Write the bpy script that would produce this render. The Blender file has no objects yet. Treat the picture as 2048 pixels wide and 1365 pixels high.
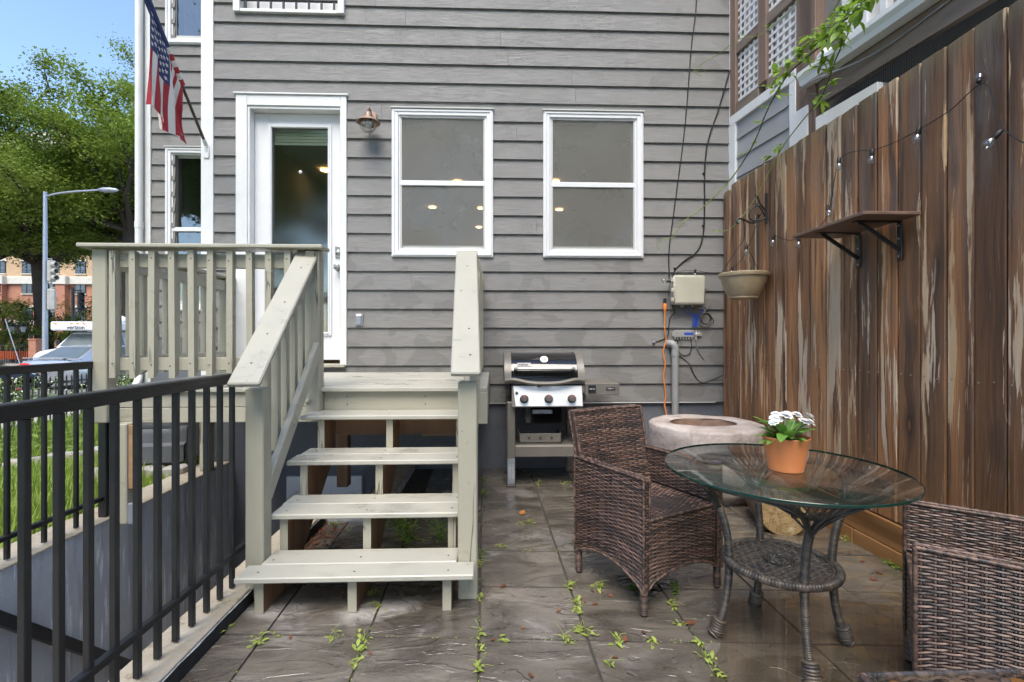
import bpy, math, random
from mathutils import Vector, Matrix, noise as mnoise
R = math.radians
rnd = random.Random(7)
scene = bpy.context.scene
COL = scene.collection

# ---------------------------------------------------------------- camera
cam_data = bpy.data.cameras.new('camera')
cam = bpy.data.objects.new('camera', cam_data)
COL.objects.link(cam)
cam.location = (0.0, 0.0, 1.225)
cam.rotation_euler = (R(90), 0, -math.atan(34 / 960))
cam_data.sensor_width = 36.0
cam_data.lens = 36.0 * 960 / 2048
cam_data.shift_y = -5.5 / 2048
cam_data.clip_start = 0.05
cam_data.clip_end = 3000
scene.camera = cam

# ---------------------------------------------------------------- sky, sun, exposure
SUN_EL, SUN_AZ = 58.0, 190.0          # azimuth clockwise from +Y: behind the camera
world = bpy.data.worlds.new('World')
scene.world = world
world.use_nodes = True
wn = world.node_tree.nodes
wl = world.node_tree.links
sky = wn.new('ShaderNodeTexSky')
sky.sky_type = 'NISHITA'
sky.sun_disc = False
sky.sun_elevation = R(SUN_EL)
sky.sun_rotation = R(SUN_AZ)
sky.air_density = 1.0
sky.dust_density = 0.7
sky.ozone_density = 2.6
bg = wn['Background']
bg.inputs['Strength'].default_value = 0.098
wl.new(sky.outputs['Color'], bg.inputs['Color'])
sun_data = bpy.data.lights.new('sun', 'SUN')
sun_data.energy = 1.5
sun_data.angle = R(38)
sun_data.color = (1.0, 0.93, 0.82)
sun = bpy.data.objects.new('sun', sun_data)
COL.objects.link(sun)
sun.location = (0, -5, 20)
sd = Vector((math.sin(R(SUN_AZ)) * math.cos(R(SUN_EL)), math.cos(R(SUN_AZ)) * math.cos(R(SUN_EL)), math.sin(R(SUN_EL))))
sun.rotation_euler = sd.to_track_quat('Z', 'Y').to_euler()
scene.view_settings.view_transform = 'Standard'
scene.view_settings.look = 'None'
scene.view_settings.exposure = 1.84
scene.view_settings.gamma = 1.0
scene.view_settings.use_curve_mapping = False
scene.render.engine = 'CYCLES'
scene.cycles.max_bounces = 6
scene.cycles.diffuse_bounces = 3
scene.cycles.glossy_bounces = 3
scene.cycles.transmission_bounces = 3
scene.cycles.transparent_max_bounces = 8
scene.cycles.use_denoising = True
scene.cycles.use_adaptive_sampling = True
scene.cycles.adaptive_threshold = 0.035
scene.cycles.adaptive_min_samples = 16


# ---------------------------------------------------------------- mesh builder
class MB:
    def __init__(s):
        s.v = []; s.f = []; s.m = []

    def raw(s, vs, fs, mi=0):
        b = len(s.v)
        s.v.extend([tuple(p) for p in vs])
        for f in fs:
            s.f.append([i + b for i in f]); s.m.append(mi)
        return s

    def cbox(s, size, mat, e=0.0, mi=0):
        a, b, c = size[0] / 2, size[1] / 2, size[2] / 2
        if e <= 0:
            vs = [mat @ Vector((x, y, z)) for z in (-c, c) for y in (-b, b) for x in (-a, a)]
            return s.raw(vs, [(0, 2, 3, 1), (4, 5, 7, 6), (0, 1, 5, 4), (2, 6, 7, 3), (0, 4, 6, 2), (1, 3, 7, 5)], mi)
        e = min(e, a * .6, b * .6, c * .6)
        vs = []; idx = {}
        for sx in (-1, 1):
            for sy in (-1, 1):
                for sz in (-1, 1):
                    for k in range(3):
                        p = [sx * (a - e), sy * (b - e), sz * (c - e)]
                        p[k] = (sx * a, sy * b, sz * c)[k]
                        idx[(sx, sy, sz, k)] = len(vs); vs.append(mat @ Vector(p))
        fs = []
        S = (-1, 1)
        for sg in S:
            q = [idx[(sg, y, z, 0)] for y, z in ((-1, -1), (1, -1), (1, 1), (-1, 1))]; fs.append(q if sg > 0 else q[::-1])
            q = [idx[(x, sg, z, 1)] for x, z in ((-1, -1), (-1, 1), (1, 1), (1, -1))]; fs.append(q if sg > 0 else q[::-1])
            q = [idx[(x, y, sg, 2)] for x, y in ((-1, -1), (1, -1), (1, 1), (-1, 1))]; fs.append(q if sg > 0 else q[::-1])
        for s1 in S:
            for s2 in S:
                for (k1, k2, mk) in ((0, 1, lambda t: (s1, s2, t)), (0, 2, lambda t: (s1, t, s2)), (1, 2, lambda t: (t, s1, s2))):
                    q = [idx[mk(-1) + (k1,)], idx[mk(1) + (k1,)], idx[mk(1) + (k2,)], idx[mk(-1) + (k2,)]]
                    n = (Vector(vs[q[1]]) - Vector(vs[q[0]])).cross(Vector(vs[q[2]]) - Vector(vs[q[0]]))
                    cc = sum((Vector(vs[i]) for i in q), Vector()) / 4 - mat.translation
                    fs.append(q if n.dot(cc) > 0 else q[::-1])
        for sx in S:
            for sy in S:
                for sz in S:
                    q = [idx[(sx, sy, sz, k)] for k in range(3)]
                    fs.append(q if sx * sy * sz > 0 else q[::-1])
        return s.raw(vs, fs, mi)

    def box(s, x0, x1, y0, y1, z0, z1, e=0.0, mi=0):
        return s.cbox((abs(x1 - x0), abs(y1 - y0), abs(z1 - z0)),
                      Matrix.Translation(((x0 + x1) / 2, (y0 + y1) / 2, (z0 + z1) / 2)), e, mi)

    def beam(s, p0, p1, w, h, e=0.0, up=(0, 0, 1), mi=0):
        """bar from p0 to p1, w across, h along 'up'"""
        p0 = Vector(p0); p1 = Vector(p1); d = p1 - p0; L = d.length
        x = d / L; u = Vector(up)
        y = u.cross(x)
        if y.length < 1e-5: y = Vector((0, 1, 0)).cross(x)
        y.normalize(); z = x.cross(y)
        M = Matrix(((x.x, y.x, z.x, 0), (x.y, y.y, z.y, 0), (x.z, y.z, z.z, 0), (0, 0, 0, 1)))
        M.translation = (p0 + p1) / 2
        return s.cbox((L, w, h), M, e, mi)

    def tube(s, pts, r, seg=8, cap=True, mi=0, closed=False):
        pts = [Vector(p) for p in pts]; n = len(pts)
        rr = r if isinstance(r, (list, tuple)) else [r] * n
        vs = []; fs = []
        prev = None
        for i, p in enumerate(pts):
            if closed: t = pts[(i + 1) % n] - pts[i - 1]
            else: t = pts[min(i + 1, n - 1)] - pts[max(i - 1, 0)]
            if t.length < 1e-9: t = Vector((0, 0, 1))
            t.normalize()
            if prev is None:
                a = Vector((0, 0, 1)) if abs(t.z) < .9 else Vector((1, 0, 0))
                u = a.cross(t).normalized()
            else:
                u = prev - t * prev.dot(t)
                u = u.normalized() if u.length > 1e-6 else Vector((1, 0, 0)).cross(t).normalized()
            prev = u; w = t.cross(u)
            for k in range(seg):
                a = 2 * math.pi * k / seg
                vs.append(p + (u * math.cos(a) + w * math.sin(a)) * rr[i])
        m = n if closed else n - 1
        for i in range(m):
            j = (i + 1) % n
            for k in range(seg):
                k2 = (k + 1) % seg
                fs.append((i * seg + k, i * seg + k2, j * seg + k2, j * seg + k))
        if cap and not closed:
            fs.append(tuple(range(seg))[::-1]); fs.append(tuple((n - 1) * seg + k for k in range(seg)))
        return s.raw(vs, fs, mi)

    def lathe(s, prof, seg=24, c=(0, 0, 0), sx=1, sy=1, cap=(True, True), mi=0, wob=None, M=None):
        vs = []; fs = []; n = len(prof)
        for i, (r, z) in enumerate(prof):
            for k in range(seg):
                a = 2 * math.pi * k / seg
                p = Vector((r * math.cos(a) * sx, r * math.sin(a) * sy, z))
                if wob: p = wob(p, i)
                if M: p = M @ p
                vs.append(p + Vector(c))
        for i in range(n - 1):
            for k in range(seg):
                k2 = (k + 1) % seg
                fs.append((i * seg + k, i * seg + k2, (i + 1) * seg + k2, (i + 1) * seg + k))
        if cap[0]: fs.append(tuple(range(seg))[::-1])
        if cap[1]: fs.append(tuple((n - 1) * seg + k for k in range(seg)))
        return s.raw(vs, fs, mi)

    def prism(s, poly, d0, d1, axis='x', mi=0):
        """extrude a 2-d outline along an axis; outline in the two other axes, in order"""
        def P(a, b, d):
            return {'x': (d, a, b), 'y': (a, d, b), 'z': (a, b, d)}[axis]
        n = len(poly)
        vs = [P(a, b, d0) for a, b in poly] + [P(a, b, d1) for a, b in poly]
        ar = sum(poly[i][0] * poly[(i + 1) % n][1] - poly[(i + 1) % n][0] * poly[i][1] for i in range(n))
        flip = (ar > 0) ^ (axis == 'y') ^ (d1 < d0)
        fs = [tuple(range(n))[::-1], tuple(range(n, 2 * n))] + [(i, (i + 1) % n, n + (i + 1) % n, n + i) for i in range(n)]
        if not flip: fs = [f[::-1] for f in fs]
        return s.raw(vs, fs, mi)

    def grid(s, P, nu, nv, mi=0, wrap=False):
        vs = [P(i / nu, j / nv) for j in range(nv + 1) for i in range(nu + 1)]
        w = nu + 1
        fs = [(j * w + i, j * w + i + 1, (j + 1) * w + i + 1, (j + 1) * w + i) for j in range(nv) for i in range(nu)]
        return s.raw(vs, fs, mi)

    def mesh(s, name, mats, smooth=None, off=None):
        me = bpy.data.meshes.new(name)
        v = s.v if off is None else [(p[0] - off[0], p[1] - off[1], p[2] - off[2]) for p in s.v]
        me.from_pydata(v, [], s.f)
        for m in mats: me.materials.append(m)
        if len(mats) > 1: me.polygons.foreach_set('material_index', s.m)
        if smooth is not None:
            me.polygons.foreach_set('use_smooth', [True] * len(me.polygons))
            me.set_sharp_from_angle(angle=R(smooth))
        me.update()
        return me

    def build(s, name, mat, parent=None, smooth=None, kind=None, local=False, label=None):
        mats = mat if isinstance(mat, (list, tuple)) else [mat]
        off = None
        if parent is not None and not local:
            off = wloc(parent)
        o = bpy.data.objects.new(name, s.mesh(name, mats, smooth, off))
        COL.objects.link(o)
        if parent is not None: o.parent = parent
        if kind: o['kind'] = kind
        if label: o['label'] = label
        return o


def wloc(o):
    p = Vector((0, 0, 0))
    while o is not None:
        p += o.location; o = o.parent
    return p


def tag(o, label, cat, group=None):
    o['label'] = label; o['category'] = cat
    if group: o['group'] = group
    return o


def thing(name, label, cat, loc=(0, 0, 0), rz=0.0, group=None):
    o = bpy.data.objects.new(name, None)
    o.empty_display_size = .1
    COL.objects.link(o); o.location = loc; o.rotation_euler = (0, 0, rz)
    return tag(o, label, cat, group)


def alone(name, mb, mat, label, cat, loc=None, smooth=None, group=None, kind=None):
    """a thing that is one mesh; its origin goes to loc"""
    mats = mat if isinstance(mat, (list, tuple)) else [mat]
    o = bpy.data.objects.new(name, mb.mesh(name, mats, smooth, loc))
    COL.objects.link(o)
    if loc: o.location = loc
    if kind: o['kind'] = kind
    return tag(o, label, cat, group)


def struct(name, mb, mat, label=None, smooth=None):
    o = mb.build(name, mat, None, smooth)
    o['kind'] = 'structure'
    if label: o['label'] = label
    return o


def copy_tree(o, parent=None):
    c = o.copy(); COL.objects.link(c); c.parent = parent
    for ch in list(o.children): copy_tree(ch, c)
    return c


def piece(name, me, parent, loc=(0, 0, 0), rot=(0, 0, 0), sc=None):
    o = bpy.data.objects.new(name, me); COL.objects.link(o)
    o.parent = parent; o.location = loc; o.rotation_euler = rot
    if sc: o.scale = sc
    return o


def curve(pts, n=8, closed=False):
    """Catmull-Rom through the points"""
    P = [Vector(p) for p in pts]; out = []
    m = len(P)
    for i in range(m if closed else m - 1):
        if closed: a, b, c, d = P[i - 1], P[i], P[(i + 1) % m], P[(i + 2) % m]
        else: a, b, c, d = P[max(i - 1, 0)], P[i], P[i + 1], P[min(i + 2, m - 1)]
        for k in range(n):
            t = k / n
            out.append(.5 * ((2 * b) + (c - a) * t + (2 * a - 5 * b + 4 * c - d) * t * t + (3 * b - a - 3 * c + d) * t ** 3))
    if not closed: out.append(P[-1])
    return out


def text_mesh(txt, size, depth, mat, name='lettering', align='CENTER', bold=0.0):
    cu = bpy.data.curves.new('lettering', 'FONT')
    cu.body = txt; cu.size = size; cu.extrude = depth; cu.offset = bold
    cu.align_x = align; cu.align_y = 'CENTER'
    to = bpy.data.objects.new('lettering', cu); COL.objects.link(to)
    dg = bpy.context.evaluated_depsgraph_get(); dg.update()
    me = bpy.data.meshes.new_from_object(to.evaluated_get(dg))
    bpy.data.objects.remove(to); bpy.data.curves.remove(cu)
    me.name = name
    me.materials.clear(); me.materials.append(mat)
    return me


# ---------------------------------------------------------------- materials
class NT:
    def __init__(s, name):
        s.mat = bpy.data.materials.new(name); s.mat.use_nodes = True
        s.nt = s.mat.node_tree; s.n = s.nt.nodes
        s.bsdf = s.n['Principled BSDF']; s.out = s.n['Material Output']
        tc = s.n.new('ShaderNodeTexCoord'); s.co = tc.outputs['Object']
        oi = s.n.new('ShaderNodeObjectInfo'); s.rand = oi.outputs['Random']

    def link(s, a, b): s.nt.links.new(a, b)

    def put(s, sock, v):
        if hasattr(v, 'is_output'): s.link(v, sock)
        elif isinstance(v, (tuple, list)):
            sock.default_value = tuple(v) if len(v) == len(sock.default_value) else tuple(v) + (1,)
        else: sock.default_value = v

    def math(s, op, a, b=None, clamp=False):
        n = s.n.new('ShaderNodeMath'); n.operation = op; n.use_clamp = clamp
        s.put(n.inputs[0], a)
        if b is not None: s.put(n.inputs[1], b)
        return n.outputs[0]

    def vmath(s, op, a, b):
        n = s.n.new('ShaderNodeVectorMath'); n.operation = op
        s.put(n.inputs[0], a); s.put(n.inputs[1], b)
        return n.outputs[0]

    def jitter(s, amt=(13, 7, 31), co=None):
        """object coordinates moved by a random amount for each object"""
        c = s.n.new('ShaderNodeVectorMath'); c.operation = 'SCALE'
        c.inputs[0].default_value = amt; s.link(s.rand, c.inputs['Scale'])
        return s.vmath('ADD', co or s.co, c.outputs[0])

    def map(s, vec, scale=(1, 1, 1), rot=(0, 0, 0), loc=(0, 0, 0)):
        n = s.n.new('ShaderNodeMapping'); s.link(vec, n.inputs['Vector'])
        n.inputs['Scale'].default_value = scale; n.inputs['Rotation'].default_value = rot; n.inputs['Location'].default_value = loc
        return n.outputs[0]

    def noise(s, vec, scale=1.0, detail=3.0, rough=.5, dist=0.0, kind='FBM'):
        n = s.n.new('ShaderNodeTexNoise'); n.noise_type = kind; n.normalize = True if kind == 'FBM' else n.normalize
        s.link(vec, n.inputs['Vector'])
        n.inputs['Scale'].default_value = scale; n.inputs['Detail'].default_value = detail
        n.inputs['Roughness'].default_value = rough; n.inputs['Distortion'].default_value = dist
        return n.outputs['Fac']

    def voro(s, vec, scale=1.0, feature='F1', out='Distance', rnd_=1.0):
        n = s.n.new('ShaderNodeTexVoronoi'); n.feature = feature
        s.link(vec, n.inputs['Vector']); n.inputs['Scale'].default_value = scale
        n.inputs['Randomness'].default_value = rnd_
        return n.outputs[out]

    def wave(s, vec, scale=1.0, dist=0.0, detail=2.0, dscale=1.0, axis='X', prof='SIN'):
        n = s.n.new('ShaderNodeTexWave'); n.bands_direction = axis; n.wave_profile = prof
        s.link(vec, n.inputs['Vector']); n.inputs['Scale'].default_value = scale
        n.inputs['Distortion'].default_value = dist; n.inputs['Detail'].default_value = detail; n.inputs['Detail Scale'].default_value = dscale
        return n.outputs['Fac']

    def ramp(s, fac, stops, mode='LINEAR'):
        n = s.n.new('ShaderNodeValToRGB'); n.color_ramp.interpolation = mode
        el = n.color_ramp.elements
        while len(el) < len(stops): el.new(.5)
        for e, (p, c) in zip(el, stops):
            e.position = p
            e.color = (c, c, c, 1) if isinstance(c, (int, float)) else tuple(c) + (1,)
        s.put(n.inputs[0], fac)
        return n.outputs[0]

    def step(s, fac, a, b):
        n = s.n.new('ShaderNodeMapRange'); n.interpolation_type = 'SMOOTHSTEP'
        s.put(n.inputs['Value'], fac); s.put(n.inputs['From Min'], a); s.put(n.inputs['From Max'], b)
        return n.outputs[0]

    def mix(s, fac, a, b, mode='MIX'):
        n = s.n.new('ShaderNodeMix'); n.data_type = 'RGBA'; n.blend_type = mode; n.clamp_factor = True
        s.put(n.inputs[0], fac); s.put(n.inputs[6], a); s.put(n.inputs[7], b)
        return n.outputs[2]

    def sep(s, vec):
        n = s.n.new('ShaderNodeSeparateXYZ'); s.link(vec, n.inputs[0]); return n.outputs

    def bump(s, h, strength=.5, dist=.01, normal=None):
        n = s.n.new('ShaderNodeBump'); s.put(n.inputs['Height'], h)
        n.inputs['Strength'].default_value = strength; n.inputs['Distance'].default_value = dist
        if normal is not None: s.link(normal, n.inputs['Normal'])
        return n.outputs[0]

    def attr(s, name):
        n = s.n.new('ShaderNodeAttribute'); n.attribute_name = name; return n.outputs['Color']

    def done(s, col, rough=.6, metal=0.0, normal=None, spec=None, **kw):
        s.put(s.bsdf.inputs['Base Color'], col); s.put(s.bsdf.inputs['Roughness'], rough)
        s.put(s.bsdf.inputs['Metallic'], metal)
        if normal is not None: s.link(normal, s.bsdf.inputs['Normal'])
        if spec is not None: s.put(s.bsdf.inputs['Specular IOR Level'], spec)
        for k, v in kw.items(): s.put(s.bsdf.inputs[k], v)
        return s.mat


def m_plain(name, col, rough=.5, metal=0.0, var=.12, scale=8.0, bump=0.0, spec=None, wear=None):
    t = NT(name); c = t.jitter()
    n = t.noise(c, scale, 4, .6)
    lo = tuple(x * (1 - var) for x in col); hi = tuple(min(1, x * (1 + var)) for x in col)
    k = t.ramp(n, [(.3, lo), (.7, hi)])
    if wear:
        w = t.step(t.noise(c, wear[0], 6, .7), wear[1], wear[1] + .05); k = t.mix(w, k, wear[2])
    nr = t.bump(t.noise(c, scale * 8, 4), .4, bump) if bump else None
    r = t.math('ADD', t.math('MULTIPLY', n, .2), rough - .1)
    return t.done(k, r, metal, nr, spec)


def m_siding():
    t = NT('grey_fibre_cement_siding')
    c = t.jitter((9, 0, 5))
    warp = t.noise(t.map(c, (1.6, 1, 3)), 1.0, 2, .5)
    w = t.n.new('ShaderNodeCombineXYZ'); t.link(t.math('MULTIPLY', warp, .14), w.inputs[2])
    cw = t.vmath('ADD', c, w.outputs[0])
    g = t.noise(t.map(cw, (2.6, 1, 78)), 1.0, 5, .62, 0.25)
    g2 = t.noise(t.map(cw, (5, 1, 150)), 1.0, 3, .5)
    ridge = t.step(t.math('ABSOLUTE', t.math('SUBTRACT', g, .5)), 0.0, .045)
    fine = t.math('ADD', t.math('MULTIPLY', g, .7), t.math('MULTIPLY', g2, .3))
    hgt = t.math('ADD', t.math('MULTIPLY', ridge, .6), t.math('MULTIPLY', fine, .8))
    base = t.mix(t.noise(t.map(t.co, (.8, 1, 1.4)), 1.2, 3), (.182, .176, .168), (.222, .215, .206))
    base = t.mix(t.math('MULTIPLY', t.math('SUBTRACT', 1.0, ridge), .20), base, (.12, .115, .11))
    base = t.mix(t.math('MULTIPLY', t.step(g2, .5, .8), .2), base, (.42, .41, .39))
    # water stains with crisp scalloped edges, most of them low on the wall
    sx = t.sep(t.co)
    low = t.step(sx[2], 2.4, 1.0)
    cs = t.jitter((.45, 0, .13))
    sn = t.noise(t.map(t.vmath('ADD', cs, (3.7, 0, 1.3)), (3.4, 1, 4.2)), 1.0, 2.0, .42, .2)
    sv = t.voro(t.map(cs, (4.6, 1, 5.0)), 1.0)
    stain = t.math('ADD', sn, t.math('MULTIPLY', t.math('SUBTRACT', sv, .4), .22))
    thr = t.math('ADD', t.math('MULTIPLY', low, -.175), .70)
    mask = t.step(stain, thr, t.math('ADD', thr, .02))
    base = t.mix(t.math('MULTIPLY', mask, .42), base, (.112, .107, .10))
    drip = t.step(t.noise(t.map(t.co, (14, 1, .9)), 1.0, 3, .6), .63, .72)
    base = t.mix(t.math('MULTIPLY', drip, .22), base, (.17, .16, .15))
    spots = t.step(t.noise(t.map(c, (1, 1, 1)), 55, 2), .76, .8)
    base = t.mix(t.math('MULTIPLY', spots, .35), base, (.5, .49, .47))
    return t.done(base, t.math('SUBTRACT', .62, t.math('MULTIPLY', mask, .18)), 0, t.bump(hgt, .5, .004))


def m_paintwood(name, col, dark, grain=1.0, axis=0, cracks=1.0, scuff=.25):
    """painted timber; axis = the long axis of the boards"""
    t = NT(name); c = t.jitter()
    sc = [26, 26, 26]; sc[axis] = .9
    g = t.noise(t.map(c, tuple(sc)), 1.0, 5, .6, .3)
    sc2 = [70, 70, 70]; sc2[axis] = 1.4
    g2 = t.noise(t.map(c, tuple(sc2)), 1.0, 3, .6)
    big = t.noise(c, 2.6, 4, .6)
    k = t.mix(big, tuple(x * .93 for x in col), tuple(min(1, x * 1.06) for x in col))
    k = t.mix(t.math('MULTIPLY', t.step(g, .55, .75), .18 * grain), k, dark)
    wet = t.step(t.noise(t.map(c, (1.6, 2.2, 2.2)), 2.4, 4, .6), .50, .66)
    k = t.mix(t.math('MULTIPLY', wet, scuff * .5), k, tuple(x * .68 for x in col))
    dirt = t.step(t.noise(c, 9, 6, .72), .66, .75)
    k = t.mix(t.math('MULTIPLY', dirt, .3), k, tuple(x * .45 for x in col))
    if cracks:
        sc3 = [9, 9, 9]; sc3[axis] = .55
        cr = t.noise(t.map(c, tuple(sc3)), 1.0, 4, .55, .5)
        cm = t.step(t.math('ABSOLUTE', t.math('SUBTRACT', cr, .5)), .011, .003)
        cm = t.math('MULTIPLY', cm, t.step(t.noise(c, 1.7, 2), .50, .58))
        k = t.mix(t.math('MULTIPLY', cm, .8 * cracks), k, (.05, .045, .035))
        spk = t.step(t.voro(c, 13.0), .045, .03)
        k = t.mix(t.math('MULTIPLY', spk, .75), k, (.06, .055, .045))
    h = t.math('ADD', t.math('MULTIPLY', g, .6), t.math('MULTIPLY', g2, .4))
    return t.done(k, t.math('SUBTRACT', .52, t.math('MULTIPLY', wet, .27)), 0, t.bump(h, .3 * grain, .004))


def m_fence(name='weathered_cedar'):
    t = NT(name); c = t.jitter((0, 17, 41))
    rz = t.sep(t.co)[2]
    r2 = t.math('FRACT', t.math('MULTIPLY', t.rand, 7.31)); r3 = t.math('FRACT', t.math('MULTIPLY', t.rand, 23.7)); r4 = t.math('FRACT', t.math('MULTIPLY', t.rand, 51.3))
    warp = t.noise(t.map(c, (1, 5, 1.5)), 1.0, 3, .5)
    # grain bends round the knots
    kv = t.n.new('ShaderNodeTexVoronoi'); t.link(t.map(c, (0, 5.0, 1.5)), kv.inputs['Vector']); kv.inputs['Scale'].default_value = 1.0
    kd = kv.outputs['Distance']
    bend = t.math('MULTIPLY', t.step(kd, .42, .05), .022)
    wv = t.n.new('ShaderNodeCombineXYZ'); t.link(t.math('ADD', t.math('MULTIPLY', warp, .022), bend), wv.inputs[1])
    cw = t.vmath('ADD', c, wv.outputs[0])
    grain = t.noise(t.map(cw, (40, 120, 3.0)), 1.0, 5, .65)
    rings = t.wave(t.map(cw, (0, 26, .5)), 1.0, 5.0, 3, 1.2, 'Y')
    tone = t.noise(t.map(cw, (6, 17, .8)), 1.0, 6, .64)
    k = t.ramp(tone, [(.30, (.055, .03, .019)), (.43, (.20, .09, .038)), (.56, (.38, .165, .06)), (.72, (.58, .30, .12))])
    warm = t.ramp(r2, [(.0, (.30, .13, .05)), (.3, (.11, .06, .038)), (.6, (.17, .12, .085)), (.8, (.085, .055, .04)), (1.0, (.38, .20, .09))])
    k = t.mix(.42, k, warm)
    br = t.ramp(r4, [(.0, .42), (.3, .8), (.7, 1.1), (1.0, 1.4)])
    k = t.mix(1.0, k, br, 'MULTIPLY')
    dk = t.step(t.noise(t.map(cw, (14, 19, .75)), 1.0, 6, .62), .51, .60)
    k = t.mix(t.math('MULTIPLY', dk, .74), k, (.035, .02, .013))
    k = t.mix(t.math('MULTIPLY', t.step(rings, .45, .95), .28), k, (.09, .042, .022))
    k = t.mix(t.math('MULTIPLY', t.step(grain, .58, .75), .4), k, (.30, .18, .10))
    grey = t.step(t.math('ADD', t.noise(t.map(cw, (4, 8, 1.2)), 1.0, 5, .62), t.math('MULTIPLY', t.math('SUBTRACT', rz, 1.5), .06)), .50, .66)
    k = t.mix(t.math('MULTIPLY', grey, .42), k, t.mix(grain, (.07, .058, .052), (.22, .195, .175)))
    # pale strips where the old stain has peeled
    pn = t.noise(t.map(cw, (9, 13.5, .85)), 1.0, 7, .62, .2)
    pth = t.math('SUBTRACT', .615, t.math('MULTIPLY', t.math('POWER', r3, 2.0), .19))
    pth = t.math('SUBTRACT', pth, t.math('MULTIPLY', t.step(rz, 1.7, .8), .035))
    pf = t.math('ADD', pn, t.math('MULTIPLY', t.math('SUBTRACT', grain, .5), .2))
    peel = t.step(pf, pth, t.math('ADD', pth, .02))
    pale = t.mix(grain, (.36, .25, .155), (.76, .61, .45))
    pale = t.mix(t.math('MULTIPLY', t.step(t.noise(t.map(cw, (4, 8, .9)), 1.0, 2), .45, .6), .7), pale, (.52, .31, .135))
    k = t.mix(t.math('MULTIPLY', peel, .92), k, pale)
    thin = t.step(t.noise(t.map(cw, (30, 80, 3.2)), 1.0, 4, .6), .655, .69)
    thin = t.math('MULTIPLY', thin, t.step(t.noise(t.map(c, (2, 5, 1.4)), 1.0, 2), .46, .6))
    k = t.mix(t.math('MULTIPLY', thin, .55), k, (.55, .43, .32))
    knot = t.step(kd, .115, .085); halo = t.step(kd, .26, .12)
    has = t.step(t.sep(kv.outputs['Color'])[0], .25, .30)
    k = t.mix(t.math('MULTIPLY', t.math('MULTIPLY', halo, has), .6), k, (.05, .028, .018))
    k = t.mix(t.math('MULTIPLY', t.math('MULTIPLY', knot, has), .9), k, t.mix(t.step(kd, .07, .03), (.028, .017, .012), (.22, .085, .028)))
    k = t.mix(t.math('MULTIPLY', t.step(rz, .85, .15), .5), k, t.mix(grain, (.17, .075, .025), (.42, .21, .08)))
    green = t.math('MULTIPLY', t.step(rz, 2.50, 2.64), t.noise(t.map(c, (8, 20, 8)), 1.0, 3))
    k = t.mix(t.math('MULTIPLY', green, .5), k, (.26, .24, .12))
    h = t.math('ADD', t.math('MULTIPLY', grain, .8), t.math('MULTIPLY', peel, -.22))
    return t.done(k, t.ramp(grain, [(.3, .42), (.7, .75)]), 0, t.bump(h, .6, .006))


def m_rawwood(name, c0, c1, axis=0, sc=1.0, wetness=0.0):
    t = NT(name); c = t.jitter()
    s1 = [28 * sc] * 3; s1[axis] = 1.0
    g = t.noise(t.map(c, tuple(s1)), 1.0, 5, .65, .5)
    s2 = [8 * sc] * 3; s2[axis] = .5
    b = t.noise(t.map(c, tuple(s2)), 1.0, 3, .6, .4)
    k = t.mix(g, c0, c1); k = t.mix(t.math('MULTIPLY', t.step(b, .5, .7), .6), k, tuple(x * .35 for x in c0))
    kn = t.step(t.voro(t.map(c, tuple(x * .3 for x in s2)), 1.0), .1, .06)
    k = t.mix(t.math('MULTIPLY', kn, .8), k, tuple(x * .25 for x in c0))
    return t.done(k, .62 - wetness, 0, t.bump(g, .5, .004))


def m_slab():
    t = NT('wet_riven_paving'); c = t.jitter((5, 9, 0))
    riv = t.noise(t.map(c, (1.1, 2.3, 1)), 2.2, 7, .58, .8)
    led = t.noise(t.map(c, (.9, 2.4, 1)), 2.0, 4, .5, 1.4)
    ledge = t.step(t.math('FRACT', t.math('MULTIPLY', led, 6.0)), .0, .12)
    fine = t.noise(c, 60, 4, .6)
    h = t.math('ADD', t.math('MULTIPLY', riv, .9), t.math('MULTIPLY', ledge, .16))
    h = t.math('ADD', h, t.math('MULTIPLY', fine, .07))
    w = t.n.new('ShaderNodeNewGeometry').outputs['Position']
    wp = t.noise(t.map(w, (1, 1, 0)), 1.15, 4, .55, .4)
    dry = t.step(t.noise(t.map(w, (1, 1.3, 0), loc=(4.4, 2.2, 0)), 1.9, 5, .62, .3), .535, .70)
    sx = t.sep(w)
    dry = t.math('MULTIPLY', dry, t.step(sx[0], 1.0, -.2))
    k = t.mix(t.step(riv, .3, .7), (.075, .063, .050), (.195, .168, .138))
    k = t.mix(t.math('MULTIPLY', t.step(fine, .45, .75), .25), k, (.22, .195, .17))
    ochre = t.math('MULTIPLY', t.step(sx[0], 1.0, 1.5), t.step(t.noise(t.map(w, (3, 9, 0)), 2.0, 5, .65), .5, .64))
    k = t.mix(t.math('MULTIPLY', ochre, .65), k, (.24, .175, .08))
    k = t.mix(t.math('MULTIPLY', dry, .8), k, (.40, .375, .35))
    speck = t.step(t.voro(c, 38), .05, .03)
    k = t.mix(t.math('MULTIPLY', speck, .5), k, (.5, .46, .4))
    rough = t.math('ADD', t.math('MULTIPLY', t.step(wp, .36, .64), .34), t.math('MULTIPLY', dry, .3))
    rough = t.math('ADD', rough, .07)
    wet = t.math('MULTIPLY', t.math('SUBTRACT', 1.0, t.math('MULTIPLY', dry, .8)), t.step(wp, .70, .42))
    k = t.mix(t.math('MULTIPLY', wet, .2), k, (.03, .025, .02))
    nb = t.bump(h, .9, .026)
    m_ = t.done(k, rough, 0, nb, .55)
    t.link(t.math('MULTIPLY', wet, .9), t.bsdf.inputs['Coat Weight']); t.bsdf.inputs['Coat Roughness'].default_value = .035; t.bsdf.inputs['Coat IOR'].default_value = 1.4
    t.link(t.bump(h, .7, .03), t.bsdf.inputs['Coat Normal'])
    return m_


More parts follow.
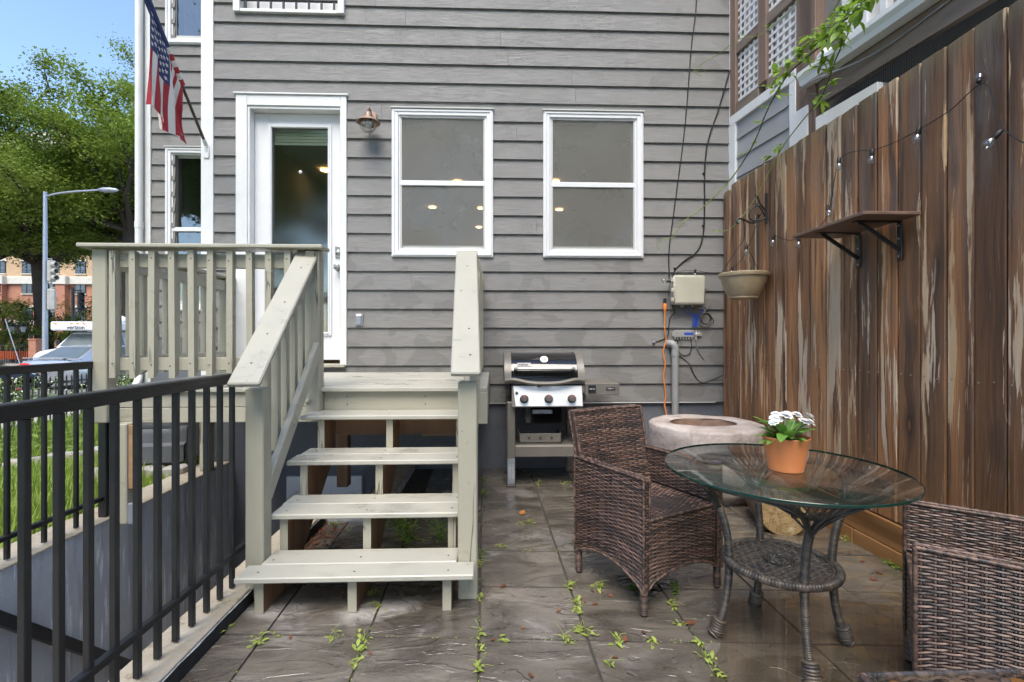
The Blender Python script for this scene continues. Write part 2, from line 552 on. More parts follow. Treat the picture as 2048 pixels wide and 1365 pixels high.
def m_stucco(name, col, streak=0.0, sc=1.0, var=.25):
    t = NT(name); c = t.co
    n = t.noise(c, 90 * sc, 3, .6); b = t.noise(c, 2.0, 5, .6)
    k = t.mix(b, tuple(x * (1 - var) for x in col), tuple(x * (1 + var) for x in col))
    if streak:
        dd = t.step(t.noise(t.map(c, (5, 5, .5)), 1.3, 5, .65), .5, .62); k = t.mix(t.math('MULTIPLY', dd, .45), k, tuple(x * .45 for x in col))
        s_ = t.step(t.noise(t.map(c, (4, 4, .5)), 2.0, 5, .7), .47, .6)
        s2 = t.step(t.noise(t.map(c, (36, 36, 2.2)), 1.0, 3, .6), .52, .6)
        k = t.mix(t.math('MULTIPLY', t.math('MULTIPLY', s_, s2), streak), k, (.85, .86, .88))
    return t.done(k, .75, 0, t.bump(n, .7, .006))


def m_concrete(name, col=(.46, .40, .31)):
    t = NT(name); c = t.co
    k = t.mix(t.noise(c, 5, 6, .65), tuple(x * .7 for x in col), tuple(x * 1.15 for x in col))
    k = t.mix(t.math('MULTIPLY', t.step(t.noise(c, 14, 5, .7), .52, .66), .6), k, (.15, .12, .08))
    k = t.mix(t.math('MULTIPLY', t.step(t.noise(c, 3.1, 5, .7), .5, .62), .4), k, (.42, .32, .19))
    k = t.mix(t.math('MULTIPLY', t.step(t.noise(c, 60, 3), .66, .72), .5), k, (.62, .58, .5))
    return t.done(k, .8, 0, t.bump(t.noise(c, 45, 5, .65), .5, .006))


def m_attr(name, rough=.5, bump=0.0, sheen=0.0, spec=None, trans=0.0):
    t = NT(name)
    k = t.attr('col')
    t.done(k, rough, 0, t.bump(t.noise(t.map(t.co, (1, 1, 1)), 240, 2), .3, bump) if bump else None, spec)
    if trans:
        tr = t.n.new('ShaderNodeBsdfTranslucent'); t.link(k, tr.inputs['Color'])
        mx = t.n.new('ShaderNodeMixShader'); mx.inputs[0].default_value = trans
        t.link(t.bsdf.outputs[0], mx.inputs[1]); t.link(tr.outputs[0], mx.inputs[2]); t.link(mx.outputs[0], t.out.inputs[0])
    return t.mat


def m_glass(name, tint=(.9, .95, .93), rough=0.02, refl=1.0, bump=None, f0=.04):
    """clear sheet: fresnel gloss over a tinted transparent sheet"""
    t = NT(name)
    tr = t.n.new('ShaderNodeBsdfTransparent'); tr.inputs[0].default_value = tint + (1,)
    gl = t.n.new('ShaderNodeBsdfGlossy'); gl.inputs['Roughness'].default_value = rough
    gl.inputs[0].default_value = (refl, refl, refl, 1)
    ge = t.n.new('ShaderNodeNewGeometry')
    dt = t.n.new('ShaderNodeVectorMath'); dt.operation = 'DOT_PRODUCT'
    t.link(ge.outputs['Incoming'], dt.inputs[0]); t.link(ge.outputs['Normal'], dt.inputs[1])
    sch = t.math('POWER', t.math('SUBTRACT', 1.0, t.math('ABSOLUTE', dt.outputs['Value'])), 5.0)
    fr = t.math('ADD', t.math('MULTIPLY', sch, 1 - f0), f0, True)
    mx = t.n.new('ShaderNodeMixShader')
    if bump:
        b = t.bump(t.noise(t.co, bump[0], 3), bump[1], bump[2]); t.link(b, gl.inputs['Normal'])
    t.link(fr, mx.inputs[0]); t.link(tr.outputs[0], mx.inputs[1]); t.link(gl.outputs[0], mx.inputs[2])
    t.link(mx.outputs[0], t.out.inputs[0])
    return t.mat


def m_screen(name, col, cover):
    """fine insect mesh: threads too fine to build, cover = share of thread"""
    t = NT(name)
    n = t.noise(t.map(t.co, (1, 1, 1)), 2.2, 4, .6)
    th = t.step(t.math('MULTIPLY', t.wave(t.map(t.co, (1, 0, 0)), 55), t.wave(t.map(t.co, (0, 0, 1)), 55, axis='Z')), .2, .5)
    k = t.mix(n, tuple(x * .85 for x in col), tuple(x * 1.2 for x in col)); k = t.mix(t.math('MULTIPLY', th, .12), k, (.5, .49, .45))
    t.done(k, .7)
    tr = t.n.new('ShaderNodeBsdfTransparent'); mx = t.n.new('ShaderNodeMixShader'); t.link(t.math('ADD', cover - .05, t.math('MULTIPLY', n, .1)), mx.inputs[0])
    t.link(tr.outputs[0], mx.inputs[1]); t.link(t.bsdf.outputs[0], mx.inputs[2]); t.link(mx.outputs[0], t.out.inputs[0])
    return t.mat


def m_emit(name, col, st):
    t = NT(name); t.done(col, .5)
    t.put(t.bsdf.inputs['Emission Color'], col); t.bsdf.inputs['Emission Strength'].default_value = st
    return t.mat


M = {}
M['siding'] = m_siding()
M['white'] = m_plain('white_trim_paint', (.70, .70, .69), .45, 0, .06, 5, .0006, wear=(26, .70, (.45, .42, .37)))
M['vinyl'] = m_plain('white_vinyl', (.70, .70, .705), .35, 0, .03, 3)
M['sashgrey'] = m_plain('dulled_sash_vinyl', (.5, .5, .47), .45, 0, .06, 3)
M['foundation'] = m_stucco('slate_painted_foundation', (.12, .127, .145), 0, .6)
M['pitwall'] = m_stucco('blue_grey_stucco', (.46, .48, .51), .9, 1.0)
M['curb'] = m_concrete('pale_concrete')
M['tar'] = m_plain('black_bitumen_coating', (.016, .016, .015), .9, 0, .4, 30, .004, wear=(34, .68, (.3, .27, .2)))
M['deckx'] = m_paintwood('sage_painted_timber_x', (.365, .345, .275), (.27, .25, .18), 1, 0, .5, .2)
M['decky'] = m_paintwood('sage_painted_timber_y', (.365, .348, .288), (.28, .26, .19), 1, 1, .25, .2)
M['deckz'] = m_paintwood('sage_painted_timber_z', (.36, .338, .262), (.225, .205, .145), 1, 2, True, .12)
M['tread'] = m_paintwood('sage_painted_tread', (.415, .40, .34), (.30, .28, .21), 1, 0, .3, .9)
M['iron'] = m_plain('black_painted_iron', (.013, .014, .016), .38, 0, .3, 12, .0006, .5, wear=(18, .72, (.05, .03, .02)))
M['fence'] = m_fence()
M['slab'] = m_slab()
M['grout'] = m_plain('dark_joint_grit', (.065, .056, .045), .85, 0, .4, 30, .003)
M['rawbrown'] = m_rawwood('brown_treated_timber', (.12, .058, .028), (.26, .135, .066), 2)
M['rawpine'] = m_rawwood('unpainted_pine', (.22, .12, .055), (.42, .27, .15), 0)
M['postbrown'] = m_rawwood('brown_stained_post', (.10, .064, .048), (.30, .20, .15), 2)
M['baseboard'] = m_rawwood('wet_orange_baseboard', (.17, .07, .02), (.42, .21, .075), 1, .8, .15)
M['steel'] = m_plain('brushed_steel', (.78, .76, .73), .4, .85, .02, 2)
M['galv'] = m_plain('galvanised_steel', (.36, .385, .43), .45, .6, .1, 10)
M['nickel'] = m_plain('satin_nickel', (.45, .43, .4), .3, 1, .08, 20)
M['copper'] = m_plain('dulled_copper', (.34, .24, .18), .5, .5, .2, 14)
M['glass'] = m_glass('window_glass', (.86, .9, .88), .01, 1.0, None, .08)
M['glassdark'] = m_glass('door_glass', (.78, .83, .78), .10, 1.0, None, .2)
M['glassside'] = m_glass('side_window_glass', (.7, .75, .74), .02, 1.0, None, .14)
M['screen'] = m_screen('insect_screen', (.155, .15, .132), .66)
M['room'] = m_plain('room_plaster', (.3, .28, .25), .8)
M['roomdark'] = m_plain('dim_room_plaster', (.30, .30, .27), .8)
M['lampglow'] = m_emit('downlight_glow', (1.0, .55, .22), 7.0)

# ================================================================ GROUND
WY = 4.54                      # front face of the house
XF = 2.18                      # garden face of the timber fence
PITX0, PITX1 = -2.45, -1.31    # stairwell down to the basement door
M['earth'] = m_plain('dark_soil', (.055, .042, .028), .9, 0, .3, 12, .01)
M['grassbase'] = m_plain('lawn_soil', (.10, .13, .035), .9, 0, .35, 7, .01)
M['asphalt'] = m_plain('grey_asphalt', (.16, .15, .145), .8, 0, .18, 18, .004)
M['farground'] = m_plain('far_ground', (.07, .085, .04), .9, 0, .2, .1)

g = MB()
HX0, HX1, HY0, HY1 = -2.6, -.72, -3.0, 4.7
BIG = 900
xs = [-BIG, HX0, HX1, BIG]; ys = [-BIG, HY0, HY1, BIG]
for i in range(3):
    for j in range(3):
        if i == 1 and j == 1: continue
        g.raw([(xs[i], ys[j], -.52), (xs[i + 1], ys[j], -.52), (xs[i + 1], ys[j + 1], -.52), (xs[i], ys[j + 1], -.52)], [(0, 1, 2, 3)])
struct('ground', g, M['farground'])

# street to the left, lower than the garden
road = MB(); road.raw([(-60, -30, -.47), (-10.6, -30, -.47), (-10.6, 60, -.47), (-60, 60, -.47)], [(0, 1, 2, 3)])
struct('road', road, M['asphalt'])
walk = MB(); walk.box(-10.6, -8.6, -30, 60, -.51, -.35, .02)
M['walkc'] = m_concrete('pavement_concrete', (.4, .37, .33))
struct('pavement', walk, M['walkc'])
walk2 = MB(); walk2.box(-32, -24.5, 5, 60, -.51, -.35, .02)
struct('pavement', walk2, M['walkc'])


def yard_z(x, y):
    t = max(0, min(1, (-2.8 - x) / 5.6))
    return .045 - .40 * t * t * (3 - 2 * t) + .03 * mnoise.noise(Vector((x * 1.3, y * 1.3, 3)))


yd = MB()
yd.grid(lambda u, v: (-8.6 + u * 5.98, -3 + v * 14.5, yard_z(-8.6 + u * 5.98, -3 + v * 14.5)), 40, 70)
yd.raw([(-8.6, -3, -.52), (-2.62, -3, -.52), (-2.62, -3, .0), (-8.6, -3, -.36)], [(0, 1, 2, 3)])
struct('garden', yd, M['grassbase'], smooth=60)

# patio of riven slabs laid a little out of square
pb = MB(); pb.box(-1.13, XF - .03, -1.2, 3.25, -.51, -.0075)
pb.box(-.75, XF - .03, 3.25, WY + .1, -.51, -.0078)
patio = struct('patio', pb, M['grout'])
JX = [-1.128, -.952, -.525, -.065, .376, .82, 1.27, 1.72, 2.15]
JY = [.72, 1.13, 1.545, 1.958, 2.37, 2.77, 3.195, 3.61, 4.03, 4.53]


def jp(i, j):
    x, y = JX[i], JY[j]
    yy = y - .062 * x * min(1, (4.9 - y) / 1.5)
    xx = x if i in (0, 8) else x - .022 * (y - 2)
    return Vector((xx, min(yy, WY - .003), 0))


rs = random.Random(3)
for i in range(8):
    for j in range(9):
        a, b, c, d = jp(i, j), jp(i + 1, j), jp(i + 1, j + 1), jp(i, j + 1)
        cen = (a + b + c + d) / 4
        if cen.x < -.75 and cen.y > 3.2: continue
        if i == 0 and j > 6: continue
        gap = .0028
        q = []
        for p in (a, b, c, d):
            dv = p - cen
            q.append(Vector((p.x - math.copysign(gap, dv.x), p.y - math.copysign(gap, dv.y), 0)))
        tz = [rs.uniform(-.0022, .0022) for _ in range(4)]
        e = .003
        top = [cen + (p - cen) * (1 - e / max(.05, (p - cen).length) * 1.5) + Vector((0, 0, tz[k])) for k, p in enumerate(q)]
        mid = [p + Vector((0, 0, tz[k] - e)) for k, p in enumerate(q)]
        bot = [p + Vector((0, 0, -.03)) for p in q]
        s = MB()
        fs = [(0, 1, 2, 3)] + [(4 + k, 4 + (k + 1) % 4, (k + 1) % 4, k) for k in range(4)] + [(8 + k, 8 + (k + 1) % 4, 4 + (k + 1) % 4, 4 + k) for k in range(4)]
        s.raw(top + mid + bot, fs)
        s.m = [0] + [1] * 8
        s.build('paving_slab', [M['slab'], M['grout']], patio)

# shallow standing water between table and fence
pud = MB()
ring = []
for k in range(64):
    a = 2 * math.pi * k / 64
    r_ = 1 + .22 * mnoise.noise(Vector((math.cos(a) * 1.6, math.sin(a) * 1.6, .7))) + .1 * mnoise.noise(Vector((math.cos(a) * 5, math.sin(a) * 5, 4)))
    ring.append((1.42 + .62 * r_ * math.cos(a), 1.58 + .62 * r_ * math.sin(a), .0042))
pud.raw(ring, [tuple(range(64))])
M['water'] = m_glass('rain_water', (.88, .86, .82), .012, 1.0, (14, .05, .002), .10)
struct('puddle', pud, M['water'])

# ---------------------------------------------------------------- stairwell
pit = MB()
zt, zb = .06, -2.12
pit.box(PITX1, -1.13, -1.2, 3.25, zb, zt - .012)
w_r = alone('retaining_wall', pit, M['pitwall'], 'low grey retaining wall between the patio and the stairwell', 'wall', (-1.22, 1, zb))
cp = MB(); cp.box(PITX1 - .006, -1.142, -1.2, 3.25, zt - .012, zt, .004); cp.build('coping', M['curb'], w_r)
tr = MB(); tr.grid(lambda u, v: (-1.127 + .004 * mnoise.noise(Vector((u * 60, v * 9, 2))), -1.2 + 4.44 * u, -.02 + (.078 + .010 * mnoise.noise(Vector((u * 50, 1, 0)))) * v), 90, 3)
tr.build('bitumen_face', M['tar'], w_r)
pl = MB(); pl.box(-2.68, PITX0, -1.5, WY, zb, .07)
w_l = alone('retaining_wall', pl, M['pitwall'], 'blue grey stuccoed retaining wall under the lawn edge of the stairwell', 'wall', (-2.56, 2, zb))
cp = MB(); cp.box(-2.69, PITX0 + .006, -1.5, WY - .002, .07, .084, .004); cp.build('coping', M['curb'], w_l)
p3_ = MB(); p3_.box(-.92, -.75, 3.26, WY, zb, .055); p3_.box(PITX1, -.75, 3.25, 3.32, zb, .052)
w_b = alone('retaining_wall', p3_, M['pitwall'], 'short retaining wall under the deck beside the basement door', 'wall', (-.83, 3.9, zb))
cp = MB(); cp.box(-.925, -.755, 3.33, WY - .002, .055, .068, .004); cp.build('coping', M['curb'], w_b)
pf = MB(); pf.box(-2.45, -.92, -1.5, WY, zb - .1, zb + .002)
struct('stairwell_floor', pf, M['curb'])
st = MB()
for k in range(9):
    st.box(PITX0 + .002, PITX1 - .002, 1.35 + .23 * k, 1.35 + .23 * (k + 1), zb, -.21 * (k + 1), .008)
st.box(PITX0 + .002, PITX1 - .002, -1.5, 1.35, zb, -.002, .008)
alone('concrete_steps', st, M['curb'], 'concrete steps going down to the basement door', 'steps', (-1.9, 2, zb))
hr = MB(); hr.beam((-2.40, 1.9, .36), (-2.40, 3.45, -1.13), .04, .055, .004)
hrt = alone('handrail', hr, M['iron'], 'sloping black steel handrail fixed to the stairwell wall', 'handrail', (-2.4, 2.6, -.4))
for yy, zz in ((2.1, .14), (3.3, -1.01)):
    b = MB(); b.tube([(-2.445, yy, zz - .06), (-2.40, yy, zz - .06), (-2.40, yy, zz)], .008, 6); b.build('bracket', M['iron'], hrt)


# ================================================================ HOUSE
PITCH = .1765
Z0 = .793 - PITCH           # foot of the lowest course
house = thing('row_house', 'grey clapboard row house with white trimmed windows and back door', 'house', (0, WY, 0))
OPEN = [(-.905, -.075, 2.02, 3.318), (.513, 1.352, 2.02, 3.318), (-2.30, -1.42, .96, 3.375), (-2.36, -1.44, 4.27, 6.0)]


def lap(mb, x0, x1, z0, z1, zbot, ztop, y):
    """one stretch of lapped board: thick foot, thin head"""
    def yy(z): return y - .023 + .019 * (z - zbot) / (ztop - zbot)
    a, b = yy(z0), yy(z1)
    e = .0025 if z0 == zbot else 0
    mb.raw([(x0, a, z0 + e), (x1, a, z0 + e), (x1, b, z1), (x0, b, z1), (x0, y + .004, z0), (x1, y + .004, z0), (x1, y + .004, z1), (x0, y + .004, z1), (x0, a + e, z0), (x1, a + e, z0)],
           [(0, 1, 2, 3), (8, 9, 1, 0), (4, 5, 9, 8), (3, 2, 6, 7), (8, 0, 3, 7, 4), (1, 9, 5, 6, 2)])


def clad(parent, xa, xb, zs, ztop_lim, y, openings, rs, minlen=1.2):
    z = zs; k = 0
    while z < ztop_lim:
        zt_ = z + PITCH + .006
        cuts = [xa, xb]
        if xb - xa > 2.4:
            cuts = [xa, xa + rs.uniform(.3, .7) * (xb - xa), xb]
        for c0, c1 in zip(cuts[:-1], cuts[1:]):
            brk = sorted({c0, c1} | {v for o in openings for v in o[:2] if c0 < v < c1})
            mb = MB()
            for s0, s1 in zip(brk[:-1], brk[1:]):
                segs = [(z, zt_)]
                for o in openings:
                    if o[0] <= s0 + 1e-6 and s1 <= o[1] + 1e-6:
                        ns = []
                        for a, b in segs:
                            if o[2] > a: ns.append((a, min(b, o[2])))
                            if o[3] < b: ns.append((max(a, o[3]), b))
                        segs = [q for q in ns if q[1] - q[0] > .001]
                if not segs:                       # an opening cuts the board right through
                    if mb.v: mb.build('siding_board', M['siding'], parent)
                    mb = MB(); continue
                for a, b in segs:
                    lap(mb, s0 + (.0008 if s0 == c0 else 0), s1 - (.0008 if s1 == c1 else 0), a, b, z, zt_, y)
            if mb.v: mb.build('siding_board', M['siding'], parent)
        z += PITCH; k += 1


clad(house, -2.594, 2.250, Z0, 5.3, WY, OPEN, random.Random(11))
YB = 5.55
clad(house, -3.86, -2.70, 1.235, 5.4, YB, [(-3.60, -2.7, 1.58, 3.31), (-3.60, -2.7, 4.58, 6.2)], random.Random(5))
# walls behind the boards, with the openings left free
sh = MB()
xs_ = sorted({-2.70, 2.25} | {v for o in OPEN for v in o[:2]}); zs_ = sorted({.6, 5.6} | {v for o in OPEN for v in o[2:] if v < 5.6})
for a, b in zip(xs_[:-1], xs_[1:]):
    for c, d in zip(zs_[:-1], zs_[1:]):
        if any(o[0] <= a and b <= o[1] and o[2] <= c and d <= o[3] for o in OPEN): continue
        sh.box(a, b, WY + .005, WY + .13, c, d)
sh.box(-2.72, -2.70, WY + .02, YB, -.5, 5.6)
sh.box(2.25, 2.27, WY + .02, 10.5, -.5, 5.6)
sh.box(-3.98, -3.60, YB + .005, YB + .13, -.5, 5.6); sh.box(-3.60, -2.72, YB + .005, YB + .13, -.5, 1.58); sh.box(-3.60, -2.72, YB + .005, YB + .13, 3.31, 4.58)
sh.box(-3.99, -3.97, YB + .02, 10.5, -.5, 5.6)
sh.box(-3.98, 2.25, 10.4, 10.5, -.5, 5.6); sh.box(-3.98, 2.25, YB + .14, 10.4, 5.5, 5.6); sh.box(-2.69, 2.25, WY + .14, YB + .14, 5.5, 5.6)
sh.build('wall', M['siding'], house)
# foundation
fo = MB()
fo.box(-1.24, 2.25, WY + .012, WY + .2, -2.2, Z0 - .006); fo.box(-2.70, -1.94, WY + .012, WY + .2, -2.2, Z0 - .006); fo.box(-1.94, -1.24, WY + .012, WY + .2, -.06, Z0 - .006)
fo.box(-3.97, -2.72, YB - .012, YB + .003, -.5, 1.225)
fo.build('foundation', M['foundation'], house)
# trim
def trim(name, mb, mat='white', e=None): return mb.build(name, M[mat], house)
b = MB(); b.box(-2.705, -2.594, WY - .026, WY + .02, -.2, 5.6, .003); trim('corner_board', b)
b = MB(); b.box(2.246, 2.263, WY - .024, WY + .03, .62, 5.6, .002); trim('corner_board', b)
b = MB(); b.box(-3.925, -3.86, YB - .03, YB + .02, .4, 5.6, .003); trim('corner_board', b)
b = MB(); b.tube([(-3.955, YB - .07, .9), (-3.955, YB - .07, 5.6)], .038, 12); b.tube([(-3.955, YB - .07, 2.45), (-3.955, YB - .07, 2.52)], .043, 12)
b.tube(curve([(-3.955, YB - .07, .92), (-3.94, YB - .09, .8), (-3.90, YB - .2, .7)], 5), .037, 12)
b.build('downspout', M['white'], house, 40)
b = MB(); b.box(-.06, 2.11, WY - .022, WY + .015, .609, .626, .002); trim('starter_strip', b)


def ring_frame(mb, x0, x1, z0, z1, w, y0, y1, e=.003, bw=None):
    bw = bw or w
    mb.box(x0, x0 + w, y0, y1, z0, z1, e); mb.box(x1 - w, x1, y0, y1, z0, z1, e)
    mb.box(x0 + w, x1 - w, y0 + .0006, y1, z1 - w, z1, e); mb.box(x0 + w, x1 - w, y0 + .0006, y1, z0, z0 + bw, e)


def window(x0, x1, z0, z1, y, screen=True, glass='glass'):
    c = MB(); w = .062
    ring_frame(c, x0, x1, z0, z1, w, y - .034, y + .03, .004)
    ring_frame(c, x0 + .012, x1 - .012, z0 + .012, z1 - .012, .018, y - .042, y - .030, .003)
    ring_frame(c, x0 + w, x1 - w, z0 + w, z1 - w, .016, y - .018, y + .09, .002)
    win = c.build('window', M['vinyl'], house)
    b = MB(); b.box(x0 - .006, x1 + .006, y - .05, y, z1 - .002, z1 + .010, .002); b.build('drip_cap', M['sashgrey'], win)
    a0, a1, c0, c1 = x0 + w + .016, x1 - w - .016, z0 + w + .016, z1 - w - .016
    zm = (c0 + c1) / 2 + .002
    up = MB(); ring_frame(up, a0, a1, zm - .02, c1, .022, y + .03, y + .055, .003); up.build('upper_sash', M['sashgrey'], win)
    lo = MB(); ring_frame(lo, a0, a1, c0, zm + .018, .024, y + .002, y + .028, .003, .038); lo.build('lower_sash', M['sashgrey'], win)
    mr = MB(); mr.box(a0 - .012, a1 + .012, y - .016, y - .001, zm - .024, zm + .024, .006); mr.build('meeting_rail', M['vinyl'], win)
    for nm, za, zb_, yy in (('upper', zm, c1 - .022, y + .042), ('lower', c0 + .036, zm, y + .015)):
        p = MB(); p.box(a0 + .02, a1 - .02, yy - .002, yy + .002, za, zb_); p.build('pane', M[glass], win)
    if screen:
        b = MB(); b.box(x0 + w + .02, x1 - w - .02, y + .10, y + .104, z1 - .275, z1 - w, 0); b.build('roller_blind', M['room'], win)
        s_ = MB()
        def P(u, v):
            return (a0 + .012 + u * (a1 - a0 - .024), y - .004 + .004 * mnoise.noise(Vector((u * 3, v * 4, x0))), c0 + .03 + v * (c1 - c0 - .04))
        s_.grid(P, 16, 22); s_.build('insect_screen', M['screen'], win, 60)
        for xx in (a0 + .006, a1 - .006):
            sl = MB(); sl.box(xx - .008, xx + .008, y - .014, y - .006, c0, c1, .003); sl.build('screen_stile', M['sashgrey'], win)
    return win


window(-.963, -.017, 1.987, 3.370, WY)
window(.455, 1.409, 1.987, 3.370, WY)
window(-3.70, -2.74, 1.53, 3.37, YB, False, 'glassside')
window(-3.70, -2.74, 4.53, 6.3, YB, False, 'glassside')

# back door
fr = MB()
fr.box(-2.389, -2.285, WY - .032, WY + .02, .97, 3.476, .004); fr.box(-1.435, -1.379, WY - .032, WY + .02, .97, 3.476, .004)
fr.box(-2.285, -1.435, WY - .031, WY + .02, 3.376, 3.476, .004); fr.box(-2.405, -1.363, WY - .045, WY - .01, 3.4765, 3.492, .003)
fr.box(-2.285, -2.266, WY - .02, WY + .12, .97, 3.376, .003); fr.box(-1.442, -1.4355, WY - .02, WY + .12, .97, 3.376, .002); fr.box(-2.266, -1.442, WY - .019, WY + .12, 3.35, 3.3755, .003)
fr.build('door_frame', M['white'], house)
th = MB(); th.box(-2.27, -1.39, WY - .05, WY + .12, .955, .985, .004); th.build('threshold', M['deckx'], house)
SY = WY + .07
dl = MB()
dl.box(-2.264, -2.125, SY, SY + .045, 1.02, 3.348, .003); dl.box(-1.556, -1.444, SY, SY + .045, 1.02, 3.348, .003)
dl.box(-2.125, -1.556, SY + .0005, SY + .045, 3.23, 3.348, .003); dl.box(-2.125, -1.556, SY + .0005, SY + .045, 1.02, 1.265, .003)
door = dl.build('door', M['vinyl'], house)
b = MB(); ring_frame(b, -2.137, -1.545, 1.248, 3.245, .036, SY - .016, SY + .002, .006); ring_frame(b, -2.118, -1.564, 1.267, 3.226, .012, SY - .022, SY - .014, .003); b.build('lite_frame', M['vinyl'], door)
b = MB(); b.box(-2.11, -1.57, SY + .012, SY + .018, 1.27, 3.225); b.build('pane', M['glassdark'], door)
b = MB()
for k in range(5): b.box(-2.09, -1.59, SY + .026, SY + .034, 3.06 + .03 * k, 3.086 + .03 * k, .003)
b.build('raised_blind', M['sashgrey'], door)
b = MB(); b.lathe([(.0, 0), (.013, .0), (.016, .004), (.008, .012), (0, .014)], 16, (-1.843, SY + .010, 2.80), M=Matrix.Rotation(R(90), 4, 'X')); b.build('suction_cup', M['vinyl'], door, 40)
b = MB(); b.box(-1.512, -1.455, SY - .012, SY + .002, 1.985, 2.095, .004); b.lathe([(.024, 0), (.024, .012), (.016, .018), (0, .019)], 20, (-1.484, SY - .011, 2.035), M=Matrix.Rotation(R(90), 4, 'X')); b.build('deadbolt', M['nickel'], door, 40)
b = MB(); b.lathe([(.032, 0), (.032, .006), (.014, .010), (.012, .035), (.026, .045), (.031, .06), (.026, .073), (.012, .077), (0, .077)], 22, (-1.484, SY, 1.895), M=Matrix.Rotation(R(90), 4, 'X')); b.build('door_knob', M['nickel'], door, 40)

# upstairs balcony door with an iron guard
b = MB(); b.box(-2.405, -2.345, WY - .05, WY + .03, 4.23, 5.6, .004); b.box(-1.455, -1.397, WY - .05, WY + .03, 4.23, 5.6, .004); b.box(-2.345, -1.455, WY - .045, WY + .12, 4.23, 4.262, .004)
jd = b.build('balcony_frame', M['white'], house)
b = MB(); b.box(-2.345, -1.455, WY + .05, WY + .09, 4.262, 5.6, .0); b.build('balcony_door', M['vinyl'], jd)
bar = MB(); bar.box(-.0085, .0085, -.0085, .0085, 0, 1.0); bme = bar.mesh('guard_bar', [M['iron']])
for k in range(8): piece('guard_bar', bme, jd, (-2.302 + .1155 * k, -.025, 4.264))
b = MB(); b.box(-2.345, -1.455, WY - .04, WY - .01, 4.345, 4.375, .002); b.build('guard_rail', M['iron'], jd)

# rooms behind the glass
rm = MB()
def inward(mb, x0, x1, y0, y1, z0, z1, front=False):
    v = [(x, y, z) for z in (z0, z1) for y in (y0, y1) for x in (x0, x1)]
    f = [(0, 1, 3, 2), (4, 6, 7, 5), (2, 3, 7, 6), (0, 2, 6, 4), (1, 5, 7, 3)]
    mb.raw(v, f)
inward(rm, -2.60, 2.2, WY + .14, 10.2, .9, 3.52)
inward(rm, -3.6, -2.75, YB + .14, 8, 1.3, 3.5); inward(rm, -3.6, -2.75, YB + .14, 8, 4.0, 6.4)
rm.build('room', M['roomdark'], house)
for (x, y) in ((-0.55, 7.02), (-1.09, 8.40), (-0.24, 8.43), (-0.33, 9.88), (-0.41, 11.25), (0.87, 6.94), (1.14, 8.48), (2.27, 8.22), (-2.3, 6.6)):
    b = MB(); b.lathe([(.0, 0), (.05, 0), (.06, -.005), (.066, -.003)], 20, (x, y, 3.505), cap=(False, False)); b.build('downlight', M['lampglow'], house)
b = MB(); b.box(-2.6, -1.2, 8.5, 9.1, .95, 1.85, .02); b.build('kitchen_counter', M['room'], house)

# basement door in the stairwell
b = MB(); b.box(-1.938, -1.242, WY - .01, WY + .06, -2.11, -.062, .004); bd = b.build('basement_door', M['white'], house)
for x0, x1 in ((-1.86, -1.62), (-1.56, -1.32)):
    b = MB(); ring_frame(b, x0, x1, -.95, -.20, .018, WY - .018, WY - .008, .003); b.build('door_panel', M['white'], bd)

# ================================================================ DECK AND STAIRS
deck = thing('timber_deck', 'sage painted timber deck with railing and open stairs at the back door', 'deck', (-1.2, 3.1, 0))
ZD = .912
rs = random.Random(21)
y = 3.085
while y < WY - .06:
    w = min(.138, WY - .055 - y)
    x0 = -2.47
    b = MB(); b.box(x0, -.05, y, y + w - .006, ZD - .028, ZD + rs.uniform(-.0015, .0015), .004)
    b.build('deck_board', M['tread'], deck)
    y += .138
for z0, z1 in ((.690, .785), (.788, .883)):
    b = MB(); b.box(-2.40, -1.195, 3.11, 3.148, z0, z1, .004); b.build('fascia_board', M['deckx'], deck)
b = MB(); b.box(-1.098, -.175, 3.125, 3.16, .76, .883, .004); b.build('fascia_board', M['deckx'], deck)
b = MB(); b.box(-.118, -.048, 3.08, 3.12, .675, ZD - .03, .004); b.build('fascia_board', M['deckx'], deck)
b = MB(); b.box(-.086, -.049, 3.13, WY - .03, .675, ZD - .03, .004); b.build('rim_joist', M['decky'], deck)
b = MB(); b.box(-2.43, -2.392, 3.15, WY - .03, .69, ZD - .03, .004); b.build('rim_joist', M['decky'], deck)
for x in (-2.0, -1.6, -1.2, -.8, -.4):
    b = MB(); b.box(x - .019, x + .019, 3.17, WY - .03, .70, ZD - .029); b.build('joist', M['rawbrown'], deck)
b = MB(); b.box(-1.33, -.66, 3.95, 3.99, .44, .57, .003); b.build('beam', M['rawpine'], deck)
b = MB(); b.box(-.60, -.19, 3.95, 3.99, .425, .55, .003); b.build('beam', M['rawpine'], deck)
b = MB(); b.box(-1.30, -1.21, 3.99, 4.08, -.0, .70, .003); b.build('support_post', M['rawbrown'], deck)


def post(x0, x1, y0, y1, z0, z1, name='post', mat='deckz'):
    b = MB(); b.box(x0, x1, y0, y1, z0, z1, .006); return b.build(name, M[mat], deck)


def bolt(x, y, z, parent):
    b = MB(); b.lathe([(.017, 0), (.016, .006), (.009, .012), (0, .013)], 10, (x, y, z), M=Matrix.Rotation(R(90), 4, 'X')); b.build('bolt', M['deckz'], parent, 50)


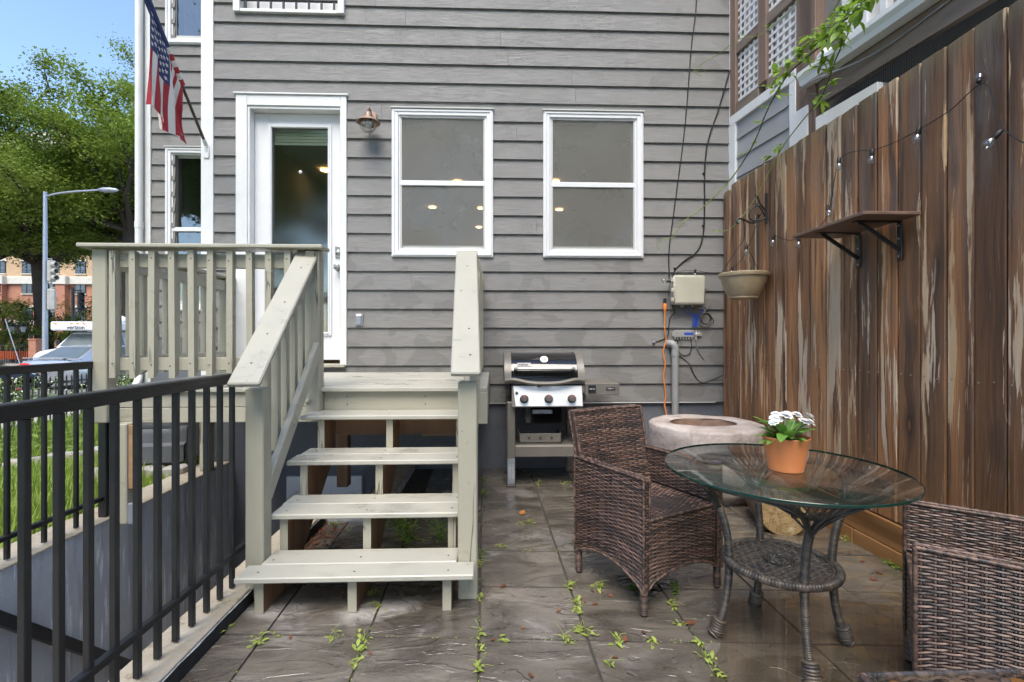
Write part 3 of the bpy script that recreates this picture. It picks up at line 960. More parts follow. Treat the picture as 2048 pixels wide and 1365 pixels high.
pa = post(-2.492, -2.403, 3.055, 3.144, .70, 1.782)
pw = post(-2.495, -2.406, 4.41, 4.5, .70, 1.76)
pn = post(-1.190, -1.101, 3.045, 3.134, .70, 1.775)
post(-.205, -.116, 3.13, 3.218, .70, 1.775); post(-.215, -.126, 4.42, 4.508, .70, 1.775)
pl_ = post(-1.168, -1.083, 2.285, 2.372, 0, .99)
pr_ = post(-.174, -.083, 2.252, 2.342, 0, 1.02)
sp = post(-2.338, -2.255, 3.02, 3.109, .085, .70, 'support_post')
post(-2.53, -2.45, 4.20, 4.289, .085, .70, 'support_post')
b = MB(); b.box(-2.252, -2.212, 3.03, 3.068, .30, .69, .002); b.build('brace', M['rawpine'], deck)
b = MB(); b.box(-2.2545, -2.212, 3.026, 3.072, .085, .21, .002); b.build('post_anchor', M['galv'], deck)
for p_, x, z in ((sp, -2.32, .76), (pn, -1.17, .83)): bolt(x, 3.018 if p_ is sp else 3.043, z, p_)

# guard caps and rails
def cap(p0, p1, w=.14, h=.027, mat='decky', name='rail_cap'):
    b = MB(); b.beam(p0, p1, w, h, .006); return b.build(name, M[mat], deck)


cap((-2.545, 3.075, 1.793), (-1.069, 3.075, 1.793), .145, .026, 'deckx')
cap((-2.45, 3.15, 1.788), (-2.45, 4.5, 1.774), .14, .026)
cap((-.186, 3.16, 1.79), (-.186, WY - .03, 1.79), .135, .026)
b = MB(); b.box(-2.403, -1.19, 3.072, 3.11, 1.665, 1.752, .004); b.build('guard_rail', M['deckx'], deck)
b = MB(); b.box(-2.403, -1.19, 3.072, 3.11, 1.022, 1.104, .004); b.build('guard_rail', M['deckx'], deck)
b = MB(); b.beam((-2.443, 3.145, 1.71), (-2.443, 4.41, 1.70), .038, .088, .004); b.build('guard_rail', M['decky'], deck)
b = MB(); b.beam((-2.443, 3.145, 1.065), (-2.443, 4.41, 1.065), .038, .085, .004); b.build('guard_rail', M['decky'], deck)
for z in (1.71, 1.065):
    b = MB(); b.beam((-.16, 3.22, z), (-.16, 4.42, z), .038, .085, .004); b.build('guard_rail', M['decky'], deck)


def baluster(p, h, w=.037, dx=0, dy=0, lean=0.0):
    b = MB()
    x, y, z = p
    lo = [(x - w / 2, y - w / 2), (x + w / 2, y - w / 2), (x + w / 2, y + w / 2), (x - w / 2, y + w / 2)]
    cut = .022
    v = []
    for k, (a, c) in enumerate(lo):
        up = cut if (k in (2, 3)) == (dy >= 0) and dy != 0 else (cut if dx and (k in (0, 3)) == (dx < 0) else 0)
        v.append((a + lean, c, z + up))
    v += [(a, c, z + h) for a, c in lo]
    b.raw(v, [(0, 3, 2, 1), (4, 5, 6, 7), (0, 1, 5, 4), (1, 2, 6, 5), (2, 3, 7, 6), (3, 0, 4, 7)])
    return b.build('baluster', M['deckz'], deck)


for k in range(10):
    o_ = baluster((-2.352 + .1178 * k, 3.0525, .985 + rs.uniform(-.008, .004)), .785, .037, dy=1, lean=rs.uniform(-.006, .006))
for k in range(10):
    baluster((-2.481, 3.24 + .118 * k, .97 + rs.uniform(-.008, .004)), .79, .037, dx=1)
for k in range(9):
    baluster((-.122, 3.30 + .118 * k, .97), .80, .037, dx=-1)
# stair guards
cap((-1.100, 2.14, 1.018), (-1.190, 3.125, 1.786), .136, .026)
cap((-.1335, 2.19, 1.058), (-.186, 3.165, 1.788), .136, .026)
for (pa_, pb_) in (((-1.135, 2.36, 1.12), (-1.155, 3.06, 1.66)), ((-1.100, 2.34, .47), (-1.115, 3.06, 1.17)),
                   ((-.150, 2.33, 1.09), (-.165, 3.14, 1.70)), ((-.150, 2.33, .47), (-.165, 3.14, 1.16))):
    b = MB(); b.beam(pa_, pb_, .036, .088, .005); b.build('guard_rail', M['decky'], deck)
for k in range(5):
    y_ = 2.47 + .118 * k
    zc_ = 1.018 + (y_ - 2.14) * .78
    baluster((-1.153 - .03 * (y_ - 2.3), y_, zc_ - .74), .715, .037, dx=1)
    baluster((-.112, y_ + .03, zc_ - .74), .725, .037, dx=-1)

# stairs
stair = MB(); stair.box(-1.05, -.2, 3.162, 3.19, .60, .70, .003); stair = stair.build('stairs', M['rawbrown'], deck)
prof = [(2.165, .002), (2.165, .155), (2.415, .155), (2.415, .336), (2.665, .336), (2.665, .534), (2.925, .534), (2.925, .736), (3.124, .736), (3.124, .50), (2.50, .002)]
for x in (-1.045, -.637, -.216):
    b = MB(); b.prism(prof, x - .0195, x + .0195, 'x')
    n_ = len(prof)
    # painted where a riser faces the front
    for fi, f in enumerate(b.f):
        vs = [Vector(b.v[i]) for i in f]
        if len(f) == 4 and max(v.y for v in vs) - min(v.y for v in vs) < 1e-4 and vs[0].y < 3.1: b.m[fi] = 1
    b.build('stringer', [M['rawbrown'], M['deckz']], stair)
for (x0, x1, y0, y1, z) in ((-1.132, -.094, 2.118, 2.246, .184), (-1.080, -.178, 2.250, 2.40, .184),
                            (-1.098, -.180, 2.378, 2.528, .365), (-1.105, -.180, 2.532, 2.68, .365),
                            (-1.125, -.185, 2.630, 2.78, .5626), (-1.115, -.185, 2.784, 2.94, .5626),
                            (-1.155, -.190, 2.885, 3.12, .765)):
    b = MB(); b.box(x0, x1, y0, y1, z - .026, z, .005); b.build('tread', M['tread'], stair)

M['screwhead'] = m_plain('dark_screw_head', (.035, .03, .024), .6)
scr = MB(); scr.lathe([(.0046, 0), (.0046, .0012), (0, .0016)], 7); scm = scr.mesh('screw', [M['screwhead']])
for (y_, z_) in ((2.16, .184), (2.30, .184), (2.43, .365), (2.60, .365), (2.69, .5626), (2.86, .5626), (2.97, .765)):
    for x_ in (-1.045, -.637, -.216):
        piece('screw', scm, deck, (x_ + rs.uniform(-.012, .012) + 1.2, y_ + rs.uniform(-.012, .012) - 3.1, z_ + .0005))
for k in range(10):
    for z_ in (1.712, 1.062): piece('screw', scm, deck, (-2.352 + .1178 * k + rs.uniform(-.006, .006) + 1.2, 3.0335 - 3.1, z_ + rs.uniform(-.01, .01)), (R(90), 0, 0))
for x_ in (-.95, -.45):
    for z_ in (.80, .85): piece('screw', scm, deck, (x_ + 1.2, 3.1245 - 3.1, z_), (R(90), 0, 0))
for t_ in (.1, .3, .55, .8):
    for a_, b_ in (((-1.100, 2.14, 1.018), (-1.190, 3.125, 1.786)), ((-.1335, 2.19, 1.058), (-.186, 3.165, 1.788))):
        p_ = Vector(a_).lerp(Vector(b_), t_ + rs.uniform(-.04, .04)); piece('screw', scm, deck, (p_.x + rs.uniform(-.03, .03) + 1.2, p_.y - 3.1 - .0085, p_.z + .0108), (R(38), 0, 0))

# ================================================================ IRON RAILINGS
def railing(label, X, y0, y1, ztop, zlow, zfoot, posts, pitch, start):
    t = thing('iron_railing', label, 'railing', (X, (y0 + y1) / 2, zfoot))
    b = MB(); b.box(X - .021, X + .021, y0, y1, ztop - .012, ztop, .003); b.box(X - .017, X + .017, y0, y1, ztop - .045, ztop - .012); b.build('top_rail', M['iron'], t)
    b = MB(); b.box(X - .014, X + .014, y0, y1, zlow, zlow + .026, .003); b.build('bottom_rail', M['iron'], t)
    bar = MB(); bar.box(-.0105, .0105, -.0105, .0105, 0, ztop - .046 - zfoot, .0025); me = bar.mesh('bar', [M['iron']])
    y = start; k = 0
    while y < y1 - .03:
        if y > y0 and not any(abs(y - p) < .05 for p in posts): piece('bar', me, t, (0, y - (y0 + y1) / 2, 0))
        y += pitch
    for p in posts:
        b = MB(); b.box(X - .026, X + .026, p - .026, p + .026, zfoot - .01, ztop - .013, .004); b.build('post', M['iron'], t)
    return t


railing('black iron railing on the coping beside the paved patio', -1.222, -.9, 2.40, 1.062, .204, .066, (), .0985, .405)
railing('black iron railing along the lawn side of the stairwell', -2.50, -.9, 3.20, 1.082, .192, .092, (3.17,), .1016, .62)

# ================================================================ TIMBER FENCE
fence = thing('timber_fence', 'tall weathered cedar board fence along the right side of the patio', 'fence', (XF, 2.5, 0))
rs = random.Random(31)
y = 1.973 - .141 * 9
edges = []
while y < 4.44: edges.append(y); y += .1408
for k, ya in enumerate(edges):
    yb = ya + .1408 - .0065 + rs.uniform(-.002, .002)
    xo = rs.uniform(-.006, .004); tw = rs.uniform(-.004, .004); tp = 2.638 + rs.uniform(-.007, .007); ln = rs.uniform(-.003, .003)
    if k == len(edges) - 1: yb = 4.505; tp -= .03
    b = MB(); x0 = XF + xo
    dogear = .03 if k == len(edges) - 1 else .004
    pr = [(ya, .225), (yb, .225), (yb + ln, tp - dogear), (yb - dogear + ln, tp), (ya + dogear + ln, tp), (ya + ln, tp - dogear)]
    n = len(pr); ch = .004
    ctr = ((ya + yb) / 2, 1.4)
    fr_ = [(x0 + tw * (1 if p[0] > ctr[0] else -1), p[0] + (ch if p[0] < ctr[0] else -ch), p[1] + (0 if p[1] < 1 else -ch)) for p in pr]
    md = [(x0 + ch + tw * (1 if p[0] > ctr[0] else -1), p[0], p[1]) for p in pr]
    bk = [(x0 + .02, p[0], p[1]) for p in pr]
    fs = [tuple(range(n))[::-1]] + [(i, (i + 1) % n, n + (i + 1) % n, n + i) for i in range(n)] + [(n + i, n + (i + 1) % n, 2 * n + (i + 1) % n, 2 * n + i) for i in range(n)] + [tuple(range(2 * n, 3 * n))]
    b.raw(fr_ + md + bk, fs)
    b.build('fence_board', M['fence'], fence)
bk = MB()
for z in (.5, 1.42, 2.3): bk.box(XF + .024, XF + .062, .7, 4.5, z - .045, z + .045, .003)
bk.build('back_rail', M['rawbrown'], fence)
b = MB(); b.box(XF + .063, XF + .08, .7, 4.5, .1, 2.55); b.build('back_board', M['rawbrown'], fence)
for y0, y1 in ((.7, 1.6), (1.604, 4.45)):
    b = MB(); b.box(XF - .030, XF - .006, y0, y1, .086, .222, .004); b.build('base_board', M['baseboard'], fence)
for y0, y1 in ((.7, 2.806), (2.812, 4.45)):
    b = MB(); b.box(XF - .034, XF - .008, y0, y1, -.04, .082, .004); b.build('base_board', M['baseboard'], fence)
nail = MB(); nail.lathe([(.0045, 0), (.0045, .002), (0, .003)], 6, M=Matrix.Rotation(R(-90), 4, 'Y')); nme = nail.mesh('nail', [M['nickel']])
for ya in edges:
    for dy in (.035, .105):
        for z in (1.03, .30):
            piece('nail', nme, fence, (-.0075, ya + dy + rs.uniform(-.008, .008) - 2.5, z + rs.uniform(-.006, .006)))

# shelf
sh_ = thing('wall_shelf', 'brown painted shelf on two black brackets fixed to the cedar fence', 'shelf', (XF, 2.66, 1.85))
M['shelfpaint'] = m_plain('brown_shelf_paint', (.16, .10, .075), .5, 0, .25, 9, .001, wear=(20, .68, (.32, .27, .23)))
b = MB(); b.box(1.865, XF - .009, 2.366, 2.952, 1.853, 1.871, .003); b.build('shelf_board', M['shelfpaint'], sh_)
for yy in (2.50, 2.79):
    b = MB(); b.box(XF - .014, XF - .0085, yy - .016, yy + .016, 1.645, 1.852, .002); b.box(1.915, XF - .014, yy - .016, yy + .016, 1.8455, 1.8515, .002)
    b.beam((XF - .012, yy, 1.70), (1.945, yy, 1.846), .014, .022, .003); br = b.build('bracket', M['iron'], sh_)
    for z in (1.665, 1.76, 1.83):
        q = MB(); q.lathe([(.006, 0), (.006, .003), (0, .004)], 8, (XF - .0145, yy, z), M=Matrix.Rotation(R(-90), 4, 'Y')); q.build('screw', M['nickel'], br)

# hanging basket on a scrolled bracket
HY = 3.768
hb = thing('plant_bracket', 'black scrolled iron plant bracket screwed to the fence', 'bracket', (XF, HY, 2.15))
b = MB(); b.box(XF - .016, XF - .0075, HY - .014, HY + .014, 2.14, 2.385, .003); b.build('back_plate', M['iron'], hb)
b = MB(); b.tube(curve([(XF - .014, HY, 2.19), (2.12, HY, 2.165), (2.04, HY, 2.15), (1.985, HY, 2.175), (1.945, HY, 2.18), (1.928, HY, 2.16), (1.94, HY, 2.142), (1.955, HY, 2.155)], 7), .0075, 7); b.build('arm', M['iron'], hb, 50)
b = MB(); b.tube(curve([(2.16, HY, 2.20), (2.11, HY, 2.28), (2.05, HY, 2.265), (2.03, HY, 2.20), (2.06, HY, 2.165), (2.10, HY, 2.18), (2.095, HY, 2.215)], 7), .006, 7); b.build('scroll', M['iron'], hb, 50)
b = MB(); b.tube(curve([(2.162, HY, 2.25), (2.12, HY, 2.30), (2.10, HY, 2.35), (2.075, HY, 2.365)], 6), [.007] * 15 + [.005] * 4, 7)
b.tube(curve([(2.12, HY, 2.30), (2.095, HY, 2.285), (2.085, HY, 2.30), (2.10, HY, 2.31)], 6), .005, 6); b.build('leaf_ornament', M['iron'], hb, 50)
PX, PZ = 1.985, 1.752
M['pot_buff'] = m_plain('buff_plastic_pot', (.33, .255, .155), .42, 0, .16, 11, .0015, wear=(17, .66, (.24, .17, .09)))
hp = thing('hanging_planter', 'empty buff coloured bowl planter hanging on thin wires by the fence', 'planter', (PX, HY, 1.54))
b = MB(); b.lathe([(.0, .004), (.095, 0), (.108, .004), (.108, .016), (.112, .02), (.135, .06), (.16, .12), (.172, .165), (.172, .172), (.184, .174), (.187, .182), (.187, .2), (.183, .205), (.175, .204), (.172, .195), (.15, .1), (.1, .03), (0, .028)], 40, (PX, HY, 1.54), cap=(False, False)); b.build('bowl', M['pot_buff'], hp, 35)
for a in (20, 140, 260):
    b = MB(); ex, ey = PX + .178 * math.cos(R(a)), HY + .178 * math.sin(R(a))
    b.tube([(1.99, HY, 2.02), (ex, ey, 1.745)], .0022, 5); b.tube([(ex, ey, 1.765), (ex + .006 * math.cos(R(a)), ey, 1.725)], .005, 6); b.build('wire', M['iron'], hp)
b = MB(); b.tube(curve([(1.99, HY, 2.02), (1.992, HY, 2.10), (1.985, HY, 2.16), (1.972, HY, 2.17), (1.966, HY, 2.155)], 5), .004, 6); b.build('hook', M['iron'], hp, 50)

# ---------------------------------------------------------------- string lights
M['wire'] = m_plain('black_rubber', (.012, .012, .012), .5)
M['bulbglass'] = m_glass('clear_bulb_glass', (.8, .8, .78), .02, 1.0, None, .14)
sl = thing('string_lights', 'black cable of clear globe bulbs swagged along the fence', 'string lights', (2.15, 3, 2.0))
path = [(2.145, 1.3, 1.92), (2.15, 1.75, 1.95), (2.15, 1.959, 2.115), (2.155, 2.035, 2.345), (2.155, 2.20, 2.305), (2.155, 2.345, 2.288), (2.155, 2.50, 2.282), (2.155, 2.64, 2.295), (2.155, 2.92, 2.348),
        (2.155, 3.015, 2.07), (2.15, 3.10, 1.97), (2.15, 3.30, 1.935), (2.15, 3.45, 1.945), (2.15, 3.62, 2.022), (2.15, 3.68, 2.11), (2.14, 3.735, 2.235), (2.13, 3.80, 2.20), (2.10, 3.88, 2.02), (2.08, 4.02, 1.87), (2.05, 4.25, 1.81), (1.98, 4.44, 1.845), (1.877, 4.47, 1.865), (1.70, 4.46, 1.84), (1.63, 4.44, 1.70), (1.63, 4.45, 1.60)]
b = MB(); b.tube(curve(path, 6), .0024, 6); b.build('cable', M['wire'], sl, 50)
bulb = MB(); bulb.lathe([(.0, -.082), (.010, -.080), (.0185, -.071), (.0215, -.058), (.019, -.044), (.012, -.034), (.0095, -.03)], 14, cap=(False, False)); bme = bulb.mesh('bulb', [M['bulbglass']], 40)
sock = MB(); sock.lathe([(.0085, .004), (.0095, 0), (.0115, -.006), (.0115, -.03), (.0095, -.033)], 10); sme = sock.mesh('socket', [M['wire']], 40)
fil = MB(); fil.tube([(0, 0, -.033), (0, 0, -.052)], .0035, 6); fme = fil.mesh('filament', [M['vinyl']])
for (x, y, z, rx, ry) in ((2.135, 1.955, 2.10, 20, 35), (2.14, 2.05, 2.36, 150, 40), (2.14, 2.35, 2.288, 8, 6), (2.14, 2.65, 2.293, 4, 4), (2.14, 2.915, 2.345, -12, 10), (2.14, 3.02, 2.075, -30, 10), (2.135, 3.30, 1.937, 0, 5), (2.135, 3.60, 2.01, 12, 6),
                          (2.12, 3.79, 2.215, 30, 14), (2.08, 3.90, 1.99, 10, 0), (2.06, 4.10, 1.845, 0, 8), (1.885, 4.455, 1.87, 10, 0), (1.635, 4.43, 1.755, 0, 95)):
    r_ = (R(rx), R(ry), 0); l_ = Vector((x, y, z)) - Vector((2.15, 3, 2.0))
    s_ = piece('socket', sme, sl, l_, r_)
    piece('bulb', bme, s_); piece('filament', fme, s_)

# ================================================================ NEIGHBOUR'S PORCH
NA = R(7); P0 = Vector((2.275, 4.54, 0)); ND = Vector((math.sin(NA), -math.cos(NA), 0)); NN = Vector((math.cos(NA), math.sin(NA), 0))
def NP(s, o, z): return P0 + ND * s + NN * o + Vector((0, 0, z))
NM = Matrix(((ND.x, NN.x, 0, P0.x), (ND.y, NN.y, 0, P0.y), (0, 0, 1, 0), (0, 0, 0, 1)))
def nbox(mb, s0, s1, o0, o1, z0, z1, e=.003, mi=0):
    return mb.cbox((s1 - s0, o1 - o0, z1 - z0), NM @ Matrix.Translation(((s0 + s1) / 2, (o0 + o1) / 2, (z0 + z1) / 2)), e, mi)
porch = thing('neighbour_porch', 'neighbouring porch with white lattice panels in brown timber frames above the fence', 'porch', tuple(P0))
def npart(name, mb, mat): return mb.build(name, M[mat], porch)
for s0, s1, z0, z1 in ((.0, .105, 3.33, 5.6), (.42, .525, 3.43, 5.6), (.87, 1.065, 2.3, 5.6)):
    b = MB(); nbox(b, s0, s1, -.03, .06, z0, z1, .005); npart('frame_post', b, 'postbrown')
M['postbrown_y'] = m_rawwood('brown_stained_rail', (.12, .088, .068), (.30, .235, .185), 1)
for s0, s1 in ((.105, .42), (.525, .87)):
    for z0, z1 in ((3.34, 3.43), (3.895, 3.985)):
        b = MB(); nbox(b, s0, s1, -.025, .05, z0, z1, .004); npart('frame_rail', b, 'postbrown_y')
b = MB(); nbox(b, .0, .87, -.035, .0, 3.25, 3.338, .004); npart('trim_board', b, 'white')
b = MB(); nbox(b, .0, .105, -.036, .01, 2.3, 3.249, .003); npart('trim_board', b, 'white')
b = MB(); nbox(b, .80, .87, -.034, .01, 2.95, 3.249, .003); npart('trim_board', b, 'white')
b = MB(); nbox(b, .81, 1.0, -.04, -.005, 2.3, 2.99, .003); npart('trim_board', b, 'white')
M['sidingplain'] = m_plain('grey_neighbour_siding', (.30, .305, .31), .6, 0, .08, 4, .002)
z = 2.2
while z < 3.2:
    b = MB(); a, c = NP(.10, -.012, z), NP(.82, -.012, z)
    b.raw([NP(.10, -.02, z), NP(.82, -.02, z), NP(.82, -.006, z + .178), NP(.10, -.006, z + .178), NP(.10, .02, z), NP(.82, .02, z)], [(0, 1, 2, 3), (4, 5, 1, 0)]); npart('siding_board', b, 'sidingplain'); z += .178
# lattice: two layers of strips, each strip a piece
for s0, s1 in ((.105, .42), (.525, .87)):
    for z0, z1 in ((3.43, 3.895), (3.985, 4.55)):
        L = s1 - s0
        n = max(3, round(L / .069))
        for k in range(n):
            sc_ = s0 + (k + .5) * L / n
            b = MB(); nbox(b, sc_ - .013, sc_ + .013, .0015, .005, z0, z1, .0); npart('lattice_strip', b, 'vinyl')
        m_ = round((z1 - z0) / .069)
        for k in range(m_):
            zc = z0 + (k + .5) * (z1 - z0) / m_
            b = MB(); nbox(b, s0, s1, -.0025, .0012, zc - .013, zc + .013, .0); npart('lattice_strip', b, 'vinyl')
# gutter, fascia, mesh, board
b = MB()
gp = [(-.11, 3.225), (-.118, 3.222), (-.118, 3.19), (-.10, 3.16), (-.09, 3.125), (-.02, 3.118), (-.02, 3.225), (-.026, 3.225), (-.026, 3.126), (-.085, 3.131), (-.094, 3.163), (-.11, 3.192)]
n = len(gp); S0, S1 = .985, 3.9
b.raw([NP(S0, o, z_) for o, z_ in gp] + [NP(S1, o, z_) for o, z_ in gp], [tuple(range(n))] + [(i, n + i, n + (i + 1) % n, (i + 1) % n) for i in range(n)]); npart('gutter', b, 'white')
b = MB(); nbox(b, 1.07, 3.9, -.015, .03, 2.955, 3.117, .003); npart('fascia', b, 'postbrown_y')
b = MB(); nbox(b, 1.07, 3.9, -.02, .9, 3.24, 3.27, .003); npart('porch_floor', b, 'postbrown_y')
b = MB(); nbox(b, -.6, 3.9, .25, .27, 2.0, 3.2, 0); npart('skirt', b, 'sidingplain')
b = MB(); nbox(b, 1.10, 1.60, -.06, .02, 2.735, 2.845, .003); npart('white_board', b, 'white')
b = MB(); nbox(b, 1.605, 2.6, -.05, .02, 2.68, 2.80, .003); npart('white_board', b, 'white')
M['meshwire'] = m_plain('black_wire', (.012, .012, .013), .5)
b = MB()
for k in range(56):
    s_ = 1.09 + .015 * k; b.tube([NP(s_, -.012, 2.80), NP(s_ + .003, -.02, 2.95)], .0014, 4, False)
for k in range(10):
    b.tube([NP(1.09, -.013, 2.81 + .015 * k), NP(1.93, -.016, 2.805 + .015 * k)], .0014, 4, False)
o_ = npart('wire_mesh', b, 'meshwire'); o_['kind'] = 'stuff'
b = MB(); nbox(b, 1.21, 1.42, .05, .26, 3.27, 5.6, .005); npart('porch_column', b, 'vinyl')
for k in range(13):
    b = MB(); s_ = 1.50 + .135 * k; nbox(b, s_, s_ + .05, .06, .11, 3.27, 4.2, .004); npart('porch_baluster', b, 'vinyl')
b = MB(); nbox(b, 1.42, 3.4, .045, .125, 4.2, 4.26, .004); npart('porch_handrail', b, 'vinyl')
b = MB(); nbox(b, -2.5, 3.4, .9, .93, 3.2, 5.6, 0); npart('porch_wall', b, 'room')
b = MB(); b.tube([NP(1.07, .02, 3.30), NP(1.14, .0, 3.30), NP(1.20, -.04, 3.24), NP(1.22, -.06, 3.16)], .042, 12); b.build('drain_elbow', M['vinyl'], porch, 40)
b = MB(); b.tube(curve([NP(.99, -.09, 3.10), NP(1.15, -.125, 3.085), NP(1.6, -.03, 3.05), NP(2.3, -.03, 3.10), NP(3.2, -.03, 3.08)], 8), .005, 6); b.build('cable', M['galv'], porch, 50)
b = MB(); b.box(2.3, 2.45, 2.0, 2.9, -.5, 2.6); nb = b  # boards of the neighbour's own fence behind
pf_ = thing('neighbour_fence', 'neighbour fence boards glimpsed over the top of the cedar fence', 'fence', (2.42, 1.9, 0))
for k in range(12):
    b = MB(); y_ = 1.0 + .13 * k; b.box(2.41, 2.43, y_, y_ + .10, -.4, 2.70, .004); b.build('fence_board', M['postbrown'], pf_)
b = MB(); b.box(2.435, 2.475, 1.0, 2.6, 2.60, 2.69, .004); b.build('fence_rail', M['baseboard'], pf_)

# ================================================================ VINE
def add_leaf(mb, base, d, n, L, W, fold=.25, droop=.25, mi=0, segs=4):
    """pointed leaf with a folded midrib"""
    d = d.normalized(); s_ = d.cross(n)
    if s_.length < 1e-4: s_ = d.cross(Vector((.3, .5, .8)))
    s_.normalize(); n = s_.cross(d)
    vs = []
    for k in range(segs + 1):
        t = k / segs
        w = W * math.sin(math.pi * min(1, t * .92 + .06)) ** .8 * .5
        if k == segs: w = 0
        c = base + d * (L * t) - n * (droop * L * t * t)
        vs += [c - s_ * w + n * (fold * w), c, c + s_ * w + n * (fold * w)]
    fs = []
    for k in range(segs):
        a = 3 * k
        fs += [(a, a + 1, a + 4, a + 3), (a + 1, a + 2, a + 5, a + 4)]
    mb.raw(vs, fs, mi)


def m_leaf(name, c0, c1, trans=.35, rough=.45):
    t = NT(name)
    g_ = t.n.new('ShaderNodeNewGeometry')
    k = t.mix(t.noise(t.jitter(), 9, 2), c0, c1); k = t.mix(g_.outputs['Random Per Island'], k, t.mix(.5, c0, c1))
    v = t.mix(t.math('MULTIPLY', g_.outputs['Random Per Island'], .5), k, tuple(x * .55 for x in c0))
    t.done(v, rough)
    tr = t.n.new('ShaderNodeBsdfTranslucent'); t.link(v, tr.inputs['Color'])
    mx = t.n.new('ShaderNodeMixShader'); mx.inputs[0].default_value = trans
    t.link(t.bsdf.outputs[0], mx.inputs[1]); t.link(tr.outputs[0], mx.inputs[2]); t.link(mx.outputs[0], t.out.inputs[0])
    return t.mat


M['vineleaf'] = m_leaf('young_vine_leaf', (.20, .36, .04), (.42, .58, .08), .4)
M['vinestem'] = m_plain('green_vine_stem', (.20, .26, .05), .5, 0, .3, 20)
M['vinewood'] = m_plain('brown_vine_stem', (.06, .065, .02), .6, 0, .3, 20)
vine = thing('climbing_vine', 'young green vine trailing from the neighbouring porch over the fence', 'vine', (2.06, 3.0, 3.0))
VM = [(2.06, 2.45, 3.082), (2.101, 2.6, 3.11), (2.093, 2.8, 3.131), (2.076, 2.95, 3.088), (2.043, 3.2, 3.071), (2.036, 3.35, 3.031), (2.054, 3.55, 2.948), (2.061, 3.7, 2.824), (2.034, 3.8, 2.704), (1.999, 4.0, 2.577), (1.908, 4.1, 2.461), (1.819, 4.2, 2.366), (1.731, 4.25, 2.302), (1.641, 4.3, 2.196), (1.628, 4.3, 2.15), (1.528, 4.33, 2.124), (1.484, 4.35, 2.091), (1.507, 4.35, 2.036)]
VS = [(2.2, 2.9, 3.138), (2.147, 2.95, 2.986), (2.165, 3.1, 2.836), (2.165, 3.3, 2.762), (2.165, 3.5, 2.686), (2.155, 3.6, 2.611), (2.068, 3.75, 2.335), (1.957, 3.85, 2.151), (1.899, 3.9, 2.113), (1.844, 3.9, 2.108)]
VT = [(1.978, 2.9, 3.442), (2.043, 3.2, 3.497), (2.12, 3.5, 3.596), (2.193, 3.9, 3.738), (2.106, 4.1, 3.819), (2.047, 4.3, 3.82), (1.882, 4.4, 3.75), (1.86, 4.4, 3.70), (1.92, 4.4, 3.67), (1.95, 4.4, 3.72), (1.90, 4.4, 3.745), (1.875, 4.4, 3.71)]
VF = [(2.093, 2.8, 3.31), (2.128, 3.0, 3.264), (2.087, 3.1, 3.231), (2.077, 3.2, 3.174), (2.067, 3.25, 3.083)]
rl = random.Random(8)
for pts, thick, woody in ((VM, .0048, .5), (VS, .0036, .3), (VT, .0032, 0), (VF, .004, .0)):
    c = curve(pts, 6); n = len(c); cut = int(n * woody)
    if cut:
        b = MB(); b.tube(c[:cut + 1], [thick * (1.2 - .4 * i / n) for i in range(cut + 1)], 6); b.build('stem', M['vinewood'], vine, 50)
    b = MB(); b.tube(c[cut:], [thick * (1 - .6 * i / max(1, n - cut)) + .0008 for i in range(n - cut)], 6); b.build('stem', M['vinestem'], vine, 50)


def sprig(p, d, nleaf, size):
    """compound leaf: a few leaflets on a drooping stalk"""
    b = MB(); d = d.normalized()
    end = p + d * size * 1.6 + Vector((0, 0, -.3 * size))
    st_ = curve([p, p + d * size * .8 + Vector((0, 0, .1 * size)), end], 4)
    b.tube(st_, .0012, 4)
    for k in range(nleaf):
        q = st_[min(len(st_) - 1, 2 + int(k / max(1, nleaf - 1) * (len(st_) - 3)))]
        a = Vector((rl.uniform(-1, 1), rl.uniform(-1, 1), rl.uniform(-.7, .3))).normalized()
        add_leaf(b, q, (d * .8 + a), Vector((rl.uniform(-.5, .5), rl.uniform(-.8, .1), 1)), size * rl.uniform(.75, 1.25), size * rl.uniform(.38, .55), .2, .35)
    b.build('leaf_spray', M['vineleaf'], vine, 60)


cm = curve(VM, 6); cs = curve(VS, 6); cf = curve(VF, 6); ct = curve(VT, 6)
for i in list(range(0, 34, 1)): 
    for _q in range(2 if i < 24 else 1): sprig(cm[i], Vector((rl.uniform(-.8, .4), rl.uniform(-.6, .6), rl.uniform(-.5, .8))), rl.choice((4, 5, 6)), rl.uniform(.045, .075))
for i in (36, 39, 43, 47): sprig(cm[i], Vector((rl.uniform(-1, .3), rl.uniform(-.5, .5), rl.uniform(-.3, .5))), 4, .038)
for i in (3, 5, 7, 9, 11, 12, 14, 26, 30): sprig(cs[i], Vector((rl.uniform(-1, .2), rl.uniform(-.5, .5), rl.uniform(-.5, .3))), 6, rl.uniform(.045, .07))
for i in (0, 4, 8, 12, 16, 20): sprig(cf[i], Vector((rl.uniform(-1, .5), rl.uniform(-.5, .5), rl.uniform(-.2, .6))), 4, .035)
for i in (2, 14, 22): sprig(ct[i], Vector((rl.uniform(-1, .5), rl.uniform(-.5, .5), .4)), 3, .03)
sprig(cm[-1], Vector((-.5, 0, -.6)), 2, .012)
sprig(cs[-1], Vector((-.8, 0, .3)), 4, .02)

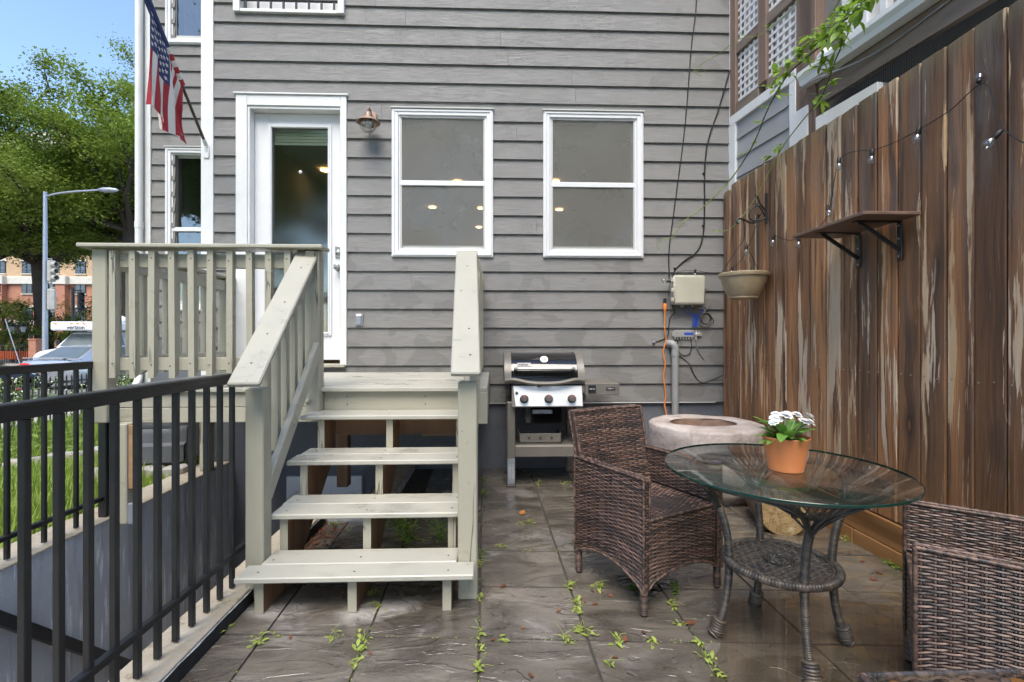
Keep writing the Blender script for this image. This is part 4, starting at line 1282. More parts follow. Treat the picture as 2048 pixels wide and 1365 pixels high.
# ================================================================ STONE PLANTER AND LOG
def m_stone():
    t = NT('pinkish_sandstone'); c = t.co
    big = t.noise(t.map(c, (1, 1, 1.6)), 3.2, 6, .62, .5)
    k = t.ramp(big, [(.28, (.27, .225, .205)), (.5, (.44, .375, .345)), (.72, (.56, .505, .47))])
    st_ = t.step(t.noise(t.map(c, (9, 9, 1.1)), 1.0, 5, .65), .55, .68); k = t.mix(t.math('MULTIPLY', st_, .4), k, (.20, .165, .11))
    cr = t.step(t.math('ABSOLUTE', t.math('SUBTRACT', t.noise(c, 4.5, 4, .55, 1.0), .5)), .008, .002); k = t.mix(t.math('MULTIPLY', cr, .55), k, (.12, .1, .09))
    return t.done(k, .75, 0, t.bump(t.noise(c, 15, 7, .68), .7, .02))
M['stone'] = m_stone()
M['rustsoil'] = m_plain('rusty_wet_basin', (.19, .12, .085), .6, 0, .4, 10, .006)
pt = thing('stone_planter', 'round weathered pink grey stone basin against the house wall', 'planter', (1.69, 3.80, 0))
def wobr(p, i):
    if i >= 12: p = Vector((p.x, p.y * .72 + .055, p.z))
    n_ = mnoise.noise(Vector((p.x * 4, p.y * 4, p.z * 3 + 5))) * .014 + mnoise.noise(Vector((p.x * 13, p.y * 13, p.z * 9))) * .006
    r0 = math.hypot(p.x, p.y) or 1
    return Vector((p.x * (1 + n_ / r0), p.y * (1 + n_ / r0), p.z + (mnoise.noise(Vector((p.x * 7, p.y * 7, 1))) * .008 if i > 7 else 0)))
b = MB(); b.lathe([(.33, .0), (.34, .055), (.40, .06), (.43, .09), (.438, .16), (.435, .24), (.432, .32), (.432, .40), (.434, .47), (.434, .53), (.428, .543), (.412, .549), (.36, .551), (.30, .548), (.272, .538)], 64, (1.69, 3.80, 0), cap=(True, False), wob=wobr); b.build('basin', M['stone'], pt, 50)
b = MB(); b.lathe([(.274, .540), (.262, .50), (.25, .44), (.15, .42), (0, .415)], 64, (1.69, 3.80, 0), cap=(False, False), wob=lambda p, i: Vector((p.x * 1.005, p.y * .725 + .055, p.z))); b.build('hollow', M['rustsoil'], pt, 50)

M['bark'] = m_plain('rough_bark', (.10, .06, .035), .85, 0, .5, 16, .02)
def m_endgrain():
    t = NT('cracked_end_grain'); c = t.co
    k = t.mix(t.noise(c, 12, 5, .7), (.22, .13, .05), (.46, .33, .16))
    cw = t.vmath('ADD', c, (0, 0, 0)); cr = t.step(t.math('ABSOLUTE', t.math('SUBTRACT', t.noise(c, 16, 4, .6, 1.5), .5)), .02, .004); k = t.mix(t.math('MULTIPLY', cr, .85), k, (.035, .022, .012)); k = t.mix(t.math('MULTIPLY', t.step(t.voro(t.vmath('ADD', c, (0, 0, 0)), 7, 'DISTANCE_TO_EDGE'), .015, .004), .5), k, (.03, .02, .012)); k = t.mix(t.math('MULTIPLY', t.step(t.noise(c, 5, 3), .62, .7), .7), k, (.55, .48, .3))
    return t.done(k, .8, 0, t.bump(t.noise(c, 20, 6, .7), .8, .02))
M['endgrain'] = m_endgrain()
lg = thing('cut_log', 'short cracked log lying against the fence behind the glass table', 'log', (1.80, 3.05, 0))
def wobl(p, i): return p * (1 + .10 * mnoise.noise(Vector((p.x * 9, p.y * 9, p.z * 4))))
RX = Matrix.Translation((1.80, 2.93, .145)) @ Matrix.Rotation(R(-90), 4, 'X') @ Matrix.Rotation(R(12), 4, 'Y')
b = MB(); b.lathe([(.150, 0), (.157, .04), (.152, .12), (.158, .2), (.15, .3), (.146, .36)], 28, M=RX, wob=wobl, cap=(False, True)); b.build('bark', M['bark'], lg, 40)
b = MB(); b.lathe([(.149, .0), (.144, -.006), (.08, -.012), (.0, -.008)], 28, M=RX, wob=wobl, cap=(False, False)); b.build('cut_face', M['endgrain'], lg, 40)

# ================================================================ WOVEN FURNITURE
class WB(MB):
    """mesh builder that also keeps a colour for each vertex"""
    def __init__(s): super().__init__(); s.c = []

    def fill(s, col):
        while len(s.c) < len(s.v): s.c.append(col)
        return s

    def finish(s, name, mat, parent, smooth=60, local=True):
        me = s.mesh(name, [mat], smooth, None if local else wloc(parent))
        at = me.attributes.new('col', 'FLOAT_COLOR', 'POINT')
        flat = []
        for c in s.c: flat += [c[0], c[1], c[2], 1.0]
        at.data.foreach_set('color', flat)
        o = bpy.data.objects.new(name, me); COL.objects.link(o); o.parent = parent
        return o


BROWNS = [(.118, .070, .053), (.095, .056, .043), (.145, .088, .066), (.052, .037, .031), (.042, .031, .027), (.075, .048, .038), (.17, .105, .08)]
DARKS = [(.028, .022, .023), (.02, .017, .018), (.045, .03, .028)]
rw = random.Random(77)


def weave(wb, pos, nrm, nu, nv, amp, du, dv, clip=None):
    """strands run along u in nv rows over pairs of stakes; pos(u,v) gives a point, nrm the outward normal"""
    K = 4
    for j in range(nv):
        v0 = (j + .5) / nv
        col = rw.choice(BROWNS)
        us = [i / (nu * K) for i in range(nu * K + 1)]
        run = []
        prevw = None
        for i, u in enumerate(us):
            if rw.random() < .035: col = rw.choice(BROWNS)
            ok = clip is None or clip(u, v0)
            if not ok:
                run = []; continue
            n_ = nrm(u, v0) if callable(nrm) else nrm
            o_ = amp * math.cos(math.pi * (u * nu - .5) + j * math.pi)
            w = .43 / nv
            b = len(wb.v)
            jit = rw.uniform(-.0006, .0006)
            wb.v.append(tuple(pos(u, v0 - w) + n_ * (o_ - amp * .55)))
            wb.v.append(tuple(pos(u, v0) + n_ * (o_ + amp * .35 + jit)))
            wb.v.append(tuple(pos(u, v0 + w) + n_ * (o_ - amp * .55)))
            f_ = rw.uniform(.85, 1.15); cc = tuple(x * f_ for x in col)
            wb.c += [cc, cc, cc]
            if run:
                a = run[-1]
                wb.f += [[a, b, b + 1, a + 1], [a + 1, b + 1, b + 2, a + 2]]; wb.m += [0, 0]
            run.append(b)
    for k in range(nu):
        uc = (k + .5) / nu
        for du_ in (-.12 / nu, .12 / nu):
            col = rw.choice(BROWNS[:3] + DARKS)
            run = []
            for i in range(nv * 2 + 1):
                v_ = i / (nv * 2)
                if clip is not None and not clip(uc, v_): run = []; continue
                n_ = nrm(uc, v_) if callable(nrm) else nrm
                o_ = -amp * math.cos(math.pi * (v_ * nv - .5 + k)) * .9
                w = .085 / nu
                b = len(wb.v)
                wb.v.append(tuple(pos(uc + du_ - w, v_) + n_ * (o_ - amp * .3)))
                wb.v.append(tuple(pos(uc + du_, v_) + n_ * (o_ + amp * .1)))
                wb.v.append(tuple(pos(uc + du_ + w, v_) + n_ * (o_ - amp * .3)))
                wb.c += [col] * 3
                if run:
                    a = run[-1]
                    wb.f += [[a, a + 1, b + 1, b], [a + 1, a + 2, b + 2, b + 1]]; wb.m += [0, 0]
                run.append(b)


def wrap_strip(wb, pts, r, pitch=.012):
    """a bar wrapped with strand: ringed tube"""
    P = [Vector(p) for p in pts]
    L = sum((P[i + 1] - P[i]).length for i in range(len(P) - 1)); n = max(6, int(L / pitch) * 3)
    # resample
    out = []; acc = [0]
    for i in range(len(P) - 1): acc.append(acc[-1] + (P[i + 1] - P[i]).length)
    for k in range(n + 1):
        d = L * k / n; i = 0
        while i < len(P) - 2 and acc[i + 1] < d: i += 1
        t = (d - acc[i]) / max(1e-6, acc[i + 1] - acc[i]); out.append(P[i].lerp(P[i + 1], t))
    rr = [r * (1.0 if k % 3 else .84) for k in range(n + 1)]
    b0 = len(wb.v); wb.tube(out, rr, 8)
    col = rw.choice(BROWNS)
    for k in range(n + 1):
        if k % 3 == 0: col = rw.choice(BROWNS)
        wb.c += [col] * 8


M['wicker'] = m_attr('brown_resin_wicker', .48, .0004, spec=.5)
M['greywicker'] = m_attr('grey_brown_resin_wicker', .42, .0004)


def wicker_chair(label, loc, rz, fine=1.0):
    t = thing('wicker_chair', label, 'chair', loc, rz, None)
    HWD, D0, D1, ZA, ZS = .245, -.245, .245, .605, .415
    Z = Vector((0, 0, 1)); X = Vector((1, 0, 0)); Yv = Vector((0, 1, 0))
    dk = DARKS[0]

    def core(wb, *a): MB.box(wb, *a); wb.fill(dk)
    # arms: woven panels from arm top down to an arched foot line
    for sg in (-1, 1):
        wb = WB(); xo = sg * (HWD + .018); xi = sg * (HWD - .018)
        def lowz(u): return .105 + .075 * math.sin(math.pi * u) ** .7
        # core follows the arch
        pr = [(D0 + .004, ZA - .008), (D0 + .004, .12)] + [(D0 + .004 + (D1 - D0 - .008) * k / 12, lowz(k / 12) + .008) for k in range(13)] + [(D1 - .004, ZA - .008)]
        wb.prism(pr, xi + sg * .004, xo - sg * .004, 'x'); wb.fill(dk)
        def po(u, v, x=xo): return Vector((x, D0 + (D1 - D0) * u, lowz(u) + (ZA - lowz(u)) * v))
        nr = int(50 * fine); ns = int(15 * fine)
        weave(wb, po if sg > 0 else (lambda u, v: po(1 - u, v)), X * sg, ns, nr, .0030, 0, 0)
        def pi_(u, v): return Vector((xi, D0 + (D1 - D0) * u, ZS + .01 + (ZA - ZS - .01) * v))
        weave(wb, pi_ if sg < 0 else (lambda u, v: pi_(1 - u, v)), X * -sg, ns, int(20 * fine), .0028, 0, 0)
        weave(wb, lambda u, v: Vector((xi + (xo - xi) * v, D0 + (D1 - D0) * u, ZA)), Z, ns, 3, .002, 0, 0)
        weave(wb, lambda u, v: Vector((xi + (xo - xi) * u if sg > 0 else xo + (xi - xo) * u, D0, .11 + (ZA - .11) * v)), -Yv, 2, int(40 * fine), .002, 0, 0)
        for yy in (D0, D1): wrap_strip(wb, [(xo, yy, .10), (xo, yy, ZA)], .006); wrap_strip(wb, [(xi, yy, ZS), (xi, yy, ZA)], .006)
        wrap_strip(wb, [(xo, D0, ZA), (xo, D1, ZA)], .0065); wrap_strip(wb, [(xi, D0, ZA), (xi, D1, ZA)], .006)
        wrap_strip(wb, [po(k / 12, 0) for k in range(13)], .0065)
        wb.finish('arm', M['wicker'], t)
    # front apron under the seat
    wb = WB()
    def fz(u): return .11 + .06 * math.sin(math.pi * u) ** .6
    pr = [(-HWD + .02 + (2 * HWD - .04) * k / 12, fz(k / 12) + .01) for k in range(13)] + [(HWD - .02, ZS - .01), (-HWD + .02, ZS - .01)]
    wb.prism(pr, D0 + .012, D0 + .03, 'y'); wb.fill(dk)
    def pf2(u, v): return Vector((-HWD + .018 + (2 * HWD - .036) * u, D0 + .008, fz(u) + (ZS - fz(u)) * v))
    weave(wb, pf2, -Yv, int(15 * fine), int(32 * fine), .0028, 0, 0)
    wrap_strip(wb, [pf2(k / 12, 0) for k in range(13)], .0065); wrap_strip(wb, [pf2(0, 1), pf2(1, 1)], .0075)
    wb.finish('front_apron', M['wicker'], t)
    # seat
    wb = WB(); core(wb, -HWD + .02, HWD - .02, D0 + .012, D1, ZS - .03, ZS - .004)
    weave(wb, lambda u, v: Vector((-HWD + .02 + (2 * HWD - .04) * u, D0 + .01 + (D1 - D0 - .02) * v, ZS - .006 * math.sin(math.pi * u))), Z, int(15 * fine), int(40 * fine), .0028, 0, 0)
    wb.finish('seat', M['wicker'], t)
    # backrest, leaning back and a little curved
    wb = WB(); zt_ = .83; lean = .085
    def pb(u, v, o=0.0):
        w_ = HWD - .012 + .012 * v
        return Vector((-w_ + 2 * w_ * u, D1 - .07 + (lean + .02) * v + .02 * math.sin(math.pi * u) + o, ZS - .02 + (zt_ - ZS + .02) * v))
    nb_ = Vector((0, -1, .2)).normalized()
    b0 = len(wb.v)
    wb.grid(lambda u, v: pb(u, v, .008), 8, 6); wb.grid(lambda u, v: pb(1 - u, v, .03), 8, 6); wb.fill(dk)
    weave(wb, pb, nb_, int(15 * fine), int(42 * fine), .0028, 0, 0)
    def pk(u, v): p = pb(1 - u, v, .04); return p
    weave(wb, pk, -nb_, int(15 * fine), int(42 * fine), .0028, 0, 0)
    weave(wb, lambda u, v: pb(u, 1, .04 * v), Z, int(13 * fine), 3, .002, 0, 0)
    wrap_strip(wb, [pb(k / 8, 1) for k in range(9)], .0068); wrap_strip(wb, [pb(k / 8, 1, .04) for k in range(9)], .0068)
    for u in (0, 1):
        wrap_strip(wb, [pb(u, k / 6) for k in range(7)], .0068); wrap_strip(wb, [pb(u, k / 6, .04) for k in range(7)], .0068)
        wb.grid(lambda a, v: pb(u, v, .04 * a), 2, 6); wb.fill(BROWNS[5])
    wb.finish('backrest', M['wicker'], t)
    wb = WB()
    def prr(u, v): return Vector((HWD - .01 - (2 * HWD - .02) * u, D1 + .008, .12 + (.60 - .12) * v))
    core(wb, -HWD + .02, HWD - .02, D1 + .001, D1 + .004, .13, .58); weave(wb, prr, Yv, int(13 * fine), int(36 * fine), .0028, 0, 0)
    wb.finish('back_panel', M['wicker'], t)
    for sx in (-1, 1):
        for y_ in (D0 + .014, D1 - .014):
            wb = WB(); wrap_strip(wb, [(sx * (HWD + .002), y_, .006), (sx * (HWD + .002), y_, .14)], .019, .010)
            MB.lathe(wb, [(.012, 0), (.015, .003), (.015, .008)], 10, (sx * (HWD + .002), y_, 0)); wb.fill((.01, .01, .01))
            wb.finish('leg', M['wicker'], t)
    return t


wicker_chair('brown wicker armchair standing between the gas grill and the glass table', (.766, 2.415, 0), R(28))
wicker_chair('brown wicker armchair drawn up to the table right beside the cedar fence', (1.60, 1.432, 0), R(231.5))

# low glass-topped wicker table in the foreground
lt = thing('low_wicker_table', 'low square wicker table with a glass top on brown pads', 'side table', (1.04, .90, 0))
wb = WB(); lx0, lx1, ly0, ly1, lz = -.185, .20, -.19, .19, .435
MB.box(wb, lx0 + .012, lx1 - .012, ly0 + .012, ly1 - .012, .05, lz - .006); wb.fill(DARKS[0])
weave(wb, lambda u, v: Vector((lx0, ly1 + (ly0 - ly1) * u, .06 + (lz - .06) * v)), Vector((-1, 0, 0)), 12, 34, .003, 0, 0)
weave(wb, lambda u, v: Vector((lx1 + (lx0 - lx1) * u, ly1, .06 + (lz - .06) * v)), Vector((0, 1, 0)), 12, 34, .003, 0, 0)
weave(wb, lambda u, v: Vector((lx0 + (lx1 - lx0) * u, ly0 + (ly1 - ly0) * v, lz)), Vector((0, 0, 1)), 12, 26, .003, 0, 0)
for a, b_ in (((lx0, ly1, lz), (lx1, ly1, lz)), ((lx0, ly0, lz), (lx0, ly1, lz)), ((lx0, ly1, .05), (lx0, ly1, lz)), ((lx1, ly1, .05), (lx1, ly1, lz)), ((lx1, ly0, lz), (lx1, ly1, lz))): wrap_strip(wb, [a, b_], .009)
wb.finish('woven_body', M['wicker'], lt)
M['tableglass'] = m_glass('green_edged_table_glass', (.95, .975, .965), .02, 1.0, (30, .10, .003), .14)
b = MB(); b.box(lx0 + .005, lx1 - .005, ly0 + .005, ly1 - .005, lz + .010, lz + .016, .001); b.build('glass_top', M['tableglass'], lt, local=True)
M['pad'] = m_plain('brown_rubber_pad', (.22, .09, .02), .4)
for x_, y_ in ((lx0 + .05, ly1 - .045), (lx1 - .05, ly1 - .045)):
    b = MB(); b.lathe([(.017, 0), (.017, .0075), (0, .008)], 16, (x_, y_, lz + .0025)); b.build('pad', M['pad'], lt, 40, local=True)
for sx, sy in ((-1, -1), (1, -1), (1, 1), (-1, 1)):
    b = MB(); b.lathe([(.015, 0), (.018, .01), (.018, .06)], 10, (.007 + sx * .16, sy * .16, 0)); b.build('foot', M['wire'], lt, 40, local=True)

# ---------------------------------------------------------------- round glass table
TC = Vector((1.16, 1.915, 0)); TZ = .70
GREYS = [(.062, .052, .045), (.048, .041, .036), (.08, .066, .054), (.038, .033, .031), (.064, .049, .038), (.105, .081, .061)]
BR, BROWNS_keep = GREYS, BROWNS
tb = thing('glass_table', 'round glass table on curved grey wicker legs with a woven lower shelf', 'table', tuple(TC))
BROWNS = GREYS
for k, a in enumerate((172, 262, 352, 82)):
    ca, sa = math.cos(R(a)), math.sin(R(a))
    def LP(r_, z_): return Vector((ca * r_, sa * r_, z_))
    wb = WB()
    wrap_strip(wb, curve([LP(.252, .012), LP(.238, .05), LP(.214, .14), LP(.200, .26), LP(.200, .36), LP(.215, .46), LP(.238, .53)], 6), .0165, .0075)
    lg_ = wb.finish('leg', M['greywicker'], tb)
    wb = WB(); wrap_strip(wb, [LP(.262, .004), LP(.25, .02), LP(.243, .05), LP(.236, .07)], .031, .010); wb.finish('foot', M['greywicker'], lg_)
    # the two arching arms that spread from the leg top to the rim, and the lattice between
    wb = WB()
    top = LP(.236, .525)
    def rimp(da, r_=.355, z_=.672): return Vector((math.cos(R(a + da)) * r_, math.sin(R(a + da)) * r_, z_))
    for sg in (-1, 1):
        arc = curve([top, rimp(sg * 7, .265, .585), rimp(sg * 17, .31, .635), rimp(sg * 30, .335, .660), rimp(sg * 45, .345, .667)], 6)
        wb.tube(arc, .011, 7); wb.c += [rw.choice(GREYS) if i % 7 == 0 else wb.c[-1] if wb.c else GREYS[0] for i in range(7 * len(arc))]
        arc2 = [p + Vector((0, 0, -.010)) + LP(.01, 0) for p in arc]; wb.tube(arc2, .005, 6); wb.fill(GREYS[1])
    N_ = 12
    for sg in (-1, 1):
        for i in range(N_):
            f0 = -1 + 2 * (i + .5) / N_
            p1 = rimp(f0 * 34, .352, .672)
            f1 = f0 * .25 + sg * .55
            q = rimp(max(-1, min(1, f0 + sg * .55)) * 12, .262, .575 + .02 * abs(f1))
            mid = (p1 + q) / 2 + Vector((ca, sa, -.2)) * .012
            wb.tube(curve([p1, mid, q], 4), .0042, 5); wb.fill(rw.choice(GREYS))
    for i in range(7):
        f0 = -1 + 2 * i / 6
        wb.tube(curve([rimp(f0 * 16, .285, .60), rimp(f0 * 8, .258, .56), LP(.236, .52)], 4), .0045, 5); wb.fill(rw.choice(GREYS))
    wb.finish('woven_spandrel', M['greywicker'], tb)
wb = WB(); ringp = [Vector((math.cos(R(6 * i)) * .352, math.sin(R(6 * i)) * .352, .675)) for i in range(60)]
wb.tube(ringp, .011, 8, closed=True); wb.fill(GREYS[0]); wb.tube([p + Vector((0, 0, -.014)) for p in ringp], .006, 6, closed=True); wb.fill(GREYS[3]); wb.finish('rim_ring', M['greywicker'], tb)
# lower shelf
SZ, SR = .315, .205
wb = WB(); wrap_strip(wb, [Vector((math.cos(R(5 * i)) * SR, math.sin(R(5 * i)) * SR, SZ)) for i in range(73)], .0165, .011); sh2 = wb.finish('shelf_ring', M['greywicker'], tb)
wb = WB(); SI = SR - .012
for ang in (28, 118):
    ca, sa = math.cos(R(ang)), math.sin(R(ang))
    for i in range(-8, 9):
        o_ = i * .0225
        if abs(o_) >= SI: continue
        hl = math.sqrt(SI * SI - o_ * o_)
        for w_ in (-.003, .003):
            pts = []
            for k in range(25):
                s_ = -hl + 2 * hl * k / 24
                pts.append(Vector((ca * s_ - sa * (o_ + w_), sa * s_ + ca * (o_ + w_), SZ + .002 + .0025 * math.cos(s_ / .0225 * math.pi + i * math.pi + (0 if ang == 28 else math.pi)))))
            wb.tube(pts, .0027, 4); wb.fill(rw.choice(GREYS))
for r_, tw in ((SI + .002, 30), (SI - .010, 26), (.055, 10), (.044, 8), (.033, 7)):
    for ph in (0, math.pi):
        pts = [Vector((math.cos(R(4 * i)) * (r_ + .003 * math.cos(tw * R(4 * i) + ph)), math.sin(R(4 * i)) * (r_ + .003 * math.cos(tw * R(4 * i) + ph)), SZ + .008 + .004 * math.sin(tw * R(4 * i) + ph))) for i in range(90)]
        wb.tube(pts, .0032, 5, closed=True); wb.fill(rw.choice(GREYS))
wb.finish('shelf_weave', M['greywicker'], tb)['kind'] = 'stuff'
BROWNS = BROWNS_keep
# glass
b = MB(); GR = .448; b.lathe([(0, TZ - .008), (GR - .003, TZ - .008), (GR, TZ - .006)], 96, cap=(False, False)); b.lathe([(GR, TZ - .002), (GR - .003, TZ), (0, TZ)], 96, cap=(False, False)); b.build('glass_top', M['tableglass'], tb, 40, local=True)
M['glassedge'] = m_plain('dark_green_glass_edge', (.008, .035, .026), .12, 0, .1, 3)
b = MB(); b.lathe([(GR - .001, TZ - .0092), (GR + .001, TZ - .008), (GR + .001, TZ - .0012), (GR - .0005, TZ + .0004)], 96, cap=(False, False)); b.build('glass_edge', M['glassedge'], tb, 40, local=True)
M['drop'] = m_glass('water_drop', (.93, .95, .96), .0, 1.0)
b = MB(); rd_ = random.Random(4)
for k in range(46):
    a = R(rd_.uniform(185, 345)); r_ = rd_.uniform(.0022, .0045); b.lathe([(0, -r_ * 1.5), (r_ * .7, -r_ * 1.1), (r_, -r_ * .3), (r_ * .8, 0)], 8, (math.cos(a) * (GR - .004), math.sin(a) * (GR - .004), TZ - .008), cap=(False, False))
for k in range(420):
    a = rd_.uniform(0, 2 * math.pi); q = GR * math.sqrt(rd_.random()) * .985; r_ = rd_.uniform(.0012, .0042); b.lathe([(r_, 0), (r_ * .8, r_ * .3), (r_ * .35, r_ * .5), (0, r_ * .52)], 7, (math.cos(a) * q, math.sin(a) * q, TZ + .0004), sx=rd_.uniform(.8, 1.9), cap=(False, False))
b.build('raindrops', M['drop'], tb, 60, 'stuff', local=True)

# ---------------------------------------------------------------- potted daisies on the table
M['terracotta'] = m_plain('orange_terracotta', (.47, .155, .045), .55, 0, .08, 8, .0006)
M['potleaf'] = m_leaf('primrose_leaf', (.08, .24, .035), (.28, .48, .08), .25)
M['petal'] = m_plain('white_petal', (.82, .82, .8), .55, 0, .03)
M['palestem'] = m_plain('pale_flower_stem', (.3, .36, .2), .55)
FP = Vector((1.158, 1.872, TZ + .0015))
fp = thing('potted_flowers', 'orange terracotta pot of white flowers standing on the glass table', 'flower pot', tuple(FP))
b = MB(); b.lathe([(0, .002), (.058, 0), (.063, .003), (.084, .128), (.086, .132), (.084, .134), (.080, .130), (.062, .08), (0, .08)], 48, cap=(False, False)); b.build('pot', M['terracotta'], fp, 35, local=True)
b = MB(); b.lathe([(.078, .112), (.05, .118), (0, .12)], 24, cap=(False, False)); b.build('soil', M['earth'], fp, 40, local=True)
rf = random.Random(12)
for k in range(26):
    a = rf.uniform(0, 2 * math.pi); up = rf.choice((.2, .5, .8, 1.1, 1.4))
    d = Vector((math.cos(a), math.sin(a), up)); r0 = rf.uniform(.01, .05)
    L = rf.uniform(.06, .085) if up < 1 else rf.uniform(.07, .10)
    b = MB(); add_leaf(b, Vector((math.cos(a) * r0, math.sin(a) * r0, .118 + rf.uniform(0, .045))), d, Vector((-math.cos(a) * .6, -math.sin(a) * .6, 1)), L, L * .48, .3, .4 if up < 1 else .25, segs=6); b.build('leaf', M['potleaf'], fp, 60, local=True)
for k, (fx, fy, fz, fr_, ti) in enumerate(((-.062, -.03, .212, .024, -20), (-.075, -.045, .198, .022, -30), (-.052, -.04, .205, .018, -15), (-.028, -.045, .222, .029, 8), (.005, .0, .222, .021, 0), (.052, .01, .216, .024, 15), (.045, -.045, .198, .025, 18), (.068, -.045, .196, .024, 30), (.092, -.01, .212, .024, 42), (-.01, .05, .212, .022, 0), (.03, .055, .206, .02, 10))):
    c = Vector((fx, fy, fz))
    b = MB(); b.tube(curve([(fx * .25, fy * .25, .12), (fx * .5, fy * .55, .16), c], 5), .0016, 5); b.build('stem', M['palestem'], fp, 50, local=True)
    b = MB(); ax = Matrix.Rotation(R(ti), 4, 'Y') @ Matrix.Rotation(R(18), 4, 'X')
    for layer in range(3):
        n_ = 9 - layer * 2; r_ = fr_ * (1 - .26 * layer)
        for q in range(n_):
            a = 2 * math.pi * q / n_ + layer * .35
            d = ax.to_3x3() @ Vector((math.cos(a), math.sin(a), .12 + .3 * layer)); nn = ax.to_3x3() @ Vector((-math.cos(a) * .3, -math.sin(a) * .3, 1))
            add_leaf(b, c + (ax.to_3x3() @ Vector((0, 0, .0025 * layer))), d, nn, r_, r_ * .8, .25, .1, segs=3)
    b.build('flower', M['petal'], fp, 60, local=True)

# ================================================================ GAS GRILL
M['grillgrey'] = m_plain('warm_grey_enamel', (.17, .155, .135), .42, .2, .08, 6)
M['grillblack'] = m_plain('black_porcelain_enamel', (.008, .008, .009), .08, 0, .2, 3, spec=.7)
M['darkgrey'] = m_plain('dark_grey_plastic', (.06, .055, .05), .5)
M['red'] = m_plain('red_print', (.6, .03, .02), .5)
M['black'] = m_plain('black_print', (.01, .01, .01), .5)
M['platesilver'] = m_plain('matt_silver_plate', (.42, .41, .40), .6, 0, .04, 3)
gr = thing('gas_grill', 'black lidded gas grill on a grey cart beside the stairs', 'grill', (.42, 4.2, 0))
GX0, GX1, GY0, GY1 = .085, .735, 3.95, 4.43
for x0 in (.100, .655):
    for y0 in (3.945, 4.37):
        b = MB(); b.box(x0, x0 + .066, y0, y0 + .055, .012, .70, .006); leg = b.build('leg', M['grillgrey'], gr)
        b = MB(); b.box(x0 - .008, x0 + .074, y0 - .006, y0 + .061, 0, .018, .004); b.build('foot', M['darkgrey'], leg)
        if x0 < .2 and y0 < 4:
            b = MB(); b.box(x0 + .004, x0 + .062, y0 - .0025, y0 - .0005, .03, .235, .0); b.build('care_label', M['galv'], leg)
            me = text_mesh('CAUTION', .026, .0004, M['vinyl'])
            for k in range(2):
                o_ = piece('lettering', me, leg, (x0 + .022 + .026 * k - .42, y0 - .004 - 4.2, .13), (R(90), R(90), 0))
b = MB(); b.box(.166, .655, 3.95, 3.975, .245, .335, .004); b.build('front_panel', M['grillgrey'], gr)
for x0 in (.103, .706):
    b = MB(); b.box(x0, x0 + .012, 4.0, 4.37, .25, .33, .003); b.build('side_rail', M['grillgrey'], gr)
b = MB(); b.box(.115, .71, 3.976, 4.36, .322, .337, .003); b.build('bottom_shelf', M['grillgrey'], gr)
b = MB(); b.box(.20, .56, 4.02, 4.30, .34, .355, .002); ring_frame(b, .20, .56, .345, .425, .004, 4.02, 4.024, .001); b.box(.20, .56, 4.02, 4.028, .345, .425, .002); b.box(.20, .208, 4.02, 4.30, .345, .425); b.box(.552, .56, 4.02, 4.30, .345, .425); b.build('drip_tray', M['grillgrey'], gr)
for x in (.285, .38, .475):
    b = MB(); b.lathe([(.011, 0), (.011, .006), (0, .007)], 12, (x, 4.02, .39), M=Matrix.Rotation(R(90), 4, 'X')); b.build('tool_hook', M['darkgrey'], gr)
b = MB(); b.box(.125, .70, 4.0, 4.40, .66, .85, .01); b.box(.25, .57, 4.05, 4.35, .50, .66, .01); b.build('cook_box', M['grillblack'], gr)
b = MB(); b.box(.31, .48, 3.99, 4.01, .595, .63, .004); b.build('tray_handle', M['galv'], gr)
# control panel, leaning back
b = MB(); b.prism([(3.905, .665), (3.952, .838), (3.99, .845), (4.0, .665)], .138, .722, 'x'); cp_ = b.build('control_panel', M['grillgrey'], gr)
pn_ = Vector((0, -.965, .262))
b = MB(); b.raw([(.168, 3.903, .672), (.716, 3.903, .672), (.716, 3.9465, .832), (.150, 3.9465, .832)], [(0, 1, 2, 3)]); b.raw([(.150, 3.9455, .832), (.716, 3.9455, .832), (.716, 3.99, .848), (.150, 3.99, .848)], [(0, 1, 2, 3)]); b.build('steel_face', M['steel'], cp_)
KM = Matrix.Rotation(R(90 - 15.2), 4, 'X')
for x in (.238, .438, .628):
    c_ = (x, 3.916, .728)
    b = MB(); b.lathe([(.036, .001), (.036, .006), (.031, .008), (.029, .036), (.026, .042), (0, .043)], 26, c_, M=KM); kb = b.build('knob', M['darkgrey'], cp_, 35)
    b = MB(); b.lathe([(.042, .0005), (.042, .0025), (.036, .003)], 26, c_, M=KM, cap=(True, True)); b.build('bezel', M['steel'], kb, 35)
    b = MB(); b.cbox((.006, .022, .002), Matrix.Translation(c_) @ KM @ Matrix.Translation((0, .014, .0435))); b.build('pointer', M['red'], kb)
b = MB(); b.lathe([(.012, 0), (.012, .008), (.008, .014), (0, .015)], 14, (.178, 3.929, .775), M=KM); b.build('igniter', M['black'], cp_, 40)
b = MB(); b.beam((.345, 3.925, .832), (.455, 3.915, .862), .016, .02, .005); b.build('lighter', M['wire'], gr)
